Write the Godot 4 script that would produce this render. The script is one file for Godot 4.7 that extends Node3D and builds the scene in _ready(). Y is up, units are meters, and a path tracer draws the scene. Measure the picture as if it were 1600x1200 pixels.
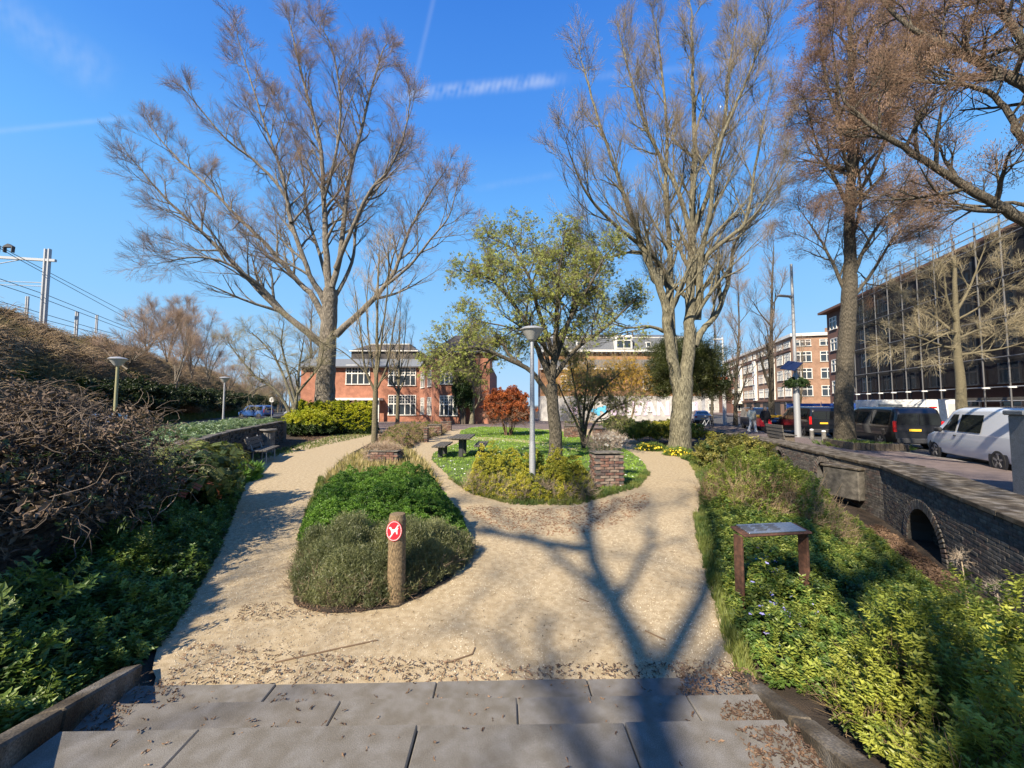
extends Node3D
# A small city garden on a spring afternoon. Camera on the steps, looking along -z; x to the side, y up, metres.
const FOCAL := 610.0
const EYE := 1.95
const PITCH := 0.0558
var rng := RandomNumberGenerator.new()
var taken := {}
var bumps := FastNoiseLite.new()
var M := {}

class Shape:
	var v := PackedVector3Array()
	var n := PackedVector3Array()
	var c := PackedColorArray()
	var ix := PackedInt32Array()
	var col := Color.WHITE
	func tri(a: Vector3, b: Vector3, d: Vector3, out: Vector3) -> void:
		var nn := (d - a).cross(b - a)
		if nn.dot(out) < 0.0:
			var t := b
			b = d
			d = t
			nn = -nn
		nn = nn.normalized()
		var k := v.size()
		v.append(a); v.append(b); v.append(d)
		for i in 3:
			n.append(nn); c.append(col)
			ix.append(k + i)
	func quad(a: Vector3, b: Vector3, d: Vector3, e: Vector3, out: Vector3) -> void:
		var nn := (d - a).cross(b - a)
		if nn.dot(out) < 0.0:
			var t := b
			b = e
			e = t
			nn = -nn
		nn = nn.normalized()
		var k := v.size()
		v.append(a); v.append(b); v.append(d); v.append(e)
		for i in 4:
			n.append(nn); c.append(col)
		ix.append_array(PackedInt32Array([k, k + 1, k + 2, k, k + 2, k + 3]))
	func box(at: Vector3, size: Vector3, turn := Basis.IDENTITY, bevel := 0.0) -> void:
		var h := size * 0.5
		if bevel <= 0.0:
			for ax in 3:
				for s in [-1.0, 1.0]:
					var nn := Vector3.ZERO
					nn[ax] = s
					var p := Vector3.ZERO
					var q := Vector3.ZERO
					p[(ax + 1) % 3] = h[(ax + 1) % 3]
					q[(ax + 2) % 3] = h[(ax + 2) % 3]
					var o := nn * h
					quad(at + turn * (o + p + q), at + turn * (o - p + q), at + turn * (o - p - q), at + turn * (o + p - q), turn * nn)
			return
		var i := h - Vector3.ONE * bevel
		var f := func(ax: int, s: Vector3) -> Vector3:
			var p := s * i
			p[ax] = s[ax] * h[ax]
			return at + turn * p
		for ax in 3:
			var b1 := (ax + 1) % 3
			var b2 := (ax + 2) % 3
			for s in [-1.0, 1.0]:
				var cs := []
				for w in [[1, 1], [-1, 1], [-1, -1], [1, -1]]:
					var sv := Vector3.ZERO
					sv[ax] = s; sv[b1] = w[0]; sv[b2] = w[1]
					cs.append(f.call(ax, sv))
				var nn := Vector3.ZERO
				nn[ax] = s
				quad(cs[0], cs[1], cs[2], cs[3], turn * nn)
			for s1 in [-1.0, 1.0]:
				for s2 in [-1.0, 1.0]:
					var a := Vector3.ZERO
					a[b1] = s1; a[b2] = s2; a[ax] = 1.0
					var d := a
					d[ax] = -1.0
					var o := a
					o[ax] = 0.0
					quad(f.call(b1, a), f.call(b2, a), f.call(b2, d), f.call(b1, d), turn * o)
		for sx in [-1.0, 1.0]:
			for sy in [-1.0, 1.0]:
				for sz in [-1.0, 1.0]:
					var s := Vector3(sx, sy, sz)
					tri(f.call(0, s), f.call(1, s), f.call(2, s), turn * s)
	func tube(pts: PackedVector3Array, rad: PackedFloat32Array, sides := 6, cap := false) -> void:
		var m := pts.size()
		if m < 2:
			return
		var u := Vector3.ZERO
		var base := v.size()
		for i in m:
			var d := (pts[mini(i + 1, m - 1)] - pts[maxi(i - 1, 0)]).normalized()
			if d == Vector3.ZERO:
				d = Vector3.UP
			if i == 0:
				u = d.cross(Vector3(0.31, 0.17, 0.93)).normalized()
			u = (u - d * u.dot(d)).normalized()
			var w := d.cross(u)
			for k in sides:
				var a := TAU * k / sides
				var o := u * cos(a) + w * sin(a)
				v.append(pts[i] + o * rad[i])
				n.append(o)
				c.append(col)
		for i in m - 1:
			for k in sides:
				var a := base + i * sides + k
				var b := base + i * sides + (k + 1) % sides
				ix.append(a); ix.append(a + sides); ix.append(b)
				ix.append(b); ix.append(a + sides); ix.append(b + sides)
		if cap:
			for e in [0, m - 1]:
				var d: Vector3 = (pts[e] - pts[1 if e == 0 else m - 2]).normalized()
				for k in range(1, sides - 1):
					tri(v[base + e * sides], v[base + e * sides + k], v[base + e * sides + k + 1], d)
	func lathe(prof: PackedVector2Array, sides: int, at := Vector3.ZERO, turn := Basis.IDENTITY) -> void:
		# profile (radius, height) from bottom to top, flat shaded along the profile, smooth round it
		for i in prof.size() - 1:
			var p := prof[i]
			var q := prof[i + 1]
			var t := (q - p).normalized()
			var k0 := v.size()
			for k in sides + 1:
				var a := TAU * k / sides
				var o := Vector3(cos(a), 0, sin(a))
				var nn := turn * (o * t.y - Vector3.UP * t.x)
				v.append(at + turn * (o * p.x + Vector3.UP * p.y)); n.append(nn); c.append(col)
				v.append(at + turn * (o * q.x + Vector3.UP * q.y)); n.append(nn); c.append(col)
			for k in sides:
				var a := k0 + k * 2
				ix.append(a); ix.append(a + 2); ix.append(a + 1)
				ix.append(a + 1); ix.append(a + 2); ix.append(a + 3)
	func prism(poly: PackedVector2Array, lo: float, hi: float, turn := Basis.IDENTITY, at := Vector3.ZERO) -> void:
		# polygon in the local xy plane, drawn out along local z from lo to hi
		var f := Geometry2D.triangulate_polygon(poly)
		for i in range(0, f.size(), 3):
			for z in [lo, hi]:
				var a := poly[f[i]]
				var b := poly[f[i + 1]]
				var d := poly[f[i + 2]]
				tri(at + turn * Vector3(a.x, a.y, z), at + turn * Vector3(b.x, b.y, z), at + turn * Vector3(d.x, d.y, z), turn * Vector3(0, 0, 1.0 if z == hi else -1.0))
		var s := 1.0 if Geometry2D.is_polygon_clockwise(poly) else -1.0
		for i in poly.size():
			var a := poly[i]
			var b := poly[(i + 1) % poly.size()]
			var o := Vector3(-(b - a).y, (b - a).x, 0) * s
			quad(at + turn * Vector3(a.x, a.y, lo), at + turn * Vector3(b.x, b.y, lo), at + turn * Vector3(b.x, b.y, hi), at + turn * Vector3(a.x, a.y, hi), turn * o)
	func mesh() -> ArrayMesh:
		var a := []
		a.resize(Mesh.ARRAY_MAX)
		a[Mesh.ARRAY_VERTEX] = v
		a[Mesh.ARRAY_NORMAL] = n
		a[Mesh.ARRAY_COLOR] = c
		a[Mesh.ARRAY_INDEX] = ix
		var m := ArrayMesh.new()
		m.add_surface_from_arrays(Mesh.PRIMITIVE_TRIANGLES, a)
		return m

# ---------------------------------------------------------------- pixels to places
func ray(px: float, py: float) -> Vector3:
	var f := Vector3(0, sin(PITCH), -cos(PITCH))
	var u := Vector3(0, cos(PITCH), sin(PITCH))
	return f * FOCAL + Vector3(px - 800.0, 0, 0) + u * (600.0 - py)
func P(px: float, py: float, h := 0.0) -> Vector3:      # on a level plane
	var r := ray(px, py)
	return Vector3(0, EYE, 0) + r * ((h - EYE) / r.y)
func Q(px: float, py: float, depth: float) -> Vector3:  # at a known distance along -z
	var r := ray(px, py)
	return Vector3(0, EYE, 0) + r * (depth / -r.z)
func P2(px: float, py: float, h := 0.0) -> Vector2:
	var p := P(px, py, h)
	return Vector2(p.x, p.z)

# ---------------------------------------------------------------- nodes
func numbered(called: String) -> String:
	var k: int = taken.get(called, -1) + 1
	taken[called] = k
	return called if k == 0 else "%s_%03d" % [called, k]
func tag(o: Node3D, label: String, category: String, group := "", kind := "") -> void:
	o.set_meta("label", label)
	o.set_meta("category", category)
	if group != "": o.set_meta("group", group)
	if kind != "": o.set_meta("kind", kind)
func thing(called: String, label: String, category: String, at := Vector3.ZERO, group := "", turn := 0.0) -> Node3D:
	var o := Node3D.new()
	o.name = numbered(called)
	add_child(o)
	o.position = at
	o.rotation.y = turn
	tag(o, label, category, group)
	return o
func part(parent: Node3D, called: String, m: Mesh, mat: Material, at := Vector3.ZERO, turn := Basis.IDENTITY) -> MeshInstance3D:
	var o := MeshInstance3D.new()
	o.name = called
	o.mesh = m
	o.material_override = mat
	parent.add_child(o, true)
	o.transform = Transform3D(turn, at)
	return o
func setting(called: String, m: Mesh, mat: Material, at := Vector3.ZERO) -> MeshInstance3D:
	var o := MeshInstance3D.new()
	o.name = numbered(called)
	o.mesh = m
	o.material_override = mat
	add_child(o)
	o.position = at
	o.set_meta("kind", "structure")
	return o
func copies(parent: Node3D, called: String, m: Mesh, mat: Material, buf: PackedFloat32Array, kind := "stuff") -> MultiMeshInstance3D:
	var mm := MultiMesh.new()
	mm.transform_format = MultiMesh.TRANSFORM_3D
	mm.use_colors = true
	mm.mesh = m
	mm.instance_count = buf.size() / 16
	mm.buffer = buf
	var o := MultiMeshInstance3D.new()
	o.name = called
	o.multimesh = mm
	o.material_override = mat
	parent.add_child(o, true)
	if kind != "": o.set_meta("kind", kind)
	return o
func put(buf: PackedFloat32Array, b: Basis, o: Vector3, c: Color) -> void:
	buf.append_array(PackedFloat32Array([b.x.x, b.y.x, b.z.x, o.x, b.x.y, b.y.y, b.z.y, o.y, b.x.z, b.y.z, b.z.z, o.z, c.r, c.g, c.b, 1.0]))
func rr(a: float, b: float) -> float:
	return rng.randf_range(a, b)
func mixc(a: Color, b: Color, t: float) -> Color:
	return a.lerp(b, t)
func vary(a: Color, b: Color) -> Color:
	var c := a.lerp(b, rng.randf())
	var k := rr(0.8, 1.2)
	return Color(c.r * k, c.g * k, c.b * k)
func spin(tilt: float) -> Basis:  # random heading, leaning up to tilt from upright
	return Basis(Vector3.UP, rr(0, TAU)) * Basis(Vector3.RIGHT, rr(-tilt, tilt)) * Basis(Vector3.UP, rr(0, TAU))
func along(d: Vector3, roll := 0.0) -> Basis:  # y axis laid along d
	d = d.normalized()
	var x := d.cross(Vector3(0.13, 0.3, 0.94)).normalized()
	var z := x.cross(d)
	return Basis(x, d, z) * Basis(Vector3.UP, roll)

# ---------------------------------------------------------------- materials
func noise_tex(freq: float, lo: Color, hi: Color, type := FastNoiseLite.TYPE_SIMPLEX, oct := 3, sd := 1, normal := 0.0, mid := -1.0) -> NoiseTexture2D:
	var f := FastNoiseLite.new()
	f.noise_type = type
	f.frequency = freq
	f.fractal_octaves = oct
	f.seed = sd
	var t := NoiseTexture2D.new()
	t.width = 512
	t.height = 512
	t.seamless = true
	t.noise = f
	if normal > 0.0:
		t.as_normal_map = true
		t.bump_strength = normal
	else:
		var g := Gradient.new()
		g.offsets = PackedFloat32Array([0.15 if mid < 0.0 else mid - 0.12, 0.85 if mid < 0.0 else mid + 0.12])
		g.colors = PackedColorArray([lo, hi])
		t.color_ramp = g
	return t
func mat(called: String, c: Color, rough: float, tex: Texture2D = null, scale := Vector3.ONE, nrm: Texture2D = null, nscale := 1.0, metal := 0.0) -> StandardMaterial3D:
	# c is a linear base colour
	var m := StandardMaterial3D.new()
	m.resource_name = called
	m.albedo_color = c.linear_to_srgb()
	m.roughness = rough
	m.metallic = metal
	m.vertex_color_use_as_albedo = true
	if tex or nrm:
		m.uv1_triplanar = true
		m.uv1_world_triplanar = true
		m.uv1_scale = scale
	if tex: m.albedo_texture = tex
	if nrm:
		m.normal_enabled = true
		m.normal_texture = nrm
		m.normal_scale = nscale
	M[called] = m
	return m
func layer(m: StandardMaterial3D, tex: Texture2D, scale: float) -> void:  # a second, coarser pattern multiplied in
	m.detail_enabled = true
	m.detail_blend_mode = BaseMaterial3D.BLEND_MODE_MUL
	m.detail_albedo = tex
	m.detail_uv_layer = BaseMaterial3D.DETAIL_UV_2
	m.uv2_triplanar = true
	m.uv2_world_triplanar = true
	m.uv2_scale = Vector3.ONE * scale
func leafmat(called: String, c: Color, rough := 0.5, glow := 0.35) -> StandardMaterial3D:
	var m := mat(called, c, rough)
	m.backlight_enabled = true
	m.backlight = Color(c.r * glow, c.g * glow * 1.1, c.b * glow * 0.6).linear_to_srgb()
	m.cull_mode = BaseMaterial3D.CULL_DISABLED
	return m
func materials() -> void:
	var g := func(x: float) -> Color: return Color(x, x, x)
	var fine := noise_tex(0.09, g.call(0.62), g.call(1.0), FastNoiseLite.TYPE_SIMPLEX, 4, 3)
	var blotch := noise_tex(0.012, g.call(0.66), g.call(1.0), FastNoiseLite.TYPE_SIMPLEX, 5, 7)
	var soft := noise_tex(0.02, g.call(0.86), g.call(1.0), FastNoiseLite.TYPE_SIMPLEX, 4, 9)
	var crumbs := noise_tex(0.16, Color(0.62, 0.58, 0.52), Color(1, 1, 1), FastNoiseLite.TYPE_CELLULAR, 2, 5)
	var crumbs_n := noise_tex(0.16, g.call(0), g.call(1), FastNoiseLite.TYPE_CELLULAR, 2, 5, 6.0)
	var fine_n := noise_tex(0.09, g.call(0), g.call(1), FastNoiseLite.TYPE_SIMPLEX, 4, 3, 5.0)
	var barkt := noise_tex(0.035, g.call(0.3), g.call(1.0), FastNoiseLite.TYPE_SIMPLEX, 5, 11)
	var bark_n := noise_tex(0.035, g.call(0), g.call(1), FastNoiseLite.TYPE_SIMPLEX, 5, 11, 14.0)
	var tan := noise_tex(0.01, Color(0.86, 0.82, 0.75), Color(1, 1, 1), FastNoiseLite.TYPE_SIMPLEX, 5, 21)
	var grit := noise_tex(0.03, Color(0.87, 0.85, 0.81), Color(1, 1, 1), FastNoiseLite.TYPE_SIMPLEX, 7, 23)
	var slabt := noise_tex(0.25, g.call(0.72), g.call(1.0), FastNoiseLite.TYPE_SIMPLEX, 2, 27)
	var fissure := noise_tex(0.03, g.call(0.5), g.call(1.0), FastNoiseLite.TYPE_SIMPLEX, 5, 29)
	var fissure_n := noise_tex(0.03, g.call(0), g.call(1), FastNoiseLite.TYPE_SIMPLEX, 5, 29, 16.0)
	var m: StandardMaterial3D
	m = mat("path", Color(0.72, 0.615, 0.425), 0.95, crumbs, Vector3.ONE * 2.6, crumbs_n, 0.6)
	layer(m, grit, 0.55)
	m = mat("soil", Color(0.10, 0.072, 0.048), 1.0, crumbs, Vector3.ONE * 1.5, crumbs_n, 1.0)
	layer(m, blotch, 0.4)
	m = mat("turf", Color(0.16, 0.25, 0.045), 1.0, fine, Vector3.ONE * 1.2, fine_n, 0.6)
	layer(m, blotch, 0.25)
	m = mat("verge", Color(0.09, 0.10, 0.035), 1.0, fine, Vector3.ONE * 0.5)
	layer(m, blotch, 0.05)
	m = mat("asphalt", Color(0.11, 0.105, 0.10), 0.9, fine, Vector3.ONE * 1.5, fine_n, 0.4)
	layer(m, soft, 0.1)
	m = mat("paving", Color(0.25, 0.19, 0.17), 0.9, fine, Vector3.ONE * 1.1, fine_n, 0.4)
	layer(m, soft, 0.2)
	m = mat("slab", Color(0.24, 0.225, 0.198), 0.85, slabt, Vector3.ONE * 1.3, fine_n, 0.06)
	layer(m, grit, 0.4)
	m = mat("coping", Color(0.30, 0.265, 0.215), 0.9, fine, Vector3.ONE * 1.3, fine_n, 0.8)
	layer(m, noise_tex(0.012, Color(0.42, 0.36, 0.25), Color(1, 1, 1), FastNoiseLite.TYPE_SIMPLEX, 5, 31), 0.45)
	m = mat("mortar", Color(0.15, 0.14, 0.125), 1.0, fine, Vector3.ONE * 2.0, fine_n, 0.8)
	m = mat("brick", Color(1, 1, 1), 0.92, fine, Vector3.ONE * 2.2, fine_n, 0.7)
	layer(m, blotch, 1.1)
	m = mat("render", Color(0.30, 0.27, 0.22), 0.95, fine, Vector3.ONE * 1.5, fine_n, 0.9)
	layer(m, blotch, 0.7)
	m = mat("bark_grey", Color(0.37, 0.32, 0.25), 1.0, fissure, Vector3(1.5, 0.12, 1.5), fissure_n, 1.6)
	m = mat("bark_mossy", Color(0.33, 0.3, 0.2), 1.0, fissure, Vector3(2.0, 0.14, 2.0), fissure_n, 1.3)
	m = mat("bark_dark", Color(0.17, 0.145, 0.105), 1.0, fissure, Vector3(2.0, 0.3, 2.0), fissure_n, 1.4)
	m = mat("bark_pale", Color(0.36, 0.31, 0.19), 1.0, barkt, Vector3(3.0, 1.0, 3.0), bark_n, 0.7)
	m = mat("twig", Color(1, 1, 1), 0.9)
	m = mat("wood", Color(0.25, 0.2, 0.145), 0.85, barkt, Vector3(1.2, 9.0, 1.2), bark_n, 0.4)
	m = mat("wood_grey", Color(0.22, 0.2, 0.17), 0.9, barkt, Vector3(8.0, 8.0, 1.0), bark_n, 0.35)
	m = mat("wood_post", Color(0.44, 0.31, 0.165), 0.85, barkt, Vector3(9.0, 0.9, 9.0), bark_n, 0.7)
	m = mat("corten", Color(0.19, 0.085, 0.05), 0.9, fine, Vector3.ONE * 3.0, fine_n, 0.3)
	layer(m, blotch, 2.0)
	m = mat("plate", Color(0.42, 0.45, 0.48), 0.32, soft, Vector3.ONE * 3.0, null, 1.0, 0.7)
	m = mat("galvanised", Color(0.42, 0.43, 0.44), 0.5, soft, Vector3.ONE * 2.0, fine_n, 0.1, 0.35)
	mat("scaffold_tube", Color(0.17, 0.17, 0.175), 0.6, fine, Vector3.ONE * 2.0)
	m = mat("lichen_pole", Color(0.42, 0.4, 0.22), 0.8, fine, Vector3.ONE * 1.5, fine_n, 0.3)
	m = mat("shade_grey", Color(0.48, 0.48, 0.46), 0.45, soft, Vector3.ONE * 3.0)
	m = mat("steel_dark", Color(0.06, 0.06, 0.062), 0.55, fine, Vector3.ONE * 2.0)
	m = mat("concrete", Color(0.36, 0.34, 0.31), 0.9, fine, Vector3.ONE * 1.5, fine_n, 0.4)
	layer(m, blotch, 0.6)
	m = mat("cabinet", Color(0.33, 0.36, 0.38), 0.6, fine, Vector3.ONE * 0.8)
	layer(m, soft, 0.7)
	m = mat("red_paint", Color(0.62, 0.02, 0.035), 0.45)
	m = mat("white_paint", Color(0.8, 0.8, 0.78), 0.5, soft, Vector3.ONE * 0.5)
	m = mat("white_wall", Color(0.78, 0.75, 0.71), 0.9, fine, Vector3.ONE * 0.5)
	layer(m, soft, 0.08)
	m = mat("lilac_paint", Color(0.55, 0.44, 0.56), 0.7)
	m = mat("blue_paint", Color(0.1, 0.42, 0.66), 0.7)
	m = mat("wall_red", Color(0.50, 0.235, 0.155), 0.95, noise_tex(0.05, Color(0.72, 0.66, 0.62), Color(1, 1, 1), FastNoiseLite.TYPE_SIMPLEX, 4, 41), Vector3(0.45, 2.2, 0.45))
	layer(m, soft, 0.1)
	m = mat("wall_orange", Color(0.52, 0.3, 0.165), 0.95, noise_tex(0.05, Color(0.74, 0.68, 0.62), Color(1, 1, 1), FastNoiseLite.TYPE_SIMPLEX, 4, 43), Vector3(0.45, 2.2, 0.45))
	layer(m, soft, 0.07)
	m = mat("wall_tan", Color(0.44, 0.285, 0.2), 0.95, noise_tex(0.05, Color(0.74, 0.68, 0.62), Color(1, 1, 1), FastNoiseLite.TYPE_SIMPLEX, 4, 47), Vector3(0.45, 2.2, 0.45))
	layer(m, soft, 0.07)
	m = mat("wall_brown", Color(0.19, 0.1, 0.078), 0.95, noise_tex(0.05, Color(0.7, 0.66, 0.62), Color(1, 1, 1), FastNoiseLite.TYPE_SIMPLEX, 4, 45), Vector3(0.45, 2.2, 0.45))
	m = mat("roof_dark", Color(0.10, 0.088, 0.08), 0.85, fine, Vector3(0.6, 2.0, 0.6), fine_n, 0.6)
	m = mat("roof_slate", Color(0.2, 0.215, 0.235), 0.7, fine, Vector3(0.8, 2.0, 0.8), fine_n, 0.6)
	layer(m, soft, 0.3)
	m = mat("roof_red", Color(0.55, 0.13, 0.06), 0.85, fine, Vector3(0.8, 2.0, 0.8))
	m = mat("zinc", Color(0.17, 0.185, 0.2), 0.7, soft, Vector3.ONE * 0.4)
	m = mat("trim", Color(0.72, 0.7, 0.64), 0.6, soft, Vector3.ONE * 0.4)
	m = mat("dark_void", Color(0.02, 0.02, 0.02), 0.9)
	m = mat("curtain", Color(0.55, 0.53, 0.48), 0.95)
	m = mat("pane", Color(0.035, 0.045, 0.055), 0.06)
	m = mat("rubber", Color(0.022, 0.022, 0.023), 0.85, fine, Vector3.ONE * 4.0)
	m = mat("hub", Color(0.33, 0.33, 0.34), 0.4, null, Vector3.ONE, null, 1.0, 0.8)
	m = mat("car_glass", Color(0.016, 0.02, 0.022), 0.03)
	m.metallic_specular = 0.6
	m = mat("lamp_red", Color(0.5, 0.012, 0.012), 0.2)
	m = mat("lamp_clear", Color(0.6, 0.6, 0.6), 0.15)
	m = mat("plate_yellow", Color(0.75, 0.45, 0.03), 0.5)
	m = mat("black_plastic", Color(0.03, 0.03, 0.032), 0.65)
	for q in [["paint_white", Color(0.62, 0.65, 0.69)], ["paint_black", Color(0.008, 0.008, 0.01)], ["paint_navy", Color(0.012, 0.02, 0.045)], ["paint_blue", Color(0.03, 0.09, 0.28)], ["paint_silver", Color(0.45, 0.47, 0.49)], ["paint_grey", Color(0.08, 0.085, 0.09)]]:
		m = mat(q[0], q[1], 0.35)
		m.clearcoat_enabled = true
		m.clearcoat = 1.0
		m.clearcoat_roughness = 0.04
	m = mat("net", Color(0.018, 0.019, 0.022), 0.9)
	m.transparency = BaseMaterial3D.TRANSPARENCY_ALPHA
	m.albedo_color = Color(0.13, 0.135, 0.15, 0.62)
	m.albedo_texture = noise_tex(0.03, Color(0.7, 0.7, 0.7, 0.8), Color(1, 1, 1, 1), FastNoiseLite.TYPE_SIMPLEX, 4, 55)
	m.uv1_triplanar = true
	m.uv1_world_triplanar = true
	m.uv1_scale = Vector3(0.15, 0.05, 0.15)
	mat("skin", Color(0.5, 0.32, 0.24), 0.6)
	mat("hair", Color(0.03, 0.02, 0.015), 0.7)
	mat("coat_white", Color(0.62, 0.62, 0.55), 0.9, fine, Vector3.ONE * 3.0)
	mat("coat_black", Color(0.012, 0.012, 0.014), 0.9)
	mat("tarp_blue", Color(0.03, 0.1, 0.4), 0.6)
	mat("yellow_plastic", Color(0.75, 0.4, 0.02), 0.5)
	mat("solar", Color(0.012, 0.018, 0.05), 0.12)
	m = mat("embank", Color(0.10, 0.085, 0.045), 1.0, fine, Vector3.ONE * 0.4, fine_n, 1.0)
	layer(m, blotch, 0.06)
	leafmat("leaf", Color(1, 1, 1), 0.45, 0.6)
	leafmat("leaf_dry", Color(1, 1, 1), 0.8, 0.3)
	leafmat("blade", Color(1, 1, 1), 0.6, 0.6)
	mat("petal", Color(1, 1, 1), 0.7)
# ---------------------------------------------------------------- sky, sun, camera
func sky_and_camera() -> void:
	var cam := Camera3D.new()
	cam.name = "camera"
	add_child(cam)
	cam.position = Vector3(0, EYE, 0)
	cam.rotation.x = PITCH
	cam.fov = rad_to_deg(2.0 * atan(600.0 / FOCAL))
	cam.near = 0.05
	cam.far = 1500.0
	cam.current = true
	var sun := DirectionalLight3D.new()
	sun.name = "sun"
	add_child(sun)
	var el := deg_to_rad(39.0)
	var az := deg_to_rad(34.0)
	var towards := Vector3(-sin(az) * cos(el), sin(el), cos(az) * cos(el))
	sun.look_at_from_position(Vector3.ZERO, -towards, Vector3.UP)
	sun.light_color = Color(1.0, 0.945, 0.86)
	sun.light_energy = 1.6
	sun.light_angular_distance = 0.53
	sun.shadow_enabled = true
	var env := Environment.new()
	env.background_mode = Environment.BG_SKY
	env.tonemap_mode = Environment.TONE_MAPPER_LINEAR
	env.tonemap_exposure = 2.15
	env.sdfgi_enabled = true
	env.ssao_enabled = true
	env.ssil_enabled = true
	var sky := Sky.new()
	var sm := PanoramaSkyMaterial.new()
	sm.panorama = ImageTexture.create_from_image(sky_image())
	sky.sky_material = sm
	env.sky = sky
	var we := WorldEnvironment.new()
	we.name = "world_environment"
	we.environment = env
	add_child(we)
func sky_image() -> Image:
	var w := 2048
	var h := 1024
	var stops := [[0.0, Color8(190, 222, 247)], [5.0, Color8(172, 215, 251)], [12.0, Color8(146, 204, 253)], [26.0, Color8(108, 180, 252)], [36.0, Color8(82, 152, 240)], [48.0, Color8(64, 130, 223)], [90.0, Color8(45, 100, 195)]]
	var data := PackedFloat32Array()
	data.resize(w * h * 3)
	for y in h:
		var el := 90.0 - 180.0 * (y + 0.5) / h
		var c := Color(0.22, 0.21, 0.19)
		if el >= 0.0:
			for i in stops.size() - 1:
				if el <= stops[i + 1][0]:
					var t: float = (el - stops[i][0]) / (stops[i + 1][0] - stops[i][0])
					c = (stops[i][1] as Color).srgb_to_linear().lerp((stops[i + 1][1] as Color).srgb_to_linear(), t)
					break
		var k := y * w * 3
		for x in w:
			data[k] = c.r * 0.49; data[k + 1] = c.g * 0.49; data[k + 2] = c.b * 0.49
			k += 3
	# vapour trails and thin streaks: [x0, y0, x1, y1, half width, strength, broken]
	var trails := [[600, 152, 900, 121, 11, 0.42, 1.0], [880, 124, 1330, 84, 7, 0.16, 0.4], [-60, 211, 225, 181, 4, 0.26, 0.2], [-80, -40, 190, 140, 34, 0.16, 0.7], [425, -30, 490, 60, 20, 0.2, 0.8], [684, -30, 630, 205, 4, 0.17, 0.2], [735, 297, 880, 270, 6, 0.09, 0.5], [1420, 120, 1700, 60, 10, 0.12, 0.6], [520, 60, 640, 160, 22, 0.12, 0.9]]
	var nz := FastNoiseLite.new()
	nz.seed = 12
	nz.frequency = 0.02
	nz.fractal_octaves = 4
	var f := Vector3(0, sin(PITCH), -cos(PITCH))
	var u := Vector3(0, cos(PITCH), sin(PITCH))
	for y in range(150, 500):
		var el := PI * (0.5 - (y + 0.5) / h)
		for xx in range(-380, 380):
			var x := posmod(xx, w)
			var ph := TAU * (xx + 0.5) / w
			var d := Vector3(sin(ph) * cos(el), sin(el), -cos(ph) * cos(el))
			var dz := d.dot(f)
			if dz < 0.1:
				continue
			var q := Vector2(800.0 + FOCAL * d.x / dz, 600.0 - FOCAL * d.dot(u) / dz)
			var a := 0.0
			for t in trails:
				var p0 := Vector2(t[0], t[1])
				var p1 := Vector2(t[2], t[3])
				var l := p1 - p0
				var s := clampf((q - p0).dot(l) / l.length_squared(), 0.0, 1.0)
				var e := (q - p0 - l * s).length() / float(t[4])
				if e < 1.6:
					var ends := smoothstep(0.0, 0.15, s) * smoothstep(1.0, 0.8, s)
					var ripple: float = 1.0 + t[6] * (nz.get_noise_2d(q.x * 1.7, q.y * 1.7) * 1.6 + 0.25 * sin(q.x * 0.75 + q.y * 0.2))
					a += 0.5 * t[5] * smoothstep(1.5, 0.0, e) * ends * clampf(ripple, 0.0, 1.6)
			if a > 0.003:
				var k := (y * w + x) * 3
				a = minf(a, 0.8)
				data[k] = lerpf(data[k], 0.4, a)
				data[k + 1] = lerpf(data[k + 1], 0.43, a)
				data[k + 2] = lerpf(data[k + 2], 0.48, a)
	return Image.create_from_data(w, h, false, Image.FORMAT_RGBF, data.to_byte_array())

# ---------------------------------------------------------------- the ground
# the garden wall on the street side: near stretch, bend, far stretch (x, z)
var wall_line := [Vector2(5.2, -2.2), Vector2(6.75, -5.0), Vector2(9.75, -10.4), Vector2(11.35, -17.3), Vector2(13.1, -27.5)]
func wall_x(z: float) -> float:
	for i in wall_line.size() - 1:
		var a: Vector2 = wall_line[i]
		var b: Vector2 = wall_line[i + 1]
		if z >= b.y or i == wall_line.size() - 2:
			return lerpf(a.x, b.x, (z - a.y) / (b.y - a.y))
	return 0.0
# how far below the garden the ditch floor in front of the wall lies, in metres (terrain height only, no colour)
func ditch_metres(z: float) -> float:
	var along_wall := [[1.0, 0.0], [-1.0, 0.52], [-3.0, 1.05], [-10.4, 1.05], [-15.0, 0.58], [-19.4, 0.12], [-60.0, 0.12]]
	for i in along_wall.size() - 1:
		if z <= along_wall[i][0] and z >= along_wall[i + 1][0]:
			return remap(z, along_wall[i][0], along_wall[i + 1][0], along_wall[i][1], along_wall[i + 1][1])
	return 0.0
func ground_h(x: float, z: float) -> float:
	var h := 0.0
	if z > -40.0 and z < 6.0:
		var wx := wall_x(z)
		var d := (wx - x) * 0.87
		var ditch := ditch_metres(z)
		if d > -1.2:
			h -= ditch * smoothstep(3.0, 0.7, d)
		elif d < -1.2:
			h -= 0.05
		h += 0.015 * bumps.get_noise_2d(x * 0.7, z * 0.7)
	if z > -3.2:
		h += 0.42 * smoothstep(-2.75, -1.5, z) * (1.0 if x > 1.62 or x < -2.62 or z > -1.6 else 0.0) * smoothstep(9.0, 5.5, absf(x))
	return h - 0.02
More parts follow.
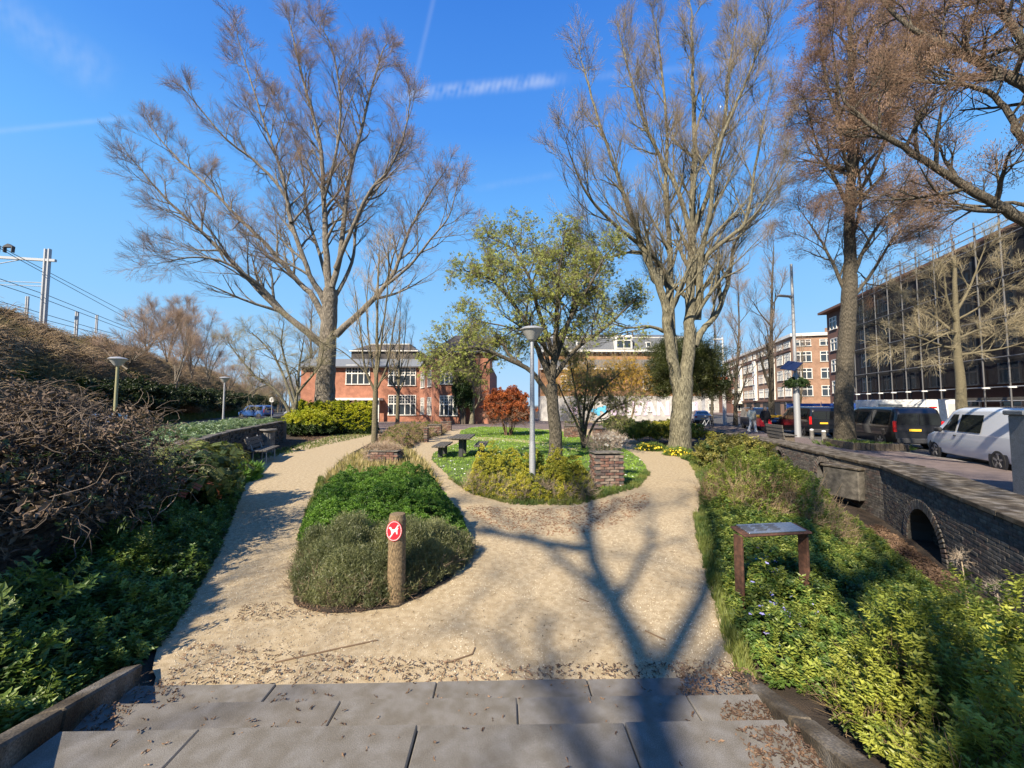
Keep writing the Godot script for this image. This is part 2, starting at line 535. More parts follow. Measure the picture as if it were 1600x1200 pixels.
func sheet(poly: PackedVector2Array, y: float, rough := 0.0, step := 0.12, sd := 0.0) -> ArrayMesh:
	# a level sheet with an outline that wanders by rough metres
	var out := PackedVector2Array()
	for i in poly.size():
		var a := poly[i]
		var b := poly[(i + 1) % poly.size()]
		var m := maxi(1, int((b - a).length() / step)) if rough > 0.0 else 1
		var nrm := Vector2(-(b - a).y, (b - a).x).normalized()
		for k in m:
			var p := a.lerp(b, float(k) / m)
			if rough > 0.0:
				p += nrm * rough * (bumps.get_noise_2d(p.x * 2.3 + sd, p.y * 2.3) + 0.6 * bumps.get_noise_2d(p.x * 8.0, p.y * 8.0 + sd))
			out.append(p)
	var s := Shape.new()
	var f := Geometry2D.triangulate_polygon(out)
	for p in out:
		s.v.append(Vector3(p.x, y, p.y)); s.n.append(Vector3.UP); s.c.append(Color.WHITE)
	for i in range(0, f.size(), 3):
		var a := out[f[i]]
		var b := out[f[i + 1]]
		var d := out[f[i + 2]]
		var up := (d - a).cross(b - a)
		s.ix.append(f[i])
		s.ix.append(f[i + 1] if up < 0.0 else f[i + 2])
		s.ix.append(f[i + 2] if up < 0.0 else f[i + 1])
	return s.mesh()
func poly_px(pts: Array, h := 0.0) -> PackedVector2Array:
	var o := PackedVector2Array()
	for p in pts:
		o.append(P2(p[0], p[1], h))
	return o
func smooth_poly(p: PackedVector2Array, rounds := 2) -> PackedVector2Array:
	for r in rounds:
		var o := PackedVector2Array()
		for i in p.size():
			var a := p[i]
			var b := p[(i + 1) % p.size()]
			o.append(a.lerp(b, 0.25))
			o.append(a.lerp(b, 0.75))
		p = o
	return p
var island_front: PackedVector2Array
var island_lawn: PackedVector2Array
func ground() -> void:
	var s := Shape.new()
	var xs := [-420.0, -160.0, -80.0, -45.0, -30.0, -20.0, -14.0]
	var x := -12.0
	while x < 16.0:
		xs.append(x)
		x += 0.35
	xs += [18.0, 24.0, 34.0, 50.0, 80.0, 160.0, 420.0]
	var zs := [60.0, 25.0, 10.0, 5.0]
	var z := 3.0
	while z > -32.0:
		zs.append(z)
		z -= 0.35
	zs += [-36.0, -44.0, -60.0, -90.0, -150.0, -300.0, -700.0]
	for i in zs.size():
		for k in xs.size():
			var e := 0.2
			var h := ground_h(xs[k], zs[i])
			s.v.append(Vector3(xs[k], h, zs[i]))
			s.n.append(Vector3(ground_h(xs[k] - e, zs[i]) - ground_h(xs[k] + e, zs[i]), 2.0 * e, ground_h(xs[k], zs[i] - e) - ground_h(xs[k], zs[i] + e)).normalized())
			s.c.append(Color.WHITE)
	var w := xs.size()
	for i in zs.size() - 1:
		for k in w - 1:
			var a := i * w + k
			s.ix.append_array(PackedInt32Array([a, a + w, a + 1, a + 1, a + w, a + w + 1]))
	setting("ground", s.mesh(), M.soil)
	# gravel of the garden paths, one sheet under the planted islands
	var path := poly_px([[262, 1058], [700, 1070], [1158, 1082], [1135, 985], [1108, 885], [1092, 805], [1098, 745], [1082, 718], [1030, 700], [985, 686], [955, 668], [985, 660], [905, 657], [800, 662], [690, 661], [560, 668], [500, 686], [440, 708], [392, 722], [384, 748], [365, 800], [338, 868], [285, 958], [248, 1010]])
	path[0].y += 0.12; path[1].y += 0.12; path[2].y += 0.12
	setting("garden_path", sheet(path, 0.012, 0.05), M.path)
	island_front = smooth_poly(poly_px([[452, 930], [470, 958], [560, 962], [640, 948], [705, 905], [738, 870], [720, 815], [690, 768], [656, 724], [636, 706], [655, 690], [700, 676], [700, 668], [610, 670], [584, 690], [538, 714], [508, 745], [484, 800], [472, 860]]), 1)
	setting("planting_bed", sheet(island_front, 0.022, 0.06, 0.1, 3.0), M.soil)
	island_lawn = smooth_poly(poly_px([[668, 713], [700, 745], [730, 768], [790, 784], [870, 786], [950, 774], [1005, 754], [1014, 735], [995, 712], [950, 690], [900, 676], [800, 668], [740, 667], [712, 676], [740, 686], [700, 698]]), 1)
	setting("lawn", sheet(island_lawn, 0.03, 0.05, 0.12, 9.0), M.turf)
	# the little worn path across the lawn
	setting("footpath", sheet(poly_px([[735, 683], [770, 684.5], [830, 689], [870, 694], [900, 702], [905, 706], [868, 698.5], [828, 693.5], [770, 689], [700, 688]]), 0.036, 0.05, 0.2, 4.0), M.path)
	# square in front of the school
	setting("pavement", sheet(PackedVector2Array([Vector2(-24, -31.5), Vector2(9, -33), Vector2(9, -60), Vector2(-34, -60)]), 0.02), M.paving)
	# street on the right: kerbside walk, carriageway, far walk
	var pave := PackedVector2Array()
	var road := PackedVector2Array()
	for zz in [4.0, -2.2, -5.0, -10.4, -17.3, -27.5, -45.0, -80.0, -200.0]:
		var wx: float = wall_x(zz) if zz > -28.0 else 13.1 + 0.24 * (-27.5 - zz)
		pave.append(Vector2(wx + 0.5, zz))
		road.append(Vector2(wx + 4.6, zz))
	var pave_far := pave.duplicate()
	for i in range(pave.size() - 1, -1, -1):
		pave_far.append(Vector2(road[i].x, road[i].y))
	setting("pavement", sheet(pave_far, 0.11), M.paving)
	var kerb := Shape.new()
	for i in road.size() - 1:
		var a := road[i]
		var b := road[i + 1]
		var l := (b - a).length()
		var cells := mini(int(l), 24)
		for k in cells:
			var p := a.lerp(b, (k + 0.5) / cells)
			kerb.box(Vector3(p.x + 0.06, 0.04, p.y), Vector3(0.14, 0.16, l / cells - 0.012), Basis(Vector3.UP, atan2(b.x - a.x, b.y - a.y)), 0.012)
	setting("kerb", kerb.mesh(), M.concrete)
	var road_poly := road.duplicate()
	for i in range(road.size() - 1, -1, -1):
		road_poly.append(Vector2(road[i].x + 12.0, road[i].y))
	setting("street", sheet(road_poly, 0.0), M.asphalt)
	var far_walk := PackedVector2Array()
	for p in road: far_walk.append(Vector2(p.x + 12.0, p.y))
	for i in range(road.size() - 1, -1, -1): far_walk.append(Vector2(road[i].x + 30.0, road[i].y))
	setting("pavement", sheet(far_walk, 0.12), M.paving)
	# lane along the railway bank on the left
	var e := func(off: float, zz: float) -> Vector2: return Vector2(off + 0.456 * zz, zz)
	setting("road", sheet(PackedVector2Array([e.call(-10.5, 4), e.call(-17.5, 4), e.call(-17.5, -140), e.call(-10.5, -140)]), 0.01), M.asphalt)
	setting("verge", sheet(PackedVector2Array([e.call(-5.5, 6), e.call(-10.4, 6), e.call(-10.4, -60), e.call(-5.5, -60)]), 0.02), M.verge)
	# the bank itself
	var bank := Shape.new()
	var prof := [[-17.3, -0.02], [-18.0, 0.25], [-20.5, 0.9], [-23.0, 3.2], [-27.0, 6.4], [-30.5, 8.6], [-33.0, 9.3], [-48.0, 9.4], [-60.0, 0.0]]
	var zz := 14.0
	var rows := []
	while zz > -190.0:
		var row := []
		for q in prof:
			var p: Vector2 = e.call(q[0], zz)
			row.append(Vector3(p.x, q[1] * (1.0 + 0.08 * bumps.get_noise_2d(p.x * 0.1, zz * 0.1)), zz))
		rows.append(row)
		zz -= 6.0
	for i in rows.size() - 1:
		for k in prof.size() - 1:
			bank.quad(rows[i][k], rows[i][k + 1], rows[i + 1][k + 1], rows[i + 1][k], Vector3(0.3, 1, 0))
	setting("embankment", bank.mesh(), M.embank)
# ---------------------------------------------------------------- built things of the garden
func proj(p: Vector3) -> Vector2:
	var d := p - Vector3(0, EYE, 0)
	var f := Vector3(0, sin(PITCH), -cos(PITCH))
	var u := Vector3(0, cos(PITCH), sin(PITCH))
	var k := FOCAL / maxf(d.dot(f), 0.01)
	return Vector2(800.0 + d.x * k, 600.0 - d.dot(u) * k)
func brick_mesh(size: Vector3, sd: int) -> ArrayMesh:
	rng.seed = 700 + sd
	var s := Shape.new()
	s.box(Vector3.ZERO, size * Vector3(1, rr(0.94, 1.0), 1), Basis(Vector3.UP, rr(-0.01, 0.01)), 0.005)
	return s.mesh()
func brick_tone(k: int, dull: bool) -> Color:
	var t: Array = [Color(0.24, 0.205, 0.175), Color(0.27, 0.2, 0.17), Color(0.29, 0.265, 0.23), Color(0.2, 0.18, 0.165), Color(0.33, 0.295, 0.25)] if dull else [Color(0.42, 0.22, 0.16), Color(0.5, 0.33, 0.25), Color(0.34, 0.17, 0.13), Color(0.52, 0.4, 0.31), Color(0.27, 0.19, 0.17)]
	return t[k % 5]
func steps() -> void:
	var o := Node3D.new()
	o.name = numbered("garden_steps")
	add_child(o)
	o.set_meta("kind", "structure")
	o.rotation.y = 0.02
	# slab ends in x for every tread, read along its joints
	var rows := [[0.30, -1.35, -2.07, [-2.2, -1.51, -0.43, 0.61, 1.44]], [0.15, -1.95, -2.46, [-2.38, -0.97, 0.08, 1.11, 1.56]], [0.0, -2.33, -2.83, [-2.52, -1.56, -0.46, 0.58, 1.64]]]
	var k := 0
	for r in rows:
		var xs: Array = r[3]
		for i in xs.size() - 1:
			var s := Shape.new()
			var tone := rr(0.88, 1.1)
			s.col = Color(tone, tone * rr(0.98, 1.0), tone * rr(0.95, 1.0))
			var w: float = xs[i + 1] - xs[i] - 0.007
			var d: float = r[1] - r[2]
			s.box(Vector3.ZERO, Vector3(w, 0.09, d), Basis(Vector3.RIGHT, rr(-0.006, 0.006)) * Basis(Vector3.UP, rr(-0.006, 0.006)), 0.007)
			part(o, "slab", s.mesh(), M.slab, Vector3((xs[i] + xs[i + 1]) * 0.5, r[0] + rr(-0.004, 0.004), (r[1] + r[2]) * 0.5))
			k += 1
	var s := Shape.new()
	s.box(Vector3(-0.4, 0.1, -1.62), Vector3(3.7, 0.2, 0.8))
	s.box(Vector3(-0.4, 0.1, -0.2), Vector3(3.6, 0.3, 2.4))
	part(o, "footing", s.mesh(), M.mortar)
	# sloping side kerbs of weathered stone
	for side in [[Vector3(1.68, 0.06, -2.86), Vector3(1.4, 0.62, -1.3), "side_kerb"], [Vector3(-2.65, 0.1, -2.95), Vector3(-2.08, 0.62, -1.4), "side_kerb"]]:
		var a: Vector3 = side[0]
		var b: Vector3 = side[1]
		for i in 2:
			var p := a.lerp(b, i * 0.5)
			var q := a.lerp(b, i * 0.5 + 0.496)
			var e := Shape.new()
			var d := (q - p)
			var x := d.cross(Vector3.UP).normalized()
			e.box(Vector3.ZERO, Vector3(0.12, 0.34, d.length()), Basis.IDENTITY, 0.012)
			var y := d.normalized().cross(x) * -1.0
			if y.y < 0.0: y = -y
			part(o, side[2], e.mesh(), M.coping, (p + q) * 0.5 - y * 0.17, Basis(x, y, x.cross(y)))
func street_wall() -> void:
	var o := thing("arched_brick_wall", "long low weathered brick wall with arched openings and broad stone coping beside the street", "wall", Vector3.ZERO)
	var variants := []
	for k in 4:
		variants.append(brick_mesh(Vector3(0.205, 0.056, 0.09), k))
	rng.seed = 31
	var rest := Shape.new()
	var ring := Shape.new()
	var core := Shape.new()
	var near := []
	for i in wall_line.size() - 1:
		var a: Vector2 = wall_line[i]
		var b: Vector2 = wall_line[i + 1]
		var l := (b - a).length()
		var u := Vector3(b.x - a.x, 0, b.y - a.y) / l
		var out := Vector3.UP.cross(u)
		if out.x > 0.0: out = -out
		var org := Vector3(a.x, 0, a.y)
		var frame := Basis(u, Vector3.UP, out)
		# where the arches stand: [pixel x, pixel y of the crown, width]
		var arches := []
		for q in [[1440, 797, 1.7], [1217, 703, 0.62], [1286, 722, 0.85], [1120, 681, 0.75], [1103, 680, 0.55], [1165, 692, 0.6]]:
			var r := ray(q[0], q[1])
			var t := (org - Vector3(0, EYE, 0)).dot(out) / r.dot(out)
			var h := Vector3(0, EYE, 0) + r * t
			var at := (h - org).dot(u)
			if at > 0.4 and at < l - 0.4:
				arches.append([at, h.y, q[2] * 0.5])
		arches.sort_custom(func(p, q): return p[0] < q[0])
		var base := -1.25
		var top := 0.30
		var poly := PackedVector2Array([Vector2(0, top), Vector2(0, base)])
		for q in arches:
			var sp: float = q[1] - q[2]
			poly.append(Vector2(q[0] - q[2], base))
			for k in 13:
				var an := PI - PI * k / 12.0
				poly.append(Vector2(q[0] + cos(an) * q[2], sp + sin(an) * q[2]))
			poly.append(Vector2(q[0] + q[2], base))
		poly.append(Vector2(l, base))
		poly.append(Vector2(l, top))
		core.prism(poly, -0.45, -0.009, frame, org)
		core.box(org + frame * Vector3(l * 0.5, -0.5, -0.55), Vector3(l, 1.5, 0.12), frame)
		var row := 0
		var y := base + 0.03
		while y < top - 0.03:
			var x := -0.11 if row % 2 == 0 else 0.0
			while x < l:
				var cx := x + 0.108
				var free := cx > 0.02 and cx < l - 0.02
				for q in arches:
					var sp: float = q[1] - q[2]
					var dd := Vector2(cx - q[0], maxf(0.0, y - sp)).length()
					if dd < q[2] + 0.2 and (y > sp or absf(cx - q[0]) < q[2] + 0.09):
						free = false
				if free and ground_h((org + u * cx).x - 0.1, (org + u * cx).z) < y + 0.1:
					var at := org + frame * Vector3(cx, y, -0.045 + rr(-0.003, 0.003))
					var px := proj(at)
					var tone := brick_tone(rng.randi() % 5, true)
					if px.x > 1365 and px.x < 1640 and i == 1:
						near.append([at, frame, tone, at.length()])
					else:
						rest.col = tone * rr(0.85, 1.15)
						rest.box(at, Vector3(0.205, 0.056, 0.09), frame)
				x += 0.216
			y += 0.067
			row += 1
		for q in arches:
			var sp: float = q[1] - q[2]
			var m := int(PI * q[2] / 0.075)
			for k in m:
				var an := PI * (k + 0.5) / m
				var rad: float = q[2] + 0.1
				ring.col = brick_tone(rng.randi() % 5, true) * 1.15
				var bs := frame * Basis(Vector3(0, 0, 1), an - PI / 2)
				ring.box(org + frame * Vector3(q[0] + cos(an) * rad, sp + sin(an) * rad, -0.04), Vector3(0.062, 0.2, 0.12), bs, 0.004)
			# rough stone courses at the back of the recess
			var yy := base
			while yy < q[1]:
				var hh := rr(0.05, 0.09)
				var xx: float = q[0] - q[2]
				while xx < q[0] + q[2]:
					var ww := rr(0.14, 0.34)
					rest.col = Color(0.24, 0.215, 0.18) * rr(0.8, 1.2)
					rest.box(org + frame * Vector3(xx + ww * 0.5, yy + hh * 0.5, -0.46 + rr(-0.02, 0.03)), Vector3(ww - 0.012, hh - 0.01, 0.1), frame)
					xx += ww
				yy += hh
		# coping slabs
		var cells := int(l / 0.95)
		for k in cells:
			var c := Shape.new()
			c.col = Color.WHITE * rr(0.85, 1.1)
			var w := l / cells
			c.box(Vector3.ZERO, Vector3(w - 0.01, 0.09, 1.02), Basis.IDENTITY, 0.012)
			part(o, "coping_stone", c.mesh(), M.coping, org + frame * Vector3((k + 0.5) * w, 0.345 + rr(-0.004, 0.004), -0.47), frame)
		var fill := Shape.new()
		fill.box(org + frame * Vector3(l * 0.5, -0.4, -0.75), Vector3(l, 1.36, 0.42), frame)
		part(o, "backing", fill.mesh(), M.mortar)
	near.sort_custom(func(p, q): return p[3] < q[3])
	for k in near.size():
		if k < 295:
			var b := part(o, "brick", variants[k % 4], brick_mats[rng.randi() % 5], near[k][0], near[k][1])
		else:
			rest.col = near[k][2]
			rest.box(near[k][0], Vector3(0.205, 0.056, 0.09), near[k][1])
	part(o, "core", core.mesh(), M.mortar)
	part(o, "brickwork", rest.mesh(), M.brick).set_meta("kind", "stuff")
	part(o, "arch_ring", ring.mesh(), M.brick)
	# buttress block by the bend
	var bl := thing("stone_buttress", "square rendered stone buttress block against the arched wall at its bend", "buttress", Vector3(9.78, -0.6, -11.6), "", 0.24)
	var s := Shape.new()
	s.box(Vector3(0.1, 0.3, 0), Vector3(0.6, 0.86, 1.0), Basis.IDENTITY, 0.03)
	part(bl, "block", s.mesh(), M.render)
	s = Shape.new()
	s.box(Vector3(0.1, 0.765, 0), Vector3(0.68, 0.07, 1.08), Basis.IDENTITY, 0.015)
	part(bl, "cap", s.mesh(), M.coping)
var brick_mats := []
var left_line := [Vector2(-3.9, -1.2), Vector2(-6.0, -6.0), Vector2(-9.25, -12.8), Vector2(-12.5, -21.2), Vector2(-15.5, -22.3)]
func planter_wall() -> void:
	var o := thing("dry_stone_wall", "low dark stacked slate wall holding a raised bed behind the slatted bench", "wall", Vector3.ZERO)
	var s := Shape.new()
	var core := Shape.new()
	for i in left_line.size() - 1:
		var a: Vector2 = left_line[i]
		var b: Vector2 = left_line[i + 1]
		var l := (b - a).length()
		var u := Vector3(b.x - a.x, 0, b.y - a.y) / l
		var out := Vector3.UP.cross(u)
		if out.dot(Vector3(1, 0, 0.4)) < 0.0: out = -out
		var frame := Basis(u, Vector3.UP, out)
		var org := Vector3(a.x, 0, a.y)
		core.box(org + frame * Vector3(l * 0.5, 0.5, -0.2), Vector3(l, 1.1, 0.32), frame)
		var y := -0.05
		while y < 1.04:
			var hh := rr(0.05, 0.1)
			var x := rr(-0.1, 0.0)
			while x < l:
				var ww := rr(0.18, 0.5)
				s.col = mixc(Color(0.115, 0.105, 0.095), Color(0.2, 0.18, 0.155), rng.randf())
				s.box(org + frame * Vector3(x + ww * 0.5, y + hh * 0.5, -0.06 + rr(-0.03, 0.03)), Vector3(ww - 0.012, hh - 0.01, 0.2), frame * Basis(Vector3.UP, rr(-0.04, 0.04)))
				x += ww
			y += hh
		var cells := int(l / 0.6)
		for k in cells:
			var c := Shape.new()
			c.col = Color(0.62, 0.6, 0.6) * rr(0.8, 1.15)
			c.box(Vector3.ZERO, Vector3(l / cells - 0.015, 0.05, 0.44 + rr(-0.03, 0.03)), Basis(Vector3.UP, rr(-0.02, 0.02)), 0.008)
			part(o, "coping_stone", c.mesh(), M.slab, org + frame * Vector3((k + 0.5) * l / cells, 1.1 + rr(-0.008, 0.008), -0.14), frame)
	part(o, "stonework", s.mesh(), M.brick).set_meta("kind", "stuff")
	part(o, "core", core.mesh(), M.mortar)
	# soil of the raised bed behind it
	var e := Shape.new()
	for i in left_line.size() - 2:
		var a: Vector2 = left_line[i]
		var b: Vector2 = left_line[i + 1]
		for q in [[0.2, 1.0, 2.2, 1.0], [2.2, 1.0, 4.4, 0.0]]:
			e.quad(Vector3(a.x - q[0], q[1], a.y), Vector3(b.x - q[0], q[1], b.y), Vector3(b.x - q[2], q[3], b.y), Vector3(a.x - q[2], q[3], a.y), Vector3.UP)
	setting("raised_bed", e.mesh(), M.soil)
func slats(parent: Node3D, called: String, m: int, size: Vector3, at: Vector3, stepv: Vector3, material: Material, turn := Basis.IDENTITY) -> void:
	var s := Shape.new()
	s.box(Vector3.ZERO, size, Basis.IDENTITY, 0.006)
	var mesh := s.mesh()
	for k in m:
		part(parent, called, mesh, material, at + stepv * (k - (m - 1) * 0.5), turn)
func bench(at: Vector3, turn: float, label: String, length := 1.8) -> void:
	# local: sits facing +x, long axis z
	var o := thing("slatted_bench", label, "bench", at, "", turn)
	slats(o, "seat_slat", 4, Vector3(0.105, 0.045, length), Vector3(0.02, 0.44, 0), Vector3(0.118, 0, 0), M.wood_grey)
	var tilt := Basis(Vector3(0, 0, 1), 0.3)
	slats(o, "backrest_slat", 3, Vector3(0.04, 0.115, length), Vector3(-0.33, 0.68, 0), tilt * Vector3(0, 0.13, 0), M.wood_grey, tilt)
	for z in [-0.55, 0.55]:
		var s := Shape.new()
		s.tube(PackedVector3Array([Vector3(0.17, 0, z), Vector3(0.17, 0.4, z), Vector3(-0.21, 0.4, z), Vector3(-0.23, 0, z)]), PackedFloat32Array([0.022, 0.022, 0.022, 0.022]), 6)
		s.tube(PackedVector3Array([Vector3(-0.22, 0.38, z), Vector3(-0.41, 0.9, z)]), PackedFloat32Array([0.02, 0.02]), 6)
		part(o, "leg", s.mesh(), M.galvanised)
func bin(at: Vector3, label: String) -> void:
	var o := thing("litter_bin", label, "litter bin", at)
	var s := Shape.new()
	s.lathe(PackedVector2Array([Vector2(0.22, 0), Vector2(0.22, 0.86), Vector2(0.2, 0.87)]), 20)
	part(o, "body", s.mesh(), M.concrete)
	for k in 14:
		var a := TAU * k / 14.0
		var r := Shape.new()
		r.box(Vector3.ZERO, Vector3(0.06, 0.8, 0.03), Basis.IDENTITY, 0.008)
		part(o, "rib", r.mesh(), M.concrete, Vector3(sin(a) * 0.225, 0.44, cos(a) * 0.225), Basis(Vector3.UP, a))
	s = Shape.new()
	s.lathe(PackedVector2Array([Vector2(0.2, 0.86), Vector2(0.31, 0.95), Vector2(0.31, 1.0), Vector2(0.17, 1.01), Vector2(0.16, 0.85)]), 20)
	part(o, "rim", s.mesh(), M.concrete)
func lamp(at: Vector3, height: float, pole_mat: Material, label: String) -> void:
	var o := thing("park_lamp", label, "lamp post", at, "conical garden lamps")
	var s := Shape.new()
	s.lathe(PackedVector2Array([Vector2(0.075, 0), Vector2(0.07, 1.0), Vector2(0.06, 1.12), Vector2(0.042, height - 0.36), Vector2(0.055, height - 0.34)]), 14)
	part(o, "pole", s.mesh(), pole_mat)
	s = Shape.new()
	s.lathe(PackedVector2Array([Vector2(0.055, height - 0.36), Vector2(0.1, height - 0.32), Vector2(0.25, height - 0.11), Vector2(0.27, height - 0.085)]), 24)
	part(o, "diffuser", s.mesh(), M.shade_grey)
	s = Shape.new()
	s.lathe(PackedVector2Array([Vector2(0.275, height - 0.1), Vector2(0.278, height - 0.08), Vector2(0.2, height - 0.035), Vector2(0.05, height - 0.005), Vector2(0.0, height)]), 24)
	part(o, "cap", s.mesh(), M.galvanised)
func pier(at: Vector3, w: float, h: float, d: float, turn: float, label: String, single: bool) -> Node3D:
	var o := thing("brick_pier", label, "brick pier", at, "", turn)
	var core := Shape.new()
	core.box(Vector3(0, h * 0.5 - 0.02, 0), Vector3(w - 0.04, h - 0.04, d - 0.04))
	part(o, "core", core.mesh(), M.mortar)
	var js := Shape.new()
	var shapes := []
	for k in 3: shapes.append(brick_mesh(Vector3(0.205, 0.056, 0.098), 20 + k))
	rng.seed = int(w * 1000.0 + at.x * 77.0)
	var y := 0.03
	var row := 0
	while y < h - 0.02:
		for side in 4:
			var along_x := side % 2 == 0
			var l := w if along_x else d
			var cnt := maxi(1, int(round(l / 0.216)))
			var step := l / cnt
			for k in cnt:
				var t := (k + (0.0 if row % 2 == 0 else 0.5)) * step - l * 0.5 + step * 0.5
				if t > l * 0.5 - 0.05: continue
				var p := Vector3(t, y, (d * 0.5 - 0.045) * (1.0 if side == 0 else -1.0)) if along_x else Vector3((w * 0.5 - 0.045) * (1.0 if side == 1 else -1.0), y, t)
				if not along_x and absf(t) > d * 0.5 - 0.1: continue
				var turnb := Basis.IDENTITY if along_x else Basis(Vector3.UP, PI / 2)
				if single:
					part(o, "brick", shapes[rng.randi() % 3], warm_mats[rng.randi() % 5], p, turnb)
				else:
					js.col = brick_tone(rng.randi() % 5, false)
					js.box(p, Vector3(step - 0.012, 0.056, 0.1), turnb)
		y += 0.067
		row += 1
	if not single:
		part(o, "brickwork", js.mesh(), M.brick).set_meta("kind", "stuff")
	var c := Shape.new()
	c.box(Vector3(0, h + 0.01, 0), Vector3(w, 0.03, d), Basis.IDENTITY, 0.006)
	part(o, "mortar_cap", c.mesh(), M.render)
	return o
var warm_mats := []
func plank_set(called: String, label: String, at: Vector3, w: float, h: float, l: float, m: int, turn := 0.0) -> void:
	var o := thing(called, label, called.split("_")[1], at, "", turn)
	slats(o, "plank", m, Vector3(w / m - 0.012, 0.05, l), Vector3(0, h - 0.025, 0), Vector3(w / m, 0, 0), M.wood_grey)
	for z in [-l * 0.27, l * 0.27]:
		var s := Shape.new()
		s.box(Vector3(0, (h - 0.05) * 0.5, z), Vector3(minf(0.16, w * 0.35), h - 0.05, 0.14), Basis.IDENTITY, 0.01)
		part(o, "leg", s.mesh(), M.steel_dark)
		s = Shape.new()
		s.box(Vector3(0, h - 0.075, z), Vector3(w * 0.85, 0.05, 0.07), Basis.IDENTITY, 0.004)
		part(o, "bearer", s.mesh(), M.steel_dark)
func ellipse(rx: float, ry: float, m: int, at := Vector2.ZERO, r2 := 0.0) -> PackedVector2Array:
	var o := PackedVector2Array()
	for k in m:
		var a := TAU * k / m
		o.append(at + Vector2(cos(a) * rx, sin(a) * ry))
	return o
func no_dogs_post() -> void:
	var o := thing("sign_post", "short round wooden post with a red oval no-dogs sign in the lavender", "sign post", P(619, 936, 0.04))
	var s := Shape.new()
	s.lathe(PackedVector2Array([Vector2(0.088, -0.02), Vector2(0.086, 0.3), Vector2(0.084, 0.78), Vector2(0.074, 0.83), Vector2(0.0, 0.84)]), 18)
	part(o, "post", s.mesh(), M.wood_post)
	var sg := Node3D.new()
	sg.name = "sign"
	o.add_child(sg)
	sg.position = Vector3(-0.005, 0.69, 0.088)
	sg.rotation.y = 0.12
	s = Shape.new()
	s.prism(ellipse(0.075, 0.098, 40), 0.0, 0.006)
	part(sg, "plate", s.mesh(), M.red_paint)
	s = Shape.new()
	for k in 36:   # rim of white dashes
		var a := TAU * k / 36.0
		s.prism(PackedVector2Array([Vector2(cos(a) * 0.064, sin(a) * 0.086), Vector2(cos(a) * 0.0705, sin(a) * 0.0925), Vector2(cos(a + 0.125) * 0.0705, sin(a + 0.125) * 0.0925), Vector2(cos(a + 0.125) * 0.064, sin(a + 0.125) * 0.086)]), 0.006, 0.008)
	# white dog, crossed out
	s.prism(PackedVector2Array([Vector2(-0.052, 0.03), Vector2(-0.04, 0.042), Vector2(-0.026, 0.036), Vector2(-0.018, 0.018), Vector2(0.02, 0.014), Vector2(0.036, 0.03), Vector2(0.043, 0.026), Vector2(0.032, 0.006), Vector2(0.034, -0.032), Vector2(0.022, -0.032), Vector2(0.018, -0.01), Vector2(-0.008, -0.008), Vector2(-0.012, -0.034), Vector2(-0.024, -0.034), Vector2(-0.028, 0.0), Vector2(-0.036, 0.018)]), 0.006, 0.0085)
	s.prism(PackedVector2Array([Vector2(-0.044, -0.055), Vector2(-0.034, -0.062), Vector2(0.046, 0.052), Vector2(0.036, 0.06)]), 0.006, 0.0092)
	part(sg, "marking", s.mesh(), M.white_paint)
func info_panel() -> void:
	var a := Vector3(2.2, 0, -3.75)
	var b := Vector3(2.9, 0, -3.85)
	var w := Vector2(b.x - a.x, b.z - a.z).length()
	var o := thing("information_panel", "rusty steel table-shaped information panel with pale metal plate among periwinkle", "information panel", (a + b) * 0.5, "", -atan2(b.z - a.z, b.x - a.x))
	for sd in [-1.0, 1.0]:
		var s := Shape.new()
		s.box(Vector3(sd * w * 0.5, 0.3, -0.1), Vector3(0.025, 0.8, 0.11), Basis.IDENTITY, 0.005)
		part(o, "leg", s.mesh(), M.corten)
	var tilt := Basis(Vector3.RIGHT, 0.16)
	var s := Shape.new()
	s.box(Vector3.ZERO, Vector3(w + 0.025, 0.025, 0.21), Basis.IDENTITY, 0.012)
	part(o, "top", s.mesh(), M.corten, Vector3(0, 0.735, -0.1), tilt)
	s = Shape.new()
	s.box(Vector3.ZERO, Vector3(w - 0.1, 0.012, 0.18), Basis.IDENTITY, 0.002)
	var pl := part(o, "plate", s.mesh(), M.plate, Vector3(0, 0.755, -0.1), tilt)
	s = Shape.new()
	for k in 9:   # etched lines of print, too small to read
		for col in 3:
			s.box(Vector3(-w * 0.36 + col * w * 0.2 + (0.03 if k % 3 == 2 else 0.0) * -1.0, 0.0068, -0.06 + k * 0.014), Vector3(w * 0.16 * (0.7 if k % 4 == 3 else 1.0), 0.0012, 0.005))
	part(pl, "print", s.mesh(), M.steel_dark)
func cabinet() -> void:
	var o := thing("utility_cabinet", "tall plain grey utility cabinet standing on the pavement behind the arched wall", "utility cabinet", Vector3(10.72, 0.11, -7.6), "", -0.5)
	var s := Shape.new()
	s.box(Vector3(0, 0.84, 0), Vector3(1.25, 1.62, 0.55), Basis.IDENTITY, 0.015)
	part(o, "body", s.mesh(), M.cabinet)
	s = Shape.new()
	s.box(Vector3(0, 1.7, 0), Vector3(1.36, 0.1, 0.66), Basis.IDENTITY, 0.02)
	part(o, "lid", s.mesh(), M.cabinet)
	s = Shape.new()
	s.box(Vector3(0, 0.02, 0), Vector3(1.2, 0.06, 0.5))
	part(o, "plinth", s.mesh(), M.concrete)
	for x in [-0.31, 0.31]:
		s = Shape.new()
		s.box(Vector3(x, 0.85, 0.278), Vector3(0.58, 1.5, 0.012), Basis.IDENTITY, 0.004)
		var d := part(o, "door", s.mesh(), M.cabinet)
		s = Shape.new()
		s.box(Vector3(x * 0.2, 0.9, 0.295), Vector3(0.03, 0.14, 0.025), Basis.IDENTITY, 0.005)
		part(d, "handle", s.mesh(), M.black_plastic)
